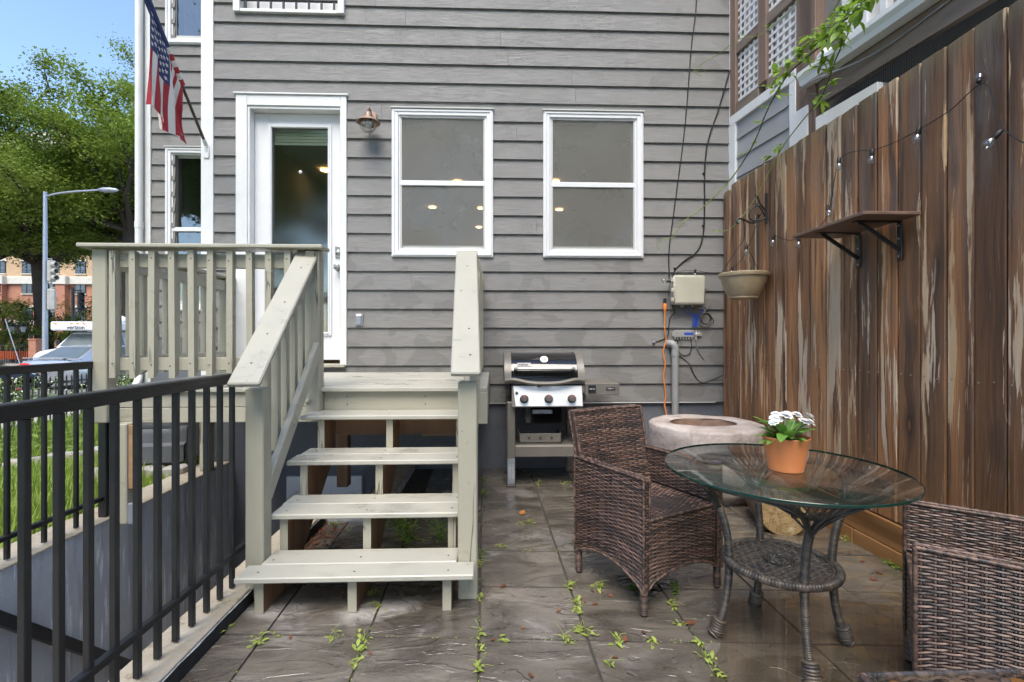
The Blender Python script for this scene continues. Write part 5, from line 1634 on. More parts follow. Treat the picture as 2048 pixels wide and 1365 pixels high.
# lid
def lidp(o=0.0): return [(3.945 - o, .868), (3.952 - o, .93), (3.985 - o, 1.0), (4.04, 1.055 + o), (4.12, 1.088 + o), (4.24, 1.098 + o), (4.35, 1.085 + o), (4.42 + o, 1.03), (4.44 + o, .94), (4.44 + o, .868)]
b = MB(); b.prism(lidp(), .128, .692, 'x'); lid = b.build('lid', M['grillblack'], gr, 28)
for x0, x1 in ((.078, .135), (.685, .742)):
    b = MB(); b.prism(lidp(.010), x0, x1, 'x'); b.build('end_cap', M['grillgrey'], lid, 28)
b = MB(); pts_ = curve([(.085, 3.93, .875), (.16, 3.915, .885), (.28, 3.90, .862), (.41, 3.895, .855), (.54, 3.90, .862), (.66, 3.915, .885), (.735, 3.93, .875)], 6)
b.tube(pts_, .017, 8); b.box(.08, .74, 3.925, 3.95, .85, .868, .004); b.build('lid_rim', M['grillgrey'], lid, 40)
b = MB(); b.tube(curve([(.165, 3.955, .972), (.185, 3.93, .975), (.22, 3.925, .977), (.41, 3.92, .978), (.60, 3.925, .977), (.635, 3.93, .975), (.655, 3.955, .972)], 5), .0125, 10); b.build('lid_sheen_bar', M['steel'], lid, 40)  # steel bar added to give the black lid its reflection band
TM_ = Matrix.Rotation(R(52), 4, 'X')
b = MB(); b.lathe([(.034, 0), (.034, .012), (.030, .016), (0, .016)], 26, (.412, 4.025, 1.04), M=TM_); tg = b.build('thermometer', M['steel'], lid, 35)
b = MB(); b.lathe([(.027, .0165), (0, .0168)], 24, (.412, 4.025, 1.04), M=TM_, cap=(False, False)); b.build('dial', M['platesilver'], tg)
b = MB(); b.cbox((.002, .022, .001), Matrix.Translation((.412, 4.025, 1.04)) @ TM_ @ Matrix.Translation((0, .008, .0175))); b.build('needle', M['red'], tg)
NMx = Matrix.Translation((.242, 3.973, 1.005)) @ Matrix.Rotation(R(58), 4, 'X')
b = MB(); b.cbox((.112, .036, .004), NMx, .001); npl = b.build('name_plate', M['platesilver'], lid)
me = text_mesh('weber', .034, .0006, M['black'], bold=.0006); o_ = piece('lettering', me, npl, NMx @ Vector((-.008, .001, .0028)) - Vector((.42, 4.2, 0)), (R(58), 0, 0))
# side table
b = MB(); b.box(.745, 1.035, 3.97, 4.40, .835, .852, .006); b.box(.745, 1.035, 3.962, 3.975, .752, .852, .006); b.box(1.022, 1.035, 3.97, 4.40, .765, .84, .005); sd_ = b.build('side_shelf', M['grillgrey'], gr)
b = MB(); b.box(.775, .838, 3.956, 3.961, .772, .836, .006); bg_ = b.build('igniter_module', M['black'], sd_)
me = text_mesh('iGRILL3', .0145, .0003, M['vinyl']); piece('lettering', me, bg_, (.8065 - .42, 3.9545 - 4.2, .804), (R(90), 0, 0))
b = MB(); b.box(.925, 1.0, 3.9585, 3.9618, .792, .818, .001); bb = b.build('model_badge', M['black'], sd_)
me = text_mesh('SPIRIT II', .016, .0003, M['vinyl']); piece('lettering', me, bb, (.9625 - .42, 3.957 - 4.2, .805), (R(90), 0, 0))
b = MB(); b.box(.74, .76, 4.0, 4.36, .70, .76, .004); b.build('shelf_bracket', M['darkgrey'], gr)

# ================================================================ WALL LAMP, OUTLET, UTILITIES
lm = thing('wall_lamp', 'copper barn lamp with a clear globe beside the door', 'lamp', (-1.145, WY, 3.2))
LY = WY - .155
b = MB(); b.lathe([(.05, 0), (.05, .010), (.042, .018), (0, .02)], 20, (-1.145, WY - .016, 3.29), M=Matrix.Rotation(R(90), 4, 'X')); b.build('wall_plate', M['copper'], lm, 40)
b = MB(); b.tube(curve([(-1.145, WY - .03, 3.29), (-1.145, WY - .09, 3.315), (-1.145, LY - .005, 3.31), (-1.145, LY, 3.26)], 6), .009, 8); b.build('arm', M['copper'], lm, 40)
b = MB(); b.lathe([(.012, 3.275), (.03, 3.262), (.034, 3.235), (.036, 3.222), (.075, 3.205), (.104, 3.178), (.106, 3.174), (.102, 3.176), (.072, 3.198), (.034, 3.214)], 32, (-1.145, LY, 0), cap=(True, False)); b.build('shade', M['copper'], lm, 40)
b = MB(); b.lathe([(.045, 3.212), (.066, 3.19), (.072, 3.16), (.066, 3.125), (.045, 3.10), (.018, 3.09), (0, 3.0885)], 28, (-1.145, LY, 0), cap=(False, False)); b.build('globe', M['bulbglass'], lm, 50)
b = MB(); b.lathe([(.014, 3.21), (.014, 3.19), (.03, 3.17), (.032, 3.15), (.022, 3.13), (0, 3.125)], 18, (-1.145, LY, 0), cap=(False, False)); b.build('bulb', M['vinyl'], lm, 50)
for a in (90, 210, 330):
    ca, sa = math.cos(R(a)), math.sin(R(a)); b = MB()
    b.tube(curve([(-1.145 + ca * r_, LY + sa * r_, z_) for r_, z_ in ((.074, 3.195), (.079, 3.16), (.072, 3.12), (.05, 3.09), (.012, 3.078))], 5), .0022, 5); b.build('guard_wire', M['copper'], lm, 50)
ol = thing('outlet_cover', 'small grey metal weatherproof outlet cover on the siding', 'outlet', (-1.263, WY, 1.395))
b = MB(); b.box(-1.298, -1.228, WY - .034, WY - .012, 1.338, 1.453, .004); b.build('cover_plate', M['galv'], ol)
b = MB(); b.box(-1.284, -1.242, WY - .044, WY - .034, 1.352, 1.432, .005); b.build('flap', M['galv'], ol)
b = MB(); b.tube([(-1.286, WY - .038, 1.437), (-1.24, WY - .038, 1.437)], .004, 6); b.build('hinge', M['nickel'], ol)

M['boxbeige'] = m_plain('beige_abs_plastic', (.44, .42, .335), .5, 0, .06, 4, .0005, wear=(30, .73, (.3, .28, .2)))
ub = thing('utility_box', 'beige plastic utility box screwed to the grey siding', 'utility box', (1.81, WY, 1.54))
b = MB(); b.box(1.672, 1.955, WY - .085, WY - .016, 1.545, 1.805, .008); b.build('housing', M['boxbeige'], ub)
b = MB(); b.box(1.664, 1.962, WY - .128, WY - .086, 1.537, 1.813, .014); lidu = b.build('lid', M['boxbeige'], ub, 40)
b = MB(); b.box(1.682, 1.945, WY - .132, WY - .1275, 1.557, 1.795, .003); b.build('lid_panel', M['boxbeige'], lidu)
for z in (1.585, 1.675, 1.765):
    b = MB(); b.box(1.644, 1.670, WY - .122, WY - .095, z - .018, z + .018, .004); b.build('hinge', M['boxbeige'], ub)
b = MB(); b.box(1.962, 1.978, WY - .118, WY - .098, 1.655, 1.69, .003); b.build('latch', M['nickel'], ub)
for x in (1.755, 1.775, 1.86):
    b = MB(); b.tube([(x, WY - .07, 1.548), (x, WY - .07, 1.518)], .009, 8); b.build('cable_gland', M['boxbeige'], ub)

def cable(label, pts, r, mat, n=7, cat='cable'):
    b = MB(); c = curve(pts, n); b.tube(c, r, 7); return alone('cable', b, M[mat], label, cat, tuple(pts[0]), 50)


M['orange'] = m_plain('orange_cord', (.75, .22, .03), .5)
M['bluewire'] = m_plain('blue_cable', (.03, .09, .45), .4)
M['greycable'] = m_plain('grey_coax', (.2, .2, .19), .45)
YC = WY - .022
cable('straight black cable running down the siding into the top of the beige box', [(1.93, YC, 5.2), (1.923, YC, 4.441), (1.874, YC, 4.012), (1.812, YC, 3.252), (1.706, YC, 2.444), (1.658, YC, 2.064), (1.66, YC, 1.80)], .0055, 'wire')
cable('black cable clipped to the siding, bending over to the beige box', [(2.244, YC, 3.78), (2.14, YC, 3.423), (2.043, YC, 3.136), (2.005, YC, 2.874), (2.0, YC, 2.447), (1.99, YC, 2.233), (1.937, YC, 2.066), (1.802, YC, 1.961), (1.716, YC, 1.875), (1.70, YC, 1.80)], .0075, 'wire')
for i, (x, z) in enumerate(((2.0, 2.80), (1.995, 2.30), (1.72, 1.89))):
    b = MB(); b.lathe([(.011, 0), (.011, .008), (.005, .016), (0, .016)], 10, (x - .008, WY - .02, z), M=Matrix.Rotation(R(90), 4, 'X'))
    alone('cable_clip', b, M['wire'], 'black cable clip holding the bent cable to the siding', 'cable clip', (x, WY - .02, z), 40, 'cable clips on the siding')
oc = thing('extension_cord', 'orange extension cord hanging from the beige box to the ground', 'cord', (1.61, WY - .06, 1.49))
b = MB(); b.tube(curve([(1.607, WY - .05, 1.486), (1.607, WY - .045, 1.306), (1.626, WY - .03, 1.211), (1.598, WY - .03, 1.092), (1.617, WY - .03, .974), (1.602, WY - .03, .855), (1.622, WY - .03, .689), (1.612, WY - .03, .594), (1.626, WY - .04, .49), (1.63, WY - .06, .2), (1.65, WY - .05, .02)], 7), .0062, 7); b.build('cord', M['orange'], oc, 50)
b = MB(); b.tube([(1.607, WY - .05, 1.555), (1.607, WY - .05, 1.545), (1.607, WY - .05, 1.51), (1.607, WY - .05, 1.475)], [.014, .018, .018, .009], 10); b.build('socket_end', M['orange'], oc, 40)
b = MB(); b.tube([(1.607, WY - .05, 1.60), (1.607, WY - .05, 1.556)], .015, 10); b.build('plug', M['wire'], oc, 40)
cable('thin black lead looping under the beige box to a knob on the siding', [(1.68, YC - .03, 1.54), (1.70, YC - .03, 1.47), (1.665, YC - .01, 1.42), (1.655, YC, 1.33), (1.645, YC, 1.25), (1.60, YC, 1.215), (1.53, YC, 1.19)], .005, 'wire')
b = MB(); b.lathe([(.012, 0), (.016, .006), (.014, .02), (.006, .03), (0, .03)], 12, (1.51, WY - .018, 1.185), M=Matrix.Rotation(R(90), 4, 'X')); alone('cable_stopper', b, M['galv'], 'small grey cable stopper on the siding below the beige box', 'cable fitting', (1.51, WY - .018, 1.185), 40)
rb = random.Random(6)
bw = thing('cable_bundle', 'tied bundle of looped blue wires hanging under the beige box', 'cable', (1.93, WY - .05, 1.43))
for k in range(7):
    cx_ = 1.915 + rb.uniform(-.015, .015); w_ = rb.uniform(.012, .028); h_ = rb.uniform(.10, .13)
    b = MB(); b.tube(curve([(cx_ + w_ * math.sin(a) * .6 + rb.uniform(-.004, .004) + .02 * (1 - math.cos(a)) * -.4, WY - .05 + .006 * k * .5, 1.45 - h_ * (1 - math.cos(a)) / 2) for a in [2 * math.pi * q / 8 for q in range(8)]], 4, True), .0028, 5, closed=True); b.build('wire_loop', M['bluewire'], bw, 50)
for pts in (((1.79, WY - .07, 1.53), (1.80, WY - .05, 1.48), (1.86, WY - .05, 1.44), (1.925, WY - .05, 1.45)), ((1.83, WY - .07, 1.53), (1.845, WY - .05, 1.47), (1.90, WY - .05, 1.455)), ((1.925, WY - .05, 1.45), (1.97, WY - .05, 1.47), (1.985, WY - .05, 1.50), (1.96, WY - .05, 1.49), (1.98, WY - .05, 1.47))):
    b = MB(); b.tube(curve(pts, 6), .0028, 5); b.build('wire', M['bluewire'], bw, 50)
bc = thing('cable_coil', 'coil of black and grey coax hanging beside the blue wires', 'cable', (2.0, WY - .05, 1.42))
for k in range(3):
    b = MB(); b.tube(curve([(2.0 + (.045 + .004 * k) * math.cos(a), WY - .045 - .006 * k, 1.41 + (.045 + .004 * k) * math.sin(a)) for a in [2 * math.pi * q / 10 for q in range(10)]], 4, True), .0042, 6, closed=True); b.build('loop', M['wire'], bc, 50)
for pts, m_ in ((((1.86, WY - .06, 1.52), (1.90, WY - .05, 1.585), (1.98, WY - .05, 1.605), (2.035, WY - .05, 1.58), (2.03, WY - .05, 1.54), (1.97, WY - .05, 1.45), (1.95, WY - .05, 1.395)), 'greycable'), (((1.87, WY - .055, 1.50), (1.92, WY - .05, 1.525), (1.99, WY - .05, 1.515), (2.01, WY - .05, 1.47), (1.96, WY - .05, 1.46)), 'wire'), (((1.97, WY - .05, 1.46), (2.02, WY - .05, 1.45), (2.07, WY - .045, 1.41), (2.08, WY - .04, 1.37)), 'wire')):
    b = MB(); b.tube(curve(pts, 7), .0045, 6); b.build('cable_end', M[m_], bc, 50)
sp_ = thing('coax_splitter', 'small silver coax splitter with a row of connectors on the siding', 'splitter', (1.79, WY, 1.26))
b = MB(); b.box(1.70, 1.895, WY - .045, WY - .016, 1.235, 1.30, .004); b.box(1.686, 1.70, WY - .03, WY - .018, 1.245, 1.29, .002); b.build('housing', M['steel'], sp_)
b = MB(); b.box(1.795, 1.885, WY - .0465, WY - .0452, 1.256, 1.28, 0); lb_ = b.build('label_plate', M['bluewire'], sp_)
for k in range(7):
    b = MB(); b.tube([(1.712 + .027 * k, WY - .03, 1.237), (1.712 + .027 * k, WY - .03, 1.215)], .006, 8); b.build('connector', M['steel'], sp_, 40)
b = MB(); b.box(1.905, 1.97, WY - .04, WY - .018, 1.245, 1.275, .003); b.tube([(1.915, WY - .03, 1.30), (1.915, WY - .03, 1.21)], .007, 8); b.tube([(1.945, WY - .03, 1.29), (1.945, WY - .03, 1.27)], .006, 8); b.build('ground_block', M['steel'], sp_, 40)
cable('black coax drooping from the splitter towards the fence', [(1.715, YC - .008, 1.225), (1.716, YC, 1.15), (1.76, YC, 1.06), (1.85, YC, .98), (1.91, YC, .86), (1.98, YC, .80), (2.08, YC, .83), (2.165, YC - .02, .87)], .005, 'wire')
cable('short black coax loop under the splitter', [(1.739, YC - .008, 1.22), (1.74, YC, 1.12), (1.79, YC, 1.065), (1.85, YC, 1.075), (1.875, YC, 1.13), (1.87, YC, 1.19), (1.874, YC - .008, 1.22)], .004, 'wire')
cable('loose grey coax end below the ground block', [(1.915, YC - .008, 1.21), (1.925, YC, 1.15), (1.955, YC, 1.08), (2.0, YC, 1.02)], .006, 'greycable')
M['pvc'] = m_plain('grey_pvc', (.27, .27, .265), .45, 0, .06, 6)
cd = thing('pvc_conduit', 'grey plastic conduit rising from behind the stone basin into the wall', 'pipe', (1.70, WY - .07, 0))
b = MB(); b.tube([(1.70, WY - .065, 0), (1.70, WY - .065, 1.06)], .033, 16); b.build('pipe', M['pvc'], cd, 50)
b = MB(); b.tube([(1.70, WY - .065, 1.055), (1.70, WY - .065, 1.085)], .037, 16); b.tube(curve([(1.70, WY - .065, 1.085), (1.70, WY - .065, 1.13), (1.685, WY - .06, 1.165), (1.66, WY - .04, 1.175), (1.645, WY + .0, 1.17)], 5), .034, 16); b.build('elbow', M['pvc'], cd, 50)

# ================================================================ FLAG
M['flagred'] = m_plain('red_flag_cloth', (.36, .022, .035), .75, 0, .1, 18)
M['flagwhite'] = m_plain('white_flag_cloth', (.66, .63, .58), .75, 0, .06, 18)
M['flagblue'] = m_plain('blue_flag_cloth', (.028, .042, .13), .75, 0, .1, 18)
M['polebrown'] = m_plain('brown_pole', (.07, .045, .035), .45)
fl = thing('flag_on_pole', 'american flag hanging furled from an angled brown pole on the corner board', 'flag', (-2.65, WY - .03, 2.93))
pd = Vector((0, -.676, .736)).normalized(); pb_ = Vector((-2.65, 4.50, 3.0))
b = MB(); b.tube([pb_ + pd * .02, pb_ + pd * 1.22], .0125, 10); b.build('pole', M['polebrown'], fl, 50)
b = MB(); b.tube([pb_ - pd * .04, pb_ + pd * .05], .018, 12); b.box(-2.675, -2.625, WY - .038, WY - .0265, 2.88, 2.98, .004); b.tube([(-2.65, WY - .03, 2.94), pb_], .014, 10); b.build('bracket', M['vinyl'], fl, 40)
def hoist(u): return pb_ + pd * (.50 + .61 * u)
def flagP(u, t):
    """u 0..1 along the pole from the lowest stripe outwards, t 0..1 from pole to fly end"""
    h0 = hoist(u)
    e = Vector((-2.68, 4.275 - .475 * u, 2.915 + .11 * u * u))
    e.z += .03 * math.sin(u * 9)
    p = h0.lerp(e, t)
    a = min(1, t * 2.2)
    p.x += .022 * min(1, t * 8) * (1 - t)
    p.y += a * (.030 * math.sin(u * 17 + t * 2.5) * t)
    p.x += a * (.030 * math.sin(u * 13 + 1.2 + t * 2.2) + .010 * math.sin(u * 29 + t * 6)) - .03 * math.sin(math.pi * t) * (1 - u)
    p.y -= .05 * (1 - u) ** 2 * math.sin(math.pi * t)
    return p
NU, NV = 78, 44
fb = MB()
fb.v = [tuple(flagP(i / NU, j / NV)) for j in range(NV + 1) for i in range(NU + 1)]
for j in range(NV):
    for i in range(NU):
        s_ = int(i / (NU / 13)); canton = i >= NU * 6 / 13 and j < NV * .44
        fb.f.append([j * (NU + 1) + i, j * (NU + 1) + i + 1, (j + 1) * (NU + 1) + i + 1, (j + 1) * (NU + 1) + i]); fb.m.append(2 if canton else (0 if s_ % 2 == 0 else 1))
cl_ = fb.build('cloth', [M['flagred'], M['flagwhite'], M['flagblue']], fl, 80)
# sleeve round the pole
sv = MB()
for s_ in range(13):
    a, c = hoist(s_ / 13), hoist((s_ + 1) / 13); sv.tube([a, c], .026, 10, mi=(2 if s_ >= 6 else (0 if s_ % 2 == 0 else 1)))
sv.build('sleeve', [M['flagred'], M['flagwhite'], M['flagblue']], fl, 50)
stm = MB()
for row in range(9):
    for col_ in range(6 if row % 2 == 0 else 5):
        u0 = 6 / 13 + (7 / 13) * (row + 1) / 10; t0 = .44 * (col_ * 2 + 1 + row % 2) / 12
        ru, rt = .031, .024
        pts = []
        for k in range(10):
            r_ = 1 if k % 2 == 0 else .42; a = math.pi * k / 5 + .3
            p = flagP(min(1, u0 + ru * r_ * math.cos(a)), t0 + rt * r_ * math.sin(a)); pts.append(p)
        c = flagP(u0, t0)
        nn = (flagP(u0 + .01, t0) - flagP(u0 - .01, t0)).cross(flagP(u0, t0 + .01) - flagP(u0, t0 - .01)).normalized()
        for sg in (-1, 1):
            b0 = [c + nn * sg * .0025] + [p + nn * sg * .0025 for p in pts]
            stm.raw(b0, [(0, 1 + k, 1 + (k + 1) % 10) for k in range(10)])
stm.build('stars', M['flagwhite'], cl_)

# ================================================================ GARDEN
M['grass'] = m_leaf('lawn_grass', (.22, .34, .04), (.42, .52, .10), .35, .6)
rg_ = random.Random(9)
gm = MB()
for k in range(52000):
    x = -2.70 - 5.7 * rg_.random() ** 1.5; y = 1.0 + 8.5 * rg_.random()
    if x > -4.05 and y > 5.4: continue
    z = yard_z(x, y) - .005; h_ = rg_.uniform(.04, .13) * (1.5 if mnoise.noise(Vector((x * 1.1, y * 1.1, 0))) > .15 else 1)
    a = rg_.uniform(0, 6.283); w = rg_.uniform(.003, .007) * (1 + .12 * (y - 2)); dx, dy = math.cos(a), math.sin(a); l = rg_.uniform(.1, .7) * h_
    b0 = len(gm.v)
    gm.v += [(x - dy * w, y + dx * w, z), (x + dy * w, y - dx * w, z), (x + dx * l, y + dy * l, z + h_)]
    gm.f.append([b0, b0 + 1, b0 + 2]); gm.m.append(0)
o_ = alone('grass', gm, M['grass'], 'bright green uncut lawn grass beyond the stairwell', 'grass', kind='stuff')


def stone_block(mb, c, sx, sy, sz, seed, rot=0):
    M_ = Matrix.Translation(c) @ Matrix.Rotation(rot, 4, 'Z')
    n0 = len(mb.v); mb.cbox((sx, sy, sz), M_, .02)
    for i in range(n0, len(mb.v)):
        v = Vector(mb.v[i]); q = Vector((mnoise.noise(v * 9 + Vector((seed, 0, 0))), mnoise.noise(v * 9 + Vector((0, seed, 0))), mnoise.noise(v * 9 + Vector((0, 0, seed))))) * .018
        mb.v[i] = tuple(v + q)


M['edgestone'] = m_concrete('grey_edging_stone', (.36, .34, .31))
for k in range(9):
    x = -5.35 + .30 * k; y = 4.75 + .13 * k; b = MB(); stone_block(b, Vector((x, y, yard_z(x, y) + .03)), .29, .13, .12, k, .4 + rg_.uniform(-.15, .15))
    alone('edging_stone', b, M['edgestone'], 'rough grey stone in the flower bed edging on the lawn', 'stone', (x, y, 0), 40, 'stones edging the flower bed')
for k in range(3):
    x = -3.75 + .27 * k; y = 2.55 + .05 * k; b = MB(); stone_block(b, Vector((x, y, yard_z(x, y) + .02)), .26, .11, .09, k + 30, .3)
    alone('garden_brick', b, M['edgestone'], 'flat pale stone set in the grass next to the stairwell wall', 'stone', (x, y, 0), 40, 'flat stones by the stairwell wall')
for k in range(4):
    x = -3.28 + .19 * k; b = MB(); stone_block(b, Vector((x, 4.17, .085)), .17, .12, .12, k + 50)
    alone('concrete_block', b, M['edgestone'], 'small grey concrete block under the plastic bin', 'block', (x, 4.17, .03), 40, 'concrete blocks under the plastic bin')
M['binplastic'] = m_plain('dark_grey_moulded_plastic', (.085, .088, .098), .42, 0, .12, 5, .001)
bn = thing('plastic_bin', 'dark grey moulded plastic bin with a round silver cap below the deck', 'bin', (-2.95, 4.35, .14))
b = MB()
def binP(u, v):
    x = -3.36 + .68 * u; bulge = math.sin(math.pi * u) ** .5
    z = .145 + .60 * v
    y = 4.27 - .07 * bulge - (.04 if v < .27 else 0) + .03 * max(0, v - .3) + (.012 if .52 < v + .05 * math.sin(math.pi * u) < .56 else 0)
    if v == 0: y += .05
    return (x, y, z)
b.grid(binP, 20, 26); b.box(-3.355, -2.685, 4.30, 4.52, .15, .745, .02); b.build('body', M['binplastic'], bn, 40)
b = MB(); b.lathe([(.045, 0), (.045, .02), (.032, .026), (.03, .012), (0, .012)], 20, (-3.05, 4.235, .60), M=Matrix.Rotation(R(90), 4, 'X')); b.build('cap_ring', M['wire'], bn, 40)
b = MB(); b.lathe([(.026, .012), (.022, .026), (0, .03)], 18, (-3.05, 4.235, .60), M=Matrix.Rotation(R(90), 4, 'X')); b.build('silver_cap', M['steel'], bn, 40)
b = MB(); b.tube([(-3.36, 4.225, .305), (-2.69, 4.225, .305)], .012, 8); b.build('seam', M['binplastic'], bn, 50)

# flowering perennials at the lawn's far edge
M['bedleaf'] = m_leaf('perennial_leaf', (.14, .24, .03), (.36, .45, .11), .3)
M['whiteflower'] = m_plain('cream_flower', (.75, .73, .62), .7, 0, .1)
M['pinkflower'] = m_plain('pink_flower', (.6, .08, .18), .7, 0, .1)
rp = random.Random(15)
def perennial(x, y, h_, n, pink, label):
    z0 = yard_z(x, y); t = thing('flowering_plant', label, 'plant', (x, y, z0), group='flowering plants in the bed')
    st_ = MB(); lf = MB(); fw = MB(); pk = MB()
    for k in range(n):
        a = rp.uniform(0, 6.28); r_ = rp.uniform(.05, .30); hh = h_ * rp.uniform(.65, 1.05)
        base = Vector((math.cos(a) * .06, math.sin(a) * .06, 0)); tip = Vector((math.cos(a) * r_, math.sin(a) * r_, hh))
        c = curve([base, base.lerp(tip, .5) + Vector((0, 0, .06)), tip], 4); st_.tube(c, .004, 4, False)
        for q in range(9):
            p = c[min(len(c) - 1, 1 + q % (len(c) - 1))]; b_ = rp.uniform(0, 6.28)
            add_leaf(lf, p, Vector((math.cos(b_), math.sin(b_), rp.uniform(-.1, .7))), Vector((0, 0, 1)), rp.uniform(.06, .12), rp.uniform(.02, .04), .2, .4, segs=3)
        tgt = pk if rp.random() < pink else fw
        for q in range(4):
            p = tip + Vector((rp.uniform(-.045, .045), rp.uniform(-.045, .045), rp.uniform(-.05, .03))); s_ = rp.uniform(.006, .013)
            tgt.lathe([(0, -s_), (s_, -.2 * s_), (s_ * .8, .5 * s_), (0, s_ * .8)], 5, p, cap=(False, False))
    st_.build('stems', M['bedleaf'], t, local=True); lf.build('foliage', M['bedleaf'], t, 60, 'stuff', local=True)
    if fw.v: fw.build('blossom', M['whiteflower'], t, 60, 'stuff', local=True)
    if pk.v: pk.build('blossom', M['pinkflower'], t, 60, 'stuff', local=True)
for (x, y, h_, n, p_) in ((-6.1, 5.85, 1.02, 26, .0), (-5.7, 6.1, .85, 20, .05), (-5.35, 6.35, .72, 16, .1), (-5.35, 6.9, .95, 22, .05), (-5.1, 7.3, .92, 20, .12), (-5.6, 7.6, .8, 16, .1), (-4.95, 6.7, .55, 14, .2), (-6.5, 6.6, .9, 18, .05)):
    perennial(x, y, h_, n, p_, 'cream flowering perennial at the back edge of the lawn')
lp = thing('low_weed_patch', 'broad leaved green weeds in the flower bed near the edging stones', 'plant', (-4.6, 5.4, 0))
lf = MB()
for k in range(420):
    x = rp.uniform(-1.4, 1.3); y = rp.uniform(-.25, .8) + .35 * x; b_ = rp.uniform(0, 6.28)
    add_leaf(lf, Vector((x, y, yard_z(-4.6 + x, 5.4 + y) + rp.uniform(.0, .22))), Vector((math.cos(b_), math.sin(b_), rp.uniform(.1, .9))), Vector((0, 0, 1)), rp.uniform(.06, .13), rp.uniform(.03, .06), .2, .4, segs=3)
lf.build('foliage', M['bedleaf'], lp, 60, 'stuff', local=True)

# spear-topped street fence
sf = thing('street_fence', 'low black spear topped iron fence between lawn and pavement', 'fence', (-8.4, 9, -.36))
b = MB(); b.box(-8.415, -8.385, 3, 15, .365, .395); b.box(-8.415, -8.385, 3, 15, -.22, -.19); b.build('rail', M['iron'], sf)
sb = MB(); sb.box(-.009, .009, -.009, .009, 0, .80); sb.lathe([(.016, .80), (.012, .83), (0, .87)], 5); sme_ = sb.mesh('picket', [M['iron']])
k = 0; y = 3.05
while y < 15:
    piece('picket', sme_, sf, (0, y - 9, 0)); y += .115

# ---------------------------------------------------------------- weeds and litter on the patio
M['weedleaf'] = m_leaf('patio_weed_leaf', (.26, .36, .05), (.55, .60, .16), .3)
M['weedgreen'] = m_leaf('shade_weed_leaf', (.12, .25, .03), (.28, .42, .07), .3)
M['litter'] = m_plain('dead_leaf_litter', (.16, .055, .025), .7, 0, .5, 30)
M['woodchip'] = m_plain('orange_wood_chip', (.42, .17, .04), .7, 0, .3, 40)
WEEDS = [(-1.129, 2.069, 3), (-0.953, 1.963, 4), (-0.895, 1.996, 1), (-0.663, 1.985, 2), (-0.530, 1.964, 3), (-0.522, 1.892, 3), (-0.514, 1.807, 2), (-0.530, 2.206, 2),
        (-0.585, 2.315, 3), (-0.103, 4.133, 4), (-0.087, 3.799, 4), (-0.077, 2.746, 4), (-0.076, 2.600, 2), (-0.066, 2.270, 2), (-0.062, 1.987, 2), (-0.063, 1.891, 2), (-0.063,
        1.777, 3), (0.041, 1.947, 2), (0.171, 3.149, 3), (0.239, 3.181, 2), (0.038, 2.814, 2), (0.180, 2.743, 1), (0.371, 2.364, 3), (0.380, 2.203, 3), (0.373, 1.998, 4), (0.383,
        2.154, 3), (0.285, 1.948, 2), (0.504, 1.921, 3), (0.624, 1.913, 2), (0.515, 2.340, 3), (0.679, 2.325, 4), (0.876, 2.308, 4), (0.812, 2.171, 3), (0.791, 2.026, 2), (0.827,
        1.890, 3), (0.806, 1.807, 3), (0.804, 1.720, 2), (2.139, 2.533, 4), (2.155, 2.465, 4), (2.126, 2.845, 2), (-0.624, 3.177, 6), (-0.525, 2.903, 6), (-0.330, 2.946, 5),
        (-1.044, 3.192, 4), (-0.922, 3.089, 3), (0.358, 4.031, 2), (0.577, 3.996, 2), (0.422, 1.787, 1)]
DEBRIS = [(0.192, 3.355), (0.239, 3.278), (0.182, 3.183), (0.459, 2.191), (0.286, 2.137), (0.116, 2.021), (0.470, 2.300), (0.516, 2.289), (0.836, 2.031), (0.458, 1.820),
        (0.617, 1.969), (0.130, 1.736), (0.526, 1.926), (0.417, 2.214), (-0.717, 2.403), (-1.192, 3.099), (-1.166, 3.154), (-1.140, 2.925), (-1.123, 2.996), (-1.119, 3.112),
        (-1.184, 2.999), (2.001, 2.427), (2.009, 2.556), (1.914, 2.369), (2.007, 2.647), (-0.484, 1.876), (-0.835, 1.988), (-0.010, 1.945), (0.037, 2.362), (-0.986, 2.864),
        (0.548, 2.252)]
wv = random.Random(19)
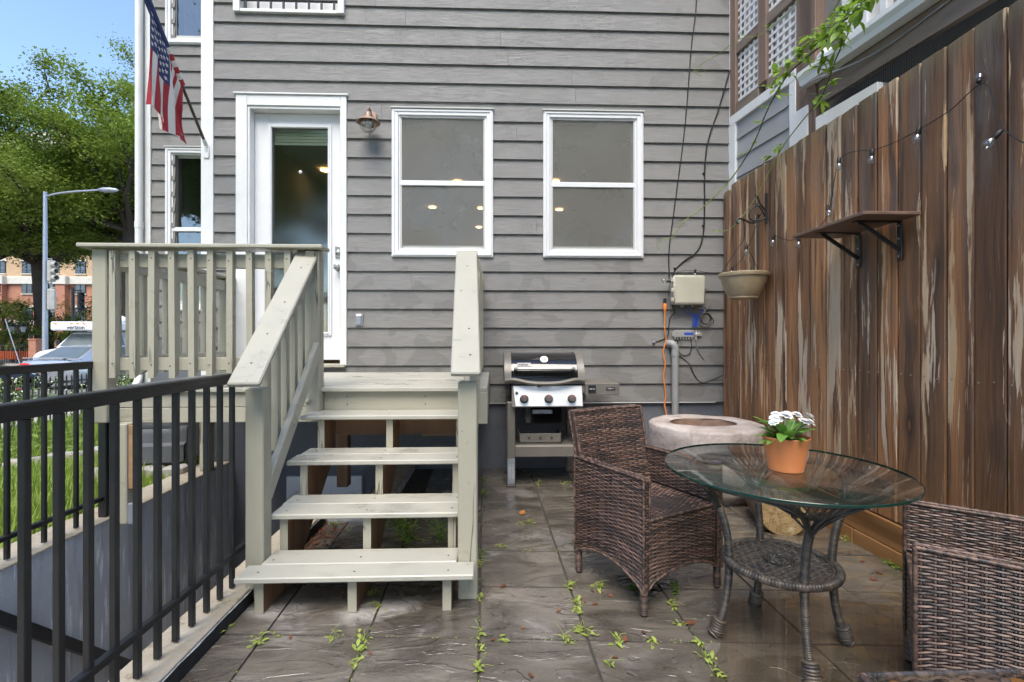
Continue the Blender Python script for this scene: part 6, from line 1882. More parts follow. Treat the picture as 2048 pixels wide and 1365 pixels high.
for i, (x, y, s) in enumerate(WEEDS):
    deep = s >= 5; b = MB(); n = 3 + s * 3 if not deep else 46
    for k in range(n):
        a = wv.uniform(0, 6.28); up = wv.uniform(.2, 1.2); L = wv.uniform(.009, .024) * (1.0 + .13 * s)
        if deep:
            p = Vector((wv.gauss(0, .06), wv.gauss(0, .05), wv.uniform(.0, .14))); L = wv.uniform(.02, .035); b.tube(curve([(0, 0, -.01), (p.x * .4, p.y * .4, p.z * .6), p], 3), .001, 4)
        else:
            p = Vector((wv.gauss(0, .008 + .002 * s), wv.gauss(0, .010 + .004 * s), wv.uniform(-.012, .010))); b.tube([(0, 0, -.008), p], .0008, 3)
        add_leaf(b, p, Vector((math.cos(a), math.sin(a), up)), Vector((-math.cos(a) * .4, -math.sin(a) * .4, 1)), L, L * wv.uniform(.35, .6), .25, .5, segs=3)
    if not deep and wv.random() < .5:
        for k in range(3): b.tube(curve([(0, 0, -.01), (wv.gauss(0, .015), wv.gauss(0, .015), .02), (wv.gauss(0, .03), wv.gauss(0, .03), .03)], 4), .0009, 4)
    where = ('under the stairs, spreading over the shaded paving' if deep else 'at the foot of the cedar fence' if x > 1.9 else 'beside the legs of the gas grill' if y > 3.9
             else 'under the stairs between the stringers' if x < -.3 and y > 2.28 else 'along the right hand stair post' if x < -.05 and y > 2.2 else 'in front of the bottom stair tread' if x < -.3
             else 'on the paving between stair post and wicker chair' if y > 2.5 else 'below the wicker chair by the grill' if x > .45 and y > 2.2 else 'between the table foot and the wicker chair' if x > .7
             else 'in the joint running past the stair post' if x < .1 else 'in the crossing paving joints before the wicker chair')
    o_ = alone('weed', b, M['weedgreen' if s >= 4 and y > 2.1 else 'weedleaf'], 'small green weed ' + where, 'weed', None, 60, 'weeds ' + where)
    o_.location = (x, y, .002)
moss = MB()
for k in range(900):
    i = wv.choice((1, 2, 3, 3, 4, 4, 4, 5, 5)); t_ = wv.random(); y = 1.65 + 2.2 * t_ * t_; x = JX[i] - .022 * (y - 2) + wv.gauss(0, .006)
    if wv.random() < .35:
        y0 = wv.choice((1.958, 1.958, 2.37)); x = wv.uniform(-1.0, .9); y = y0 - .062 * x + wv.gauss(0, .006)
    if mnoise.noise(Vector((x * 4, y * 4, 1))) < 0: continue
    a = wv.uniform(0, 6.28); L = wv.uniform(.006, .013)
    add_leaf(moss, Vector((x, y, -.003)), Vector((math.cos(a), math.sin(a), wv.uniform(.2, 1))), Vector((0, 0, 1)), L, L * .5, .2, .4, segs=2)
alone('joint_seedlings', moss, M['weedleaf'], 'tiny pale seedlings scattered along the paving joints', 'seedlings', kind='stuff')
for i, (x, y) in enumerate(DEBRIS):
    big = i == 0 or i in (8,); s_ = (.05 if i == 0 else .026 if big else wv.uniform(.009, .02)); b = MB(); n = 6
    ring = [Vector((math.cos(6.283 * k / n) * s_ * wv.uniform(.6, 1.2), math.sin(6.283 * k / n) * s_ * wv.uniform(.35, .6), .004 + wv.uniform(0, .006))) for k in range(n)]
    b.raw(ring + [p - Vector((0, 0, .003)) for p in ring], [tuple(range(n)), tuple(range(n, 2 * n))[::-1]] + [(k, n + k, n + (k + 1) % n, (k + 1) % n) for k in range(n)])
    chip = i == 0
    o_ = alone('wood_chip' if chip else 'dead_leaf', b, M['woodchip' if chip else 'litter'], 'orange splinter of wood lying on the paving by the grill' if chip else 'small reddish dead leaf lying on the wet paving', 'wood chip' if chip else 'leaf', None, None, None if chip else 'dead leaves on the paving')
    o_.location = (x, y, .0015); o_.rotation_euler = (0, 0, wv.uniform(0, 6))
lb = MB()
for k in range(260):
    x = wv.gauss(-1.06, .05); y = wv.uniform(2.5, 3.2); s_ = wv.uniform(.006, .016); a = wv.uniform(0, 6.28)
    add_leaf(lb, Vector((x, y, .004 + wv.uniform(0, .012))), Vector((math.cos(a), math.sin(a), wv.uniform(-.2, .5))), Vector((0, 0, 1)), s_ * 2, s_, .3, .5, segs=2)
alone('leaf_litter', lb, M['litter'], 'drift of small dead leaves under the stairs beside the coping', 'leaf litter', kind='stuff')

# ================================================================ STREET
M['treebark'] = m_plain('dark_street_tree_bark', (.045, .036, .028), .9, 0, .35, 3, .03)
M['treeleaf'] = m_leaf('street_tree_leaf', (.095, .15, .02), (.32, .41, .065), .4, .5)
M['treeleaf2'] = m_leaf('light_tree_leaf', (.12, .20, .025), (.38, .48, .075), .38, .5)
M['shrubleaf'] = m_leaf('shrub_leaf', (.08, .14, .025), (.26, .34, .07), .3, .5)


def big_tree(label, base, H, Rx, fork, seed, nleaf, mat, lean=0.0, cz=None):
    rt = random.Random(seed); base = Vector(base)
    t = thing('street_tree', label, 'tree', tuple(base), group=None)
    wood = MB(); leaf = MB(); ends = []
    r0 = H * .021
    fk = Vector((lean, 0, fork))
    wood.tube(curve([(0, 0, -.2), (lean * .3, 0, fork * .5), fk], 5), [r0 * (1.25 - .35 * i / 10) for i in range(11)], 10)

    def grow(p, d, L, r, lev):
        n = 4; pts = [p]; dd = d.copy(); q = p.copy()
        for k in range(n):
            dd = (dd + Vector((rt.uniform(-.25, .25), rt.uniform(-.25, .25), rt.uniform(-.12, .20)))).normalized(); q = q + dd * L / n; pts.append(q.copy())
        wood.tube(curve(pts, 2), [r * (1 - .55 * i / (2 * n)) for i in range(2 * n + 1)], 6 if lev < 2 else 4, False)
        if lev >= 2:
            ends.extend([pts[2], pts[3], pts[-1]]); return
        m = 5 if lev == 0 else 4
        for k in range(m):
            f = (k + 1.2) / m if lev == 0 else (k + 1) / m
            at_ = pts[min(n, max(1, int(f * n)))]
            az = rt.uniform(0, 6.283); s_ = Vector((math.cos(az), math.sin(az), rt.uniform(-.25, .6)))
            grow(at_, (dd * .55 + s_ * .8).normalized(), L * rt.uniform(.42, .62), r * .45, lev + 1)
        ends.append(pts[-1])
    nl = 8
    for k in range(nl):
        az = 6.283 * k / nl + rt.uniform(-.3, .3); el = rt.choice((.22, .4, .7, 1.1, 1.8))
        d = Vector((math.cos(az) * Rx / 7, math.sin(az) * Rx / 7, el)).normalized()
        grow(fk - Vector((0, 0, rt.uniform(0, fork * .12))), d, (H - fork) * (.50 + .16 * min(1, el)), r0 * .55, 0)
    grow(fk, Vector((.05, 0, 1)), (H - fork) * .68, r0 * .6, 0)
    per = max(4, nleaf // len(ends))
    for e in ends:
        cr = rt.uniform(.7, 1.45)
        for k in range(int(per * rt.uniform(.6, 1.4))):
            v = Vector((rt.gauss(0, .5), rt.gauss(0, .5), rt.gauss(0, .36))) * cr; p = e + v
            s_ = rt.uniform(.10, .21); a = rt.uniform(0, 6.283)
            d = Vector((math.cos(a), math.sin(a), rt.uniform(-1.2, .6))).normalized() * s_; w = Vector((-math.sin(a), math.cos(a), rt.uniform(-1, 1))).normalized() * s_ * .42
            b0 = len(leaf.v); leaf.v += [tuple(p - d * .5), tuple(p + w), tuple(p + d * .6), tuple(p - w)]; leaf.f.append([b0, b0 + 1, b0 + 2, b0 + 3]); leaf.m.append(0)
    wood.build('trunk', M['treebark'], t, 50, local=True); leaf.build('crown', mat, t, None, 'stuff', local=True)
    return t


tq_ = big_tree('slender bright green tree whose top shows beside the house corner', (-25.2, 33.6, -.4), 18.5, 6.0, 9.0, 23, 95000, M['treeleaf2'], .3)
ta = big_tree('large dark limbed street tree standing behind the lamp post and traffic lights', (-31.86, 35.15, -.4), 21.0, 8.5, 7.6, 41, 120000, M['treeleaf'], -.5)
tb_ = big_tree('broad leafy street tree left of the lamp post with crown reaching over the road', (-38.4, 36.6, -.4), 20.5, 8.0, 7.2, 17, 115000, M['treeleaf'], 0)
tc_ = big_tree('light green tree rising over the road right of the lamp post behind the big trunk', (-30.6, 44.0, -.4), 24.0, 9.0, 9.5, 5, 130000, M['treeleaf2'], .4)
td_ = copy_tree(ta); td_.location = (-13, -15, -.4); td_.rotation_euler = (0, 0, 2.0); td_['label'] = 'leafy tree behind the patio mirrored in the door glass'
te_ = copy_tree(tb_); te_.location = (6, -18, -.4); te_.rotation_euler = (0, 0, 1.0); te_['label'] = 'second leafy tree behind the patio, beyond the fence corner'

for src, lx, ly, rz_, lab in ((ta, -52, 31, 1.3, 'leafy street tree farther up the road, left of the lantern shrubs'), (tb_, -58, 20, 2.4, 'street tree on the far pavement opposite the iron fence'), (ta, -60, 6, .5, 'street tree on the far pavement down the road'), (tb_, -57, -8, 3.6, 'last street tree on the far pavement behind the patio')):
    tx_ = copy_tree(src); tx_.location = (lx, ly, -.4); tx_.rotation_euler = (0, 0, rz_); tx_['label'] = lab


def shrub(label, loc, rx, h_, n, mat, fl=None, cat='shrub', group=None):
    rt = random.Random(hash(label) % 1000 + int(loc[0] * 10)); rt = random.Random(int(abs(loc[0] * 97 + loc[1] * 13)))
    t = thing('shrub', label, cat, loc, group=group); lf = MB(); st_ = MB(); fw = MB()
    for k in range(9):
        a = rt.uniform(0, 6.28); tip = Vector((math.cos(a) * rx * .6, math.sin(a) * rx * .6, h_ * rt.uniform(.6, .95))); st_.tube(curve([(0, 0, -.1), tip * .5 + Vector((0, 0, .2)), tip], 4), .03, 4, False)
    cl = [(Vector((rt.gauss(0, .45) * rx, rt.gauss(0, .45) * rx, h_ * rt.uniform(.25, .95))), rt.uniform(.3, .55)) for _ in range(26)]
    for k in range(n):
        c, cr = rt.choice(cl); p = c + Vector((rt.gauss(0, .5), rt.gauss(0, .5), rt.gauss(0, .4))) * cr * rx * .6
        if p.z < .05: continue
        s_ = rt.uniform(.09, .17); a = rt.uniform(0, 6.283); d = Vector((math.cos(a), math.sin(a), rt.uniform(-.5, .5))) * s_; w = Vector((-math.sin(a), math.cos(a), rt.uniform(-.4, .4))) * s_ * .5
        tgt = fw if (fl and rt.random() < .05) else lf
        b0 = len(tgt.v); tgt.v += [tuple(p - d * .5), tuple(p + w), tuple(p + d * .5), tuple(p - w)]; tgt.f.append([b0, b0 + 1, b0 + 2, b0 + 3]); tgt.m.append(0)
    st_.build('stems', M['treebark'], t, local=True); lf.build('foliage', mat, t, None, 'stuff', local=True)
    if fl and fw.v: fw.build('blossom', M[fl], t, None, 'stuff', local=True)
    return t


shrub('tall green shrub left of the twin lantern across the road', (-35.2, 34.6, -.4), 2.3, 4.2, 5200, M['shrubleaf'])
shrub('bushy green shrub directly behind the twin lantern', (-33.0, 34.4, -.4), 2.1, 4.6, 5200, M['treeleaf2'])
shrub('dark green shrub at the foot of the large street tree', (-30.9, 36.9, -.4), 2.0, 3.6, 4200, M['shrubleaf'])
shrub('round green shrub behind the work truck', (-28.7, 34.6, -.4), 2.3, 4.3, 5200, M['treeleaf2'])
shrub('green shrub beyond the work truck beside the black signal', (-26.3, 35.2, -.4), 2.0, 4.6, 4400, M['shrubleaf'])
shrub('rose bush with red blooms behind the orange barrier', (-31.4, 32.4, -.4), 1.6, 2.2, 3600, M['shrubleaf'], 'pinkflower')
shrub('leafy bush close to the house corner seen between the deck balusters', (-13.8, 22.5, -.4), 1.6, 4.6, 5200, M['treeleaf2'], 'whiteflower')
shrub('tall hedge tree behind the patio mirrored low in the door glass', (-8.2, -10.5, -.4), 3.0, 8.0, 12000, M['treeleaf2'])
shrub('tall hedge tree behind the patio nearer the stairwell', (-5.2, -12.5, -.4), 3.2, 7.0, 9000, M['shrubleaf'])
shrub('tall hedge tree behind the patio towards the fence', (2.5, -13.5, -.4), 3.4, 7.0, 9000, M['shrubleaf'])
shrub('low bush beside the house corner', (-12.0, 20.5, -.4), 1.2, 2.0, 2600, M['shrubleaf'], 'whiteflower')

# far apartment building
M['tanbrick'] = m_plain('tan_brick', (.50, .34, .20), .85, 0, .1, 3)
M['redbrick'] = m_plain('red_brick', (.42, .19, .12), .85, 0, .15, 3)
M['palebrick'] = m_plain('pale_upper_brick', (.47, .43, .37), .85, 0, .08, 3)
M['stonetrim'] = m_plain('cream_stone_trim', (.62, .58, .5), .8, 0, .08, 2)
M['farglass'] = m_plain('dark_blue_window_glass', (.05, .07, .10), .08, 0, .3, 1, spec=.8)
M['farframe'] = m_plain('dark_window_frame', (.02, .02, .024), .4)
ab = thing('apartment_building', 'tan and red brick apartment building across the street', 'building', (-54, 64, -.5))
b = MB(); b.box(-72, -36, 64.3, 78, -.5, 8.2); b.build('lower_wall', M['redbrick'], ab)
b = MB(); b.box(-72, -36, 64.3, 78, 9.2, 24.4); b.build('upper_wall', M['tanbrick'], ab)
b = MB(); b.box(-72, -36, 64.6, 78, 24.4, 27.6); b.build('top_wall', M['palebrick'], ab)
b = MB(); b.box(-72.2, -35.8, 64.0, 78, 8.2, 9.2, .05); b.build('stone_band', M['stonetrim'], ab)
b = MB(); b.box(-72.2, -35.8, 64.15, 78, 3.0, 3.5, .05); b.build('stone_band', M['stonetrim'], ab)
b = MB(); b.box(-72.4, -35.6, 64.2, 78, 24.3, 24.8, .05); b.build('cornice', M['stonetrim'], ab)
b = MB(); b.box(-72.3, -35.7, 64.4, 78, 27.4, 28.0, .05); b.build('cornice', M['stonetrim'], ab)
for x0, x1 in ((-66.5, -63.0), (-57.6, -55.2), (-48, -44.5)):
    b = MB(); b.box(x0, x1, 63.6, 64.35, -.5, 8.25, 0); b.build('bay', M['redbrick'], ab)
    b = MB(); b.box(x0 - .2, x1 + .2, 63.45, 64.1, 8.15, 9.25, .05); b.build('bay_band', M['stonetrim'], ab)
wf = MB(); wf.box(-.66, .66, -.06, .1, 0, 1.55, 0, 0)
for xx in (-.32, .32): wf.box(xx - .25, xx + .25, -.08, -.055, .42, 1.47, 0, 1); wf.box(xx - .25, xx + .25, -.08, -.055, .08, .36, 0, 1)
wf.box(-.85, .85, -.12, .1, 1.58, 1.84, .02, 2); wf.box(-.75, .75, -.14, .1, -.13, -.01, .02, 2)
wme = wf.mesh('window', [M['farframe'], M['farglass'], M['stonetrim']])
for row in range(9):
    z = .6 + 3.0 * row
    for c_ in range(11):
        x = -70.5 + 3.35 * c_
        inbay = any(x0 - .9 < x < x1 + .9 for x0, x1 in ((-66.5, -63.0), (-57.6, -55.2), (-48, -44.5))) and row < 3
        w_ = piece('window', wme, ab, (x + 54, (63.58 if inbay else 64.28 if row < 8 else 64.58) - 64, z + .5 + (.4 if row == 2 else 0)))
b = MB()
for k in range(9): b.box(-61.75 + .17 * k, -61.70 + .17 * k, 63.05, 63.1, 3.6, 4.75)
b.box(-61.8, -60.3, 63.03, 63.12, 4.7, 4.78); b.box(-61.8, -60.3, 63.03, 64.2, 3.55, 3.62); b.build('balconet', M['farframe'], ab)

# street lamp with the backs of two signal heads on it
sl_ = thing('street_lamp', 'tall grey street lamp with a cobra head on a long arm', 'street lamp', (-23.42, 25.85, -.47))
b = MB(); b.tube([(-23.42, 25.85, -.47), (-23.42, 25.85, 8.6), (-23.42, 25.85, 8.85)], [.13, .085, .085], 12); b.build('pole', M['galv'], sl_, 50)
b = MB(); b.tube(curve([(-23.42, 25.85, 8.62), (-22.4, 25.82, 8.82), (-20.6, 25.76, 8.95)], 5), .05, 8); b.build('arm', M['galv'], sl_, 50)
b = MB(); b.lathe([(0, -.52), (.10, -.46), (.17, -.2), (.18, .1), (.13, .38), (.05, .5), (0, .5)], 16, (-20.15, 25.75, 8.95), sx=.75, M=Matrix.Rotation(R(90), 4, 'Y') , cap=(False, False)); b.build('lamp_head', M['galv'], sl_, 50)
M['signalback'] = m_plain('weathered_signal_housing', (.38, .37, .33), .6, 0, .12, 5)
def signal(label, x, y, z, mat, rz):
    t = thing('traffic_signal', label, 'traffic light', (x, y, z), rz)
    b = MB(); b.box(-.16, .16, -.10, .10, -.55, .55, .04); b.build('housing', mat, t, local=True)
    for k in (-.35, 0, .35):
        b = MB(); b.lathe([(.13, 0), (.14, .02), (.13, .26), (.12, .26), (.12, .02)], 14, (0, -.10, k), M=Matrix.Rotation(R(90), 4, 'X'), cap=(False, False)); b.build('visor', mat, t, 50, local=True)
        b = MB(); b.lathe([(.12, .01), (0, .03)], 14, (0, -.10, k), M=Matrix.Rotation(R(90), 4, 'X'), cap=(False, False)); b.build('lens', M['farglass'], t, local=True)
    b = MB(); b.tube([(-.16, 0, .62), (0, 0, .62)], .03, 8); b.tube([(0, 0, .52), (0, 0, .66)], .03, 8); b.tube([(-.16, 0, -.62), (0, 0, -.62)], .03, 8); b.tube([(0, 0, -.66), (0, 0, -.52)], .03, 8); b.build('mount', mat, t, local=True)
    return t
signal('pale signal head high on the street lamp pole', -23.08, 25.83, 4.72, M['signalback'], R(75))
signal('pale signal head low on the street lamp pole', -23.08, 25.83, 3.25, M['signalback'], R(-150))
sg_ = thing('signal_pole', 'slim black pole carrying the dark traffic signal', 'pole', (-24.6, 28.89, -.47))
b = MB(); b.tube([(-24.6, 28.89, -.47), (-24.6, 28.89, 4.2)], .085, 10); b.build('shaft', M['iron'], sg_, 50)
b = MB(); b.tube([(-24.6, 28.89, 4.02), (-24.2, 28.87, 4.02)], .03, 8); b.tube([(-24.6, 28.89, 2.75), (-24.2, 28.87, 2.75)], .03, 8); b.build('bracket', M['iron'], sg_)
M['signalblack'] = m_plain('black_signal_housing', (.022, .024, .024), .5)
signal('dark traffic signal with long visors on the slim black pole', -24.14, 28.87, 3.38, M['signalblack'], R(48))
# twin lantern
tl = thing('twin_lantern', 'black twin lantern post among the shrubs', 'lantern', (-30.82, 32.11, -.47))
b = MB(); b.tube([(-30.82, 32.11, -.47), (-30.82, 32.11, 2.1)], .05, 8); b.tube(curve([(-31.1, 32.11, 1.65), (-30.95, 32.11, 1.5), (-30.82, 32.11, 1.6), (-30.69, 32.11, 1.5), (-30.5, 32.11, 1.65)], 4), .025, 6); b.build('post', M['iron'], tl, 50)
M['lanternglass'] = m_plain('grey_lantern_glass', (.3, .31, .33), .2)
for x in (-31.15, -30.45):
    b = MB(); b.lathe([(.10, 1.62), (.17, 1.98)], 6, (x, 32.11, 0)); ln = b.build('lantern', M['lanternglass'], tl)
    b = MB(); b.lathe([(.24, 1.985), (.05, 2.16), (.02, 2.28), (0, 2.3)], 6, (x, 32.11, 0)); b.build('roof', M['iron'], ln)
# orange barrier, brick pillar
M['orangemesh'] = m_plain('orange_barrier_plastic', (.72, .13, .03), .6, 0, .15, 6)
ob = thing('orange_barrier', 'low orange barrier panels behind iron pickets across the road', 'barrier', (-30.4, 31.1, -.47))
for k in range(5):
    b = MB(); x0 = -33.2 + .86 * k; b.box(x0, x0 + .84, 31.1, 31.16, -.10, .42, .02); b.build('panel', M['orangemesh'], ob)
sp2 = MB(); sp2.box(-.012, .012, -.012, .012, 0, 1.35); spm = sp2.mesh('picket', [M['iron']])
for k in range(40): piece('picket', spm, ob, (-2.8 + .105 * k, -.06, 0))
b = MB(); b.box(-33.2, -28.95, 31.03, 31.06, .78, .82); b.build('rail', M['iron'], ob)
bp = MB(); bp.box(-28.98, -28.52, 30.85, 31.3, -.47, 1.1, .03); bp.box(-29.02, -28.48, 30.81, 31.34, 1.1, 1.2, .03)
alone('brick_pillar', bp, M['redbrick'], 'red brick gate pillar at the end of the orange barrier', 'pillar', (-28.75, 31.1, -.47))
ps = MB(); ps.tube([(-29.0, 30.4, -.47), (-30.0, 30.5, 2.4)], .028, 6); alone('guy_wire_cover', ps, M['galv'], 'thin leaning pale guy wire cover next to the brick pillar', 'wire', (-29, 30.4, -.47))

# ---------------------------------------------------------------- vehicles
M['tyre'] = m_plain('tyre_rubber', (.015, .015, .015), .8)
M['carglass'] = m_plain('car_glass', (.10, .12, .12), .05, 0, .2, 1, spec=.9)
M['taillight'] = m_plain('red_tail_lamp', (.55, .01, .015), .15)
M['amber'] = m_plain('amber_lens', (.85, .28, .02), .3)
M['silverpaint'] = m_plain('silver_car_paint', (.52, .54, .57), .25, .5, .04, 2)
M['whitepaint'] = m_plain('white_car_paint', (.76, .77, .78), .25, 0, .03, 2)
M['blackpaint'] = m_plain('black_car_paint', (.012, .014, .013), .15, 0, .1, 2)


def loft(mb, secs, mi=0):
    n = len(secs[0]); vs = [p for s_ in secs for p in s_]; fs = []
    for i in range(len(secs) - 1):
        for k in range(n):
            k2 = (k + 1) % n; fs.append((i * n + k, i * n + k2, (i + 1) * n + k2, (i + 1) * n + k))
    fs.append(tuple(range(n))); fs.append(tuple((len(secs) - 1) * n + k for k in range(n))[::-1])
    mb.raw(vs, fs, mi)


def wheel(parent, x, y, r_=.32, w=.20):
    s_ = 1 if x > 0 else -1; Mx = Matrix.Rotation(R(90) * s_, 4, 'Y')
    b = MB(); b.lathe([(r_ * .6, -w / 2), (r_ * .92, -w / 2), (r_, -w * .3), (r_, w * .3), (r_ * .92, w / 2), (r_ * .66, w / 2)], 24, (x, y, r_), M=Mx); wh = b.build('wheel', M['tyre'], parent, 40, local=True)
    b = MB(); b.lathe([(r_ * .66, w * .45), (r_ * .6, w * .3), (r_ * .2, w * .38), (.0, w * .42)], 20, (x, y, r_), M=Mx, cap=(False, False)); b.build('rim', M['galv'], wh, 40, local=True)


def car(label, paint, loc, rz):
    t = thing('parked_car', label, 'car', loc, rz)
    def sec(y, w, zb, zm, zt, wt): return [(-w * .92, y, zb), (-w, y, zb + .12), (-w, y, zm), (-wt, y, zt - .03), (-wt * .6, y, zt), (wt * .6, y, zt), (wt, y, zt - .03), (w, y, zm), (w, y, zb + .12), (w * .92, y, zb)]
    b = MB(); loft(b, [sec(-2.28, .70, .35, .55, .72, .68), sec(-2.2, .84, .25, .70, .97, .74), sec(-1.95, .875, .20, .72, 1.0, .76), sec(-1.3, .89, .18, .74, .99, .80), sec(-.4, .895, .18, .76, .95, .83), sec(.8, .895, .18, .76, .95, .82), sec(1.3, .885, .18, .74, .93, .80), sec(1.9, .86, .20, .68, .84, .74), sec(2.2, .80, .25, .60, .74, .66), sec(2.3, .66, .33, .52, .62, .56)]); b.build('body', paint, t, 32, local=True)
    def gs(y, w, z, wt=None): return [(-w, y, z), (w, y, z)]
    b = MB(); prof = [(-1.85, .985, .74), (-1.0, 1.40, .58), (-.3, 1.45, .57), (.35, 1.42, .57), (1.28, .93, .73)]
    vs = []
    for (y, z, w) in prof: vs += [(-w, y, z), (w, y, z)]
    base = [(-.80, -1.5, .95), (.80, -1.5, .95), (-.82, -.3, .94), (.82, -.3, .94), (-.80, .9, .94), (.80, .9, .94)]
    fs = [(2 * i, 2 * i + 2, 2 * i + 3, 2 * i + 1) for i in range(4)]
    b.raw(vs + base, fs + [(0, 10, 2), (10, 12, 4, 2), (12, 6, 4), (12, 14, 6), (14, 8, 6), (1, 3, 11), (11, 3, 5, 13), (13, 5, 7), (13, 7, 15), (15, 7, 9)]); b.build('cabin', paint, t, 25, local=True)
    def pane(a, c, w0, w1, sh=.07, up=.012):
        p0 = Vector((0, a[0], a[1])); p1 = Vector((0, c[0], c[1])); n_ = (p1 - p0).cross(Vector((1, 0, 0))).normalized(); n_ = n_ if n_.z > 0 else -n_
        q0, q1 = p0.lerp(p1, sh), p0.lerp(p1, 1 - sh); u = n_ * up; m_ = MB()
        m_.raw([q0 + u + Vector((-w0, 0, 0)), q0 + u + Vector((w0, 0, 0)), q1 + u + Vector((w1, 0, 0)), q1 + u + Vector((-w1, 0, 0))], [(0, 1, 2, 3)]); return m_
    pane((-1.85, .985), (-1.0, 1.40), .66, .53).build('rear_window', M['carglass'], t, local=True)
    pane((1.28, .93), (.35, 1.42), .66, .53).build('windscreen', M['carglass'], t, local=True)
    for s_ in (-1, 1):
        m_ = MB(); m_.raw([(s_ * .79, -1.35, .985), (s_ * .80, .95, .985), (s_ * .615, .32, 1.37), (s_ * .60, -.95, 1.37)], [(0, 1, 2, 3)]); m_.build('side_window', M['carglass'], t, local=True)
        m_ = MB(); m_.lathe([(0, -.05), (.07, -.03), (.085, 0), (.07, .02), (0, .03)], 14, (s_ * .63, -2.235, .80), sx=2.6, M=Matrix.Rotation(R(82), 4, 'X'), cap=(False, False)); m_.build('tail_light', M['taillight'], t, 50, local=True)
        m_ = MB(); m_.cbox((.30, .12, .13), Matrix.Translation((s_ * .62, 2.16, .66)) @ Matrix.Rotation(R(-20 * s_), 4, 'Z'), .03); hl = m_.build('headlight', M['steel'], t, local=True)
        m_ = MB(); m_.cbox((.08, .13, .09), Matrix.Translation((s_ * .80, 2.08, .66)) @ Matrix.Rotation(R(-35 * s_), 4, 'Z'), .02); m_.build('indicator', M['amber'], hl, local=True)
        m_ = MB(); m_.cbox((.16, .09, .11), Matrix.Translation((s_ * .96, .72, .98)), .03); m_.build('mirror', paint, t, local=True)
        wheel(t, s_ * .80, -1.36); wheel(t, s_ * .80, 1.38)
    m_ = MB(); m_.box(-.70, .70, -2.26, -2.08, 1.035, 1.06, .01); m_.box(-.6, -.5, -2.18, -2.1, .96, 1.04); m_.box(.5, .6, -2.18, -2.1, .96, 1.04); m_.build('spoiler', paint, t, local=True)
    m_ = MB(); m_.box(-.17, .17, -2.30, -2.27, .58, .70, .004); m_.build('licence_plate', M['vinyl'], t, local=True)
    m_ = MB(); m_.box(-.45, .45, 2.235, 2.30, .42, .56, .02); m_.build('grille', M['wire'], t, local=True)
    return t


car('silver sedan with a boot spoiler parked tail first by the iron fence', M['silverpaint'], (-14.6, 18.35, -.466), 0)
car('black car whose bonnet noses in beside the silver sedan', M['blackpaint'], (-15.35, 13.6, -.466), R(-90))
# utility truck
tr_ = thing('work_truck', 'white utility truck with a lettered sign box above the cab', 'truck', (-19.25, 21.7, -.466), R(180))
def sec2(y, w, zb, zm, zt, wt): return [(-w, y, zb), (-w, y, zm), (-wt, y, zt - .06), (-wt * .7, y, zt), (wt * .7, y, zt), (wt, y, zt - .06), (w, y, zm), (w, y, zb)]
b = MB(); loft(b, [sec2(0, .92, .35, .85, 1.02, .86), sec2(-.25, .98, .3, .95, 1.16, .9), sec2(-1.15, 1.0, .3, 1.0, 1.27, .93), sec2(-1.2, 1.0, .3, 1.05, 1.28, .95), sec2(-3.0, 1.0, .3, 1.05, 1.3, .95)]); b.build('cab_body', M['whitepaint'], tr_, 32, local=True)
b = MB(); vs = []
for (y, z, w) in ((-1.12, 1.27, .93), (-1.75, 1.92, .78), (-2.1, 2.0, .78), (-3.0, 2.0, .78)): vs += [(-w, y, z), (w, y, z)]
b.raw(vs + [(-.95, -3.0, 1.2), (.95, -3.0, 1.2)], [(2 * i, 2 * i + 2, 2 * i + 3, 2 * i + 1) for i in range(3)] + [(0, 8, 6, 4, 2), (1, 3, 5, 7, 9)]); b.build('cab_roof', M['whitepaint'], tr_, 25, local=True)
b = MB(); b.raw([(-.83, -1.16, 1.335), (.83, -1.16, 1.335), (.74, -1.705, 1.90), (-.74, -1.705, 1.90)], [(0, 1, 2, 3)]); b.build('windscreen', M['carglass'], tr_, local=True)
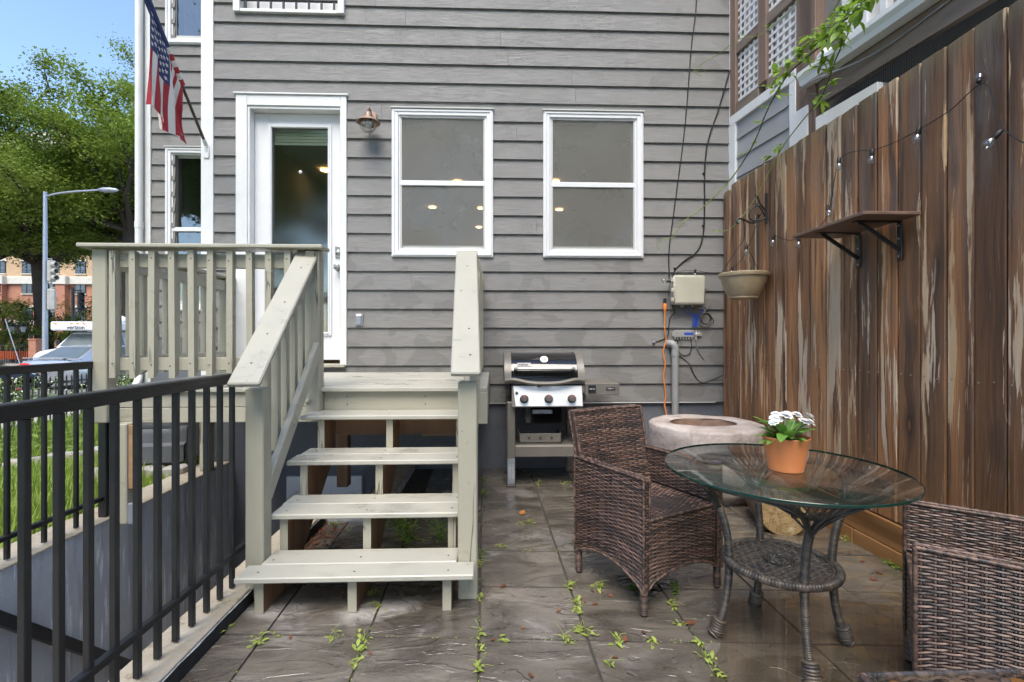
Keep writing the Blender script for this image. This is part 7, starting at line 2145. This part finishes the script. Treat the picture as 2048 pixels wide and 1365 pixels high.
for s_ in (-1, 1):
    b = MB(); b.raw([(s_ * .955, -1.45, 1.33), (s_ * .965, -2.7, 1.33), (s_ * .815, -2.7, 1.88), (s_ * .815, -1.9, 1.88)], [(0, 1, 2, 3)]); b.build('side_window', M['carglass'], tr_, local=True)
    b = MB(); b.box(s_ * .70 - .17, s_ * .70 + .17, -.1, .03, .72, .90, .03); hl = b.build('headlight', M['steel'], tr_, local=True)
    b = MB(); b.box(s_ * .70 - .19, s_ * .70 + .19, -.1, .025, .58, .70, .03); b.build('indicator', M['amber'], hl, local=True)
    b = MB(); b.box(s_ * 1.12 - .1, s_ * 1.12 + .1, -1.55, -1.40, 1.30, 1.62, .04); b.build('mirror', M['wire'], tr_, local=True)
    for y in (-.75, -4.3): wheel(tr_, s_ * .85, y, .38, .24)
b = MB(); b.box(-.52, .52, -.06, .02, .60, .90, .02); gl_ = b.build('grille', M['wire'], tr_, local=True)
b = MB(); b.box(-.52, .52, .02, .03, .74, .77, .003); b.build('grille_bar', M['steel'], gl_, local=True)
b = MB(); b.cbox((.20, .02, .06), Matrix.Translation((0, .04, .755)), .01); b.build('badge', M['nickel'], gl_, local=True)
b = MB(); b.box(-.95, .95, -.12, .09, .36, .54, .05); b.build('bumper', M['galv'], tr_, local=True)
b = MB(); b.box(-1.15, 1.15, -6.2, -3.0, .55, 2.46, .04); b.build('utility_body', M['whitepaint'], tr_, local=True)
b = MB(); b.box(-1.25, 1.25, -3.0, -1.15, 2.06, 2.46, .05); sg2 = b.build('sign_box', M['whitepaint'], tr_, local=True)
for x in (-1.0, -.28, 0, .28, 1.0):
    b = MB(); b.box(x - .07, x + .07, -1.16, -1.12, 2.345, 2.40, .015); b.build('marker_lamp', M['amber'], sg2, local=True)
me = text_mesh('verizon', .27, .004, M['black'], bold=.004); piece('lettering', me, sg2, (-.02 + .1, -1.142, 2.19), (R(90), 0, R(180)))
b = MB(); b.prism([(-.42, 2.255), (-.395, 2.22), (-.345, 2.315), (-.365, 2.315), (-.395, 2.26), (-.405, 2.275)], -1.148, -1.140, 'y'); b.build('check_mark', M['red'], sg2, local=True)
b = MB(); b.lathe([(.10, 2.50), (.10, 2.62), (.07, 2.70), (0, 2.72)], 14, (-.22, -2.0, 0)); b.build('beacon', M['amber'], tr_, 40, local=True)
b = MB(); b.lathe([(.0, 0), (.36, .0), (.36, .05), (.30, .2), (.15, .30), (0, .32)], 20, (-.75, -2.5, 2.50), sx=1.3); b.build('roof_unit', M['whitepaint'], tr_, 40, local=True)
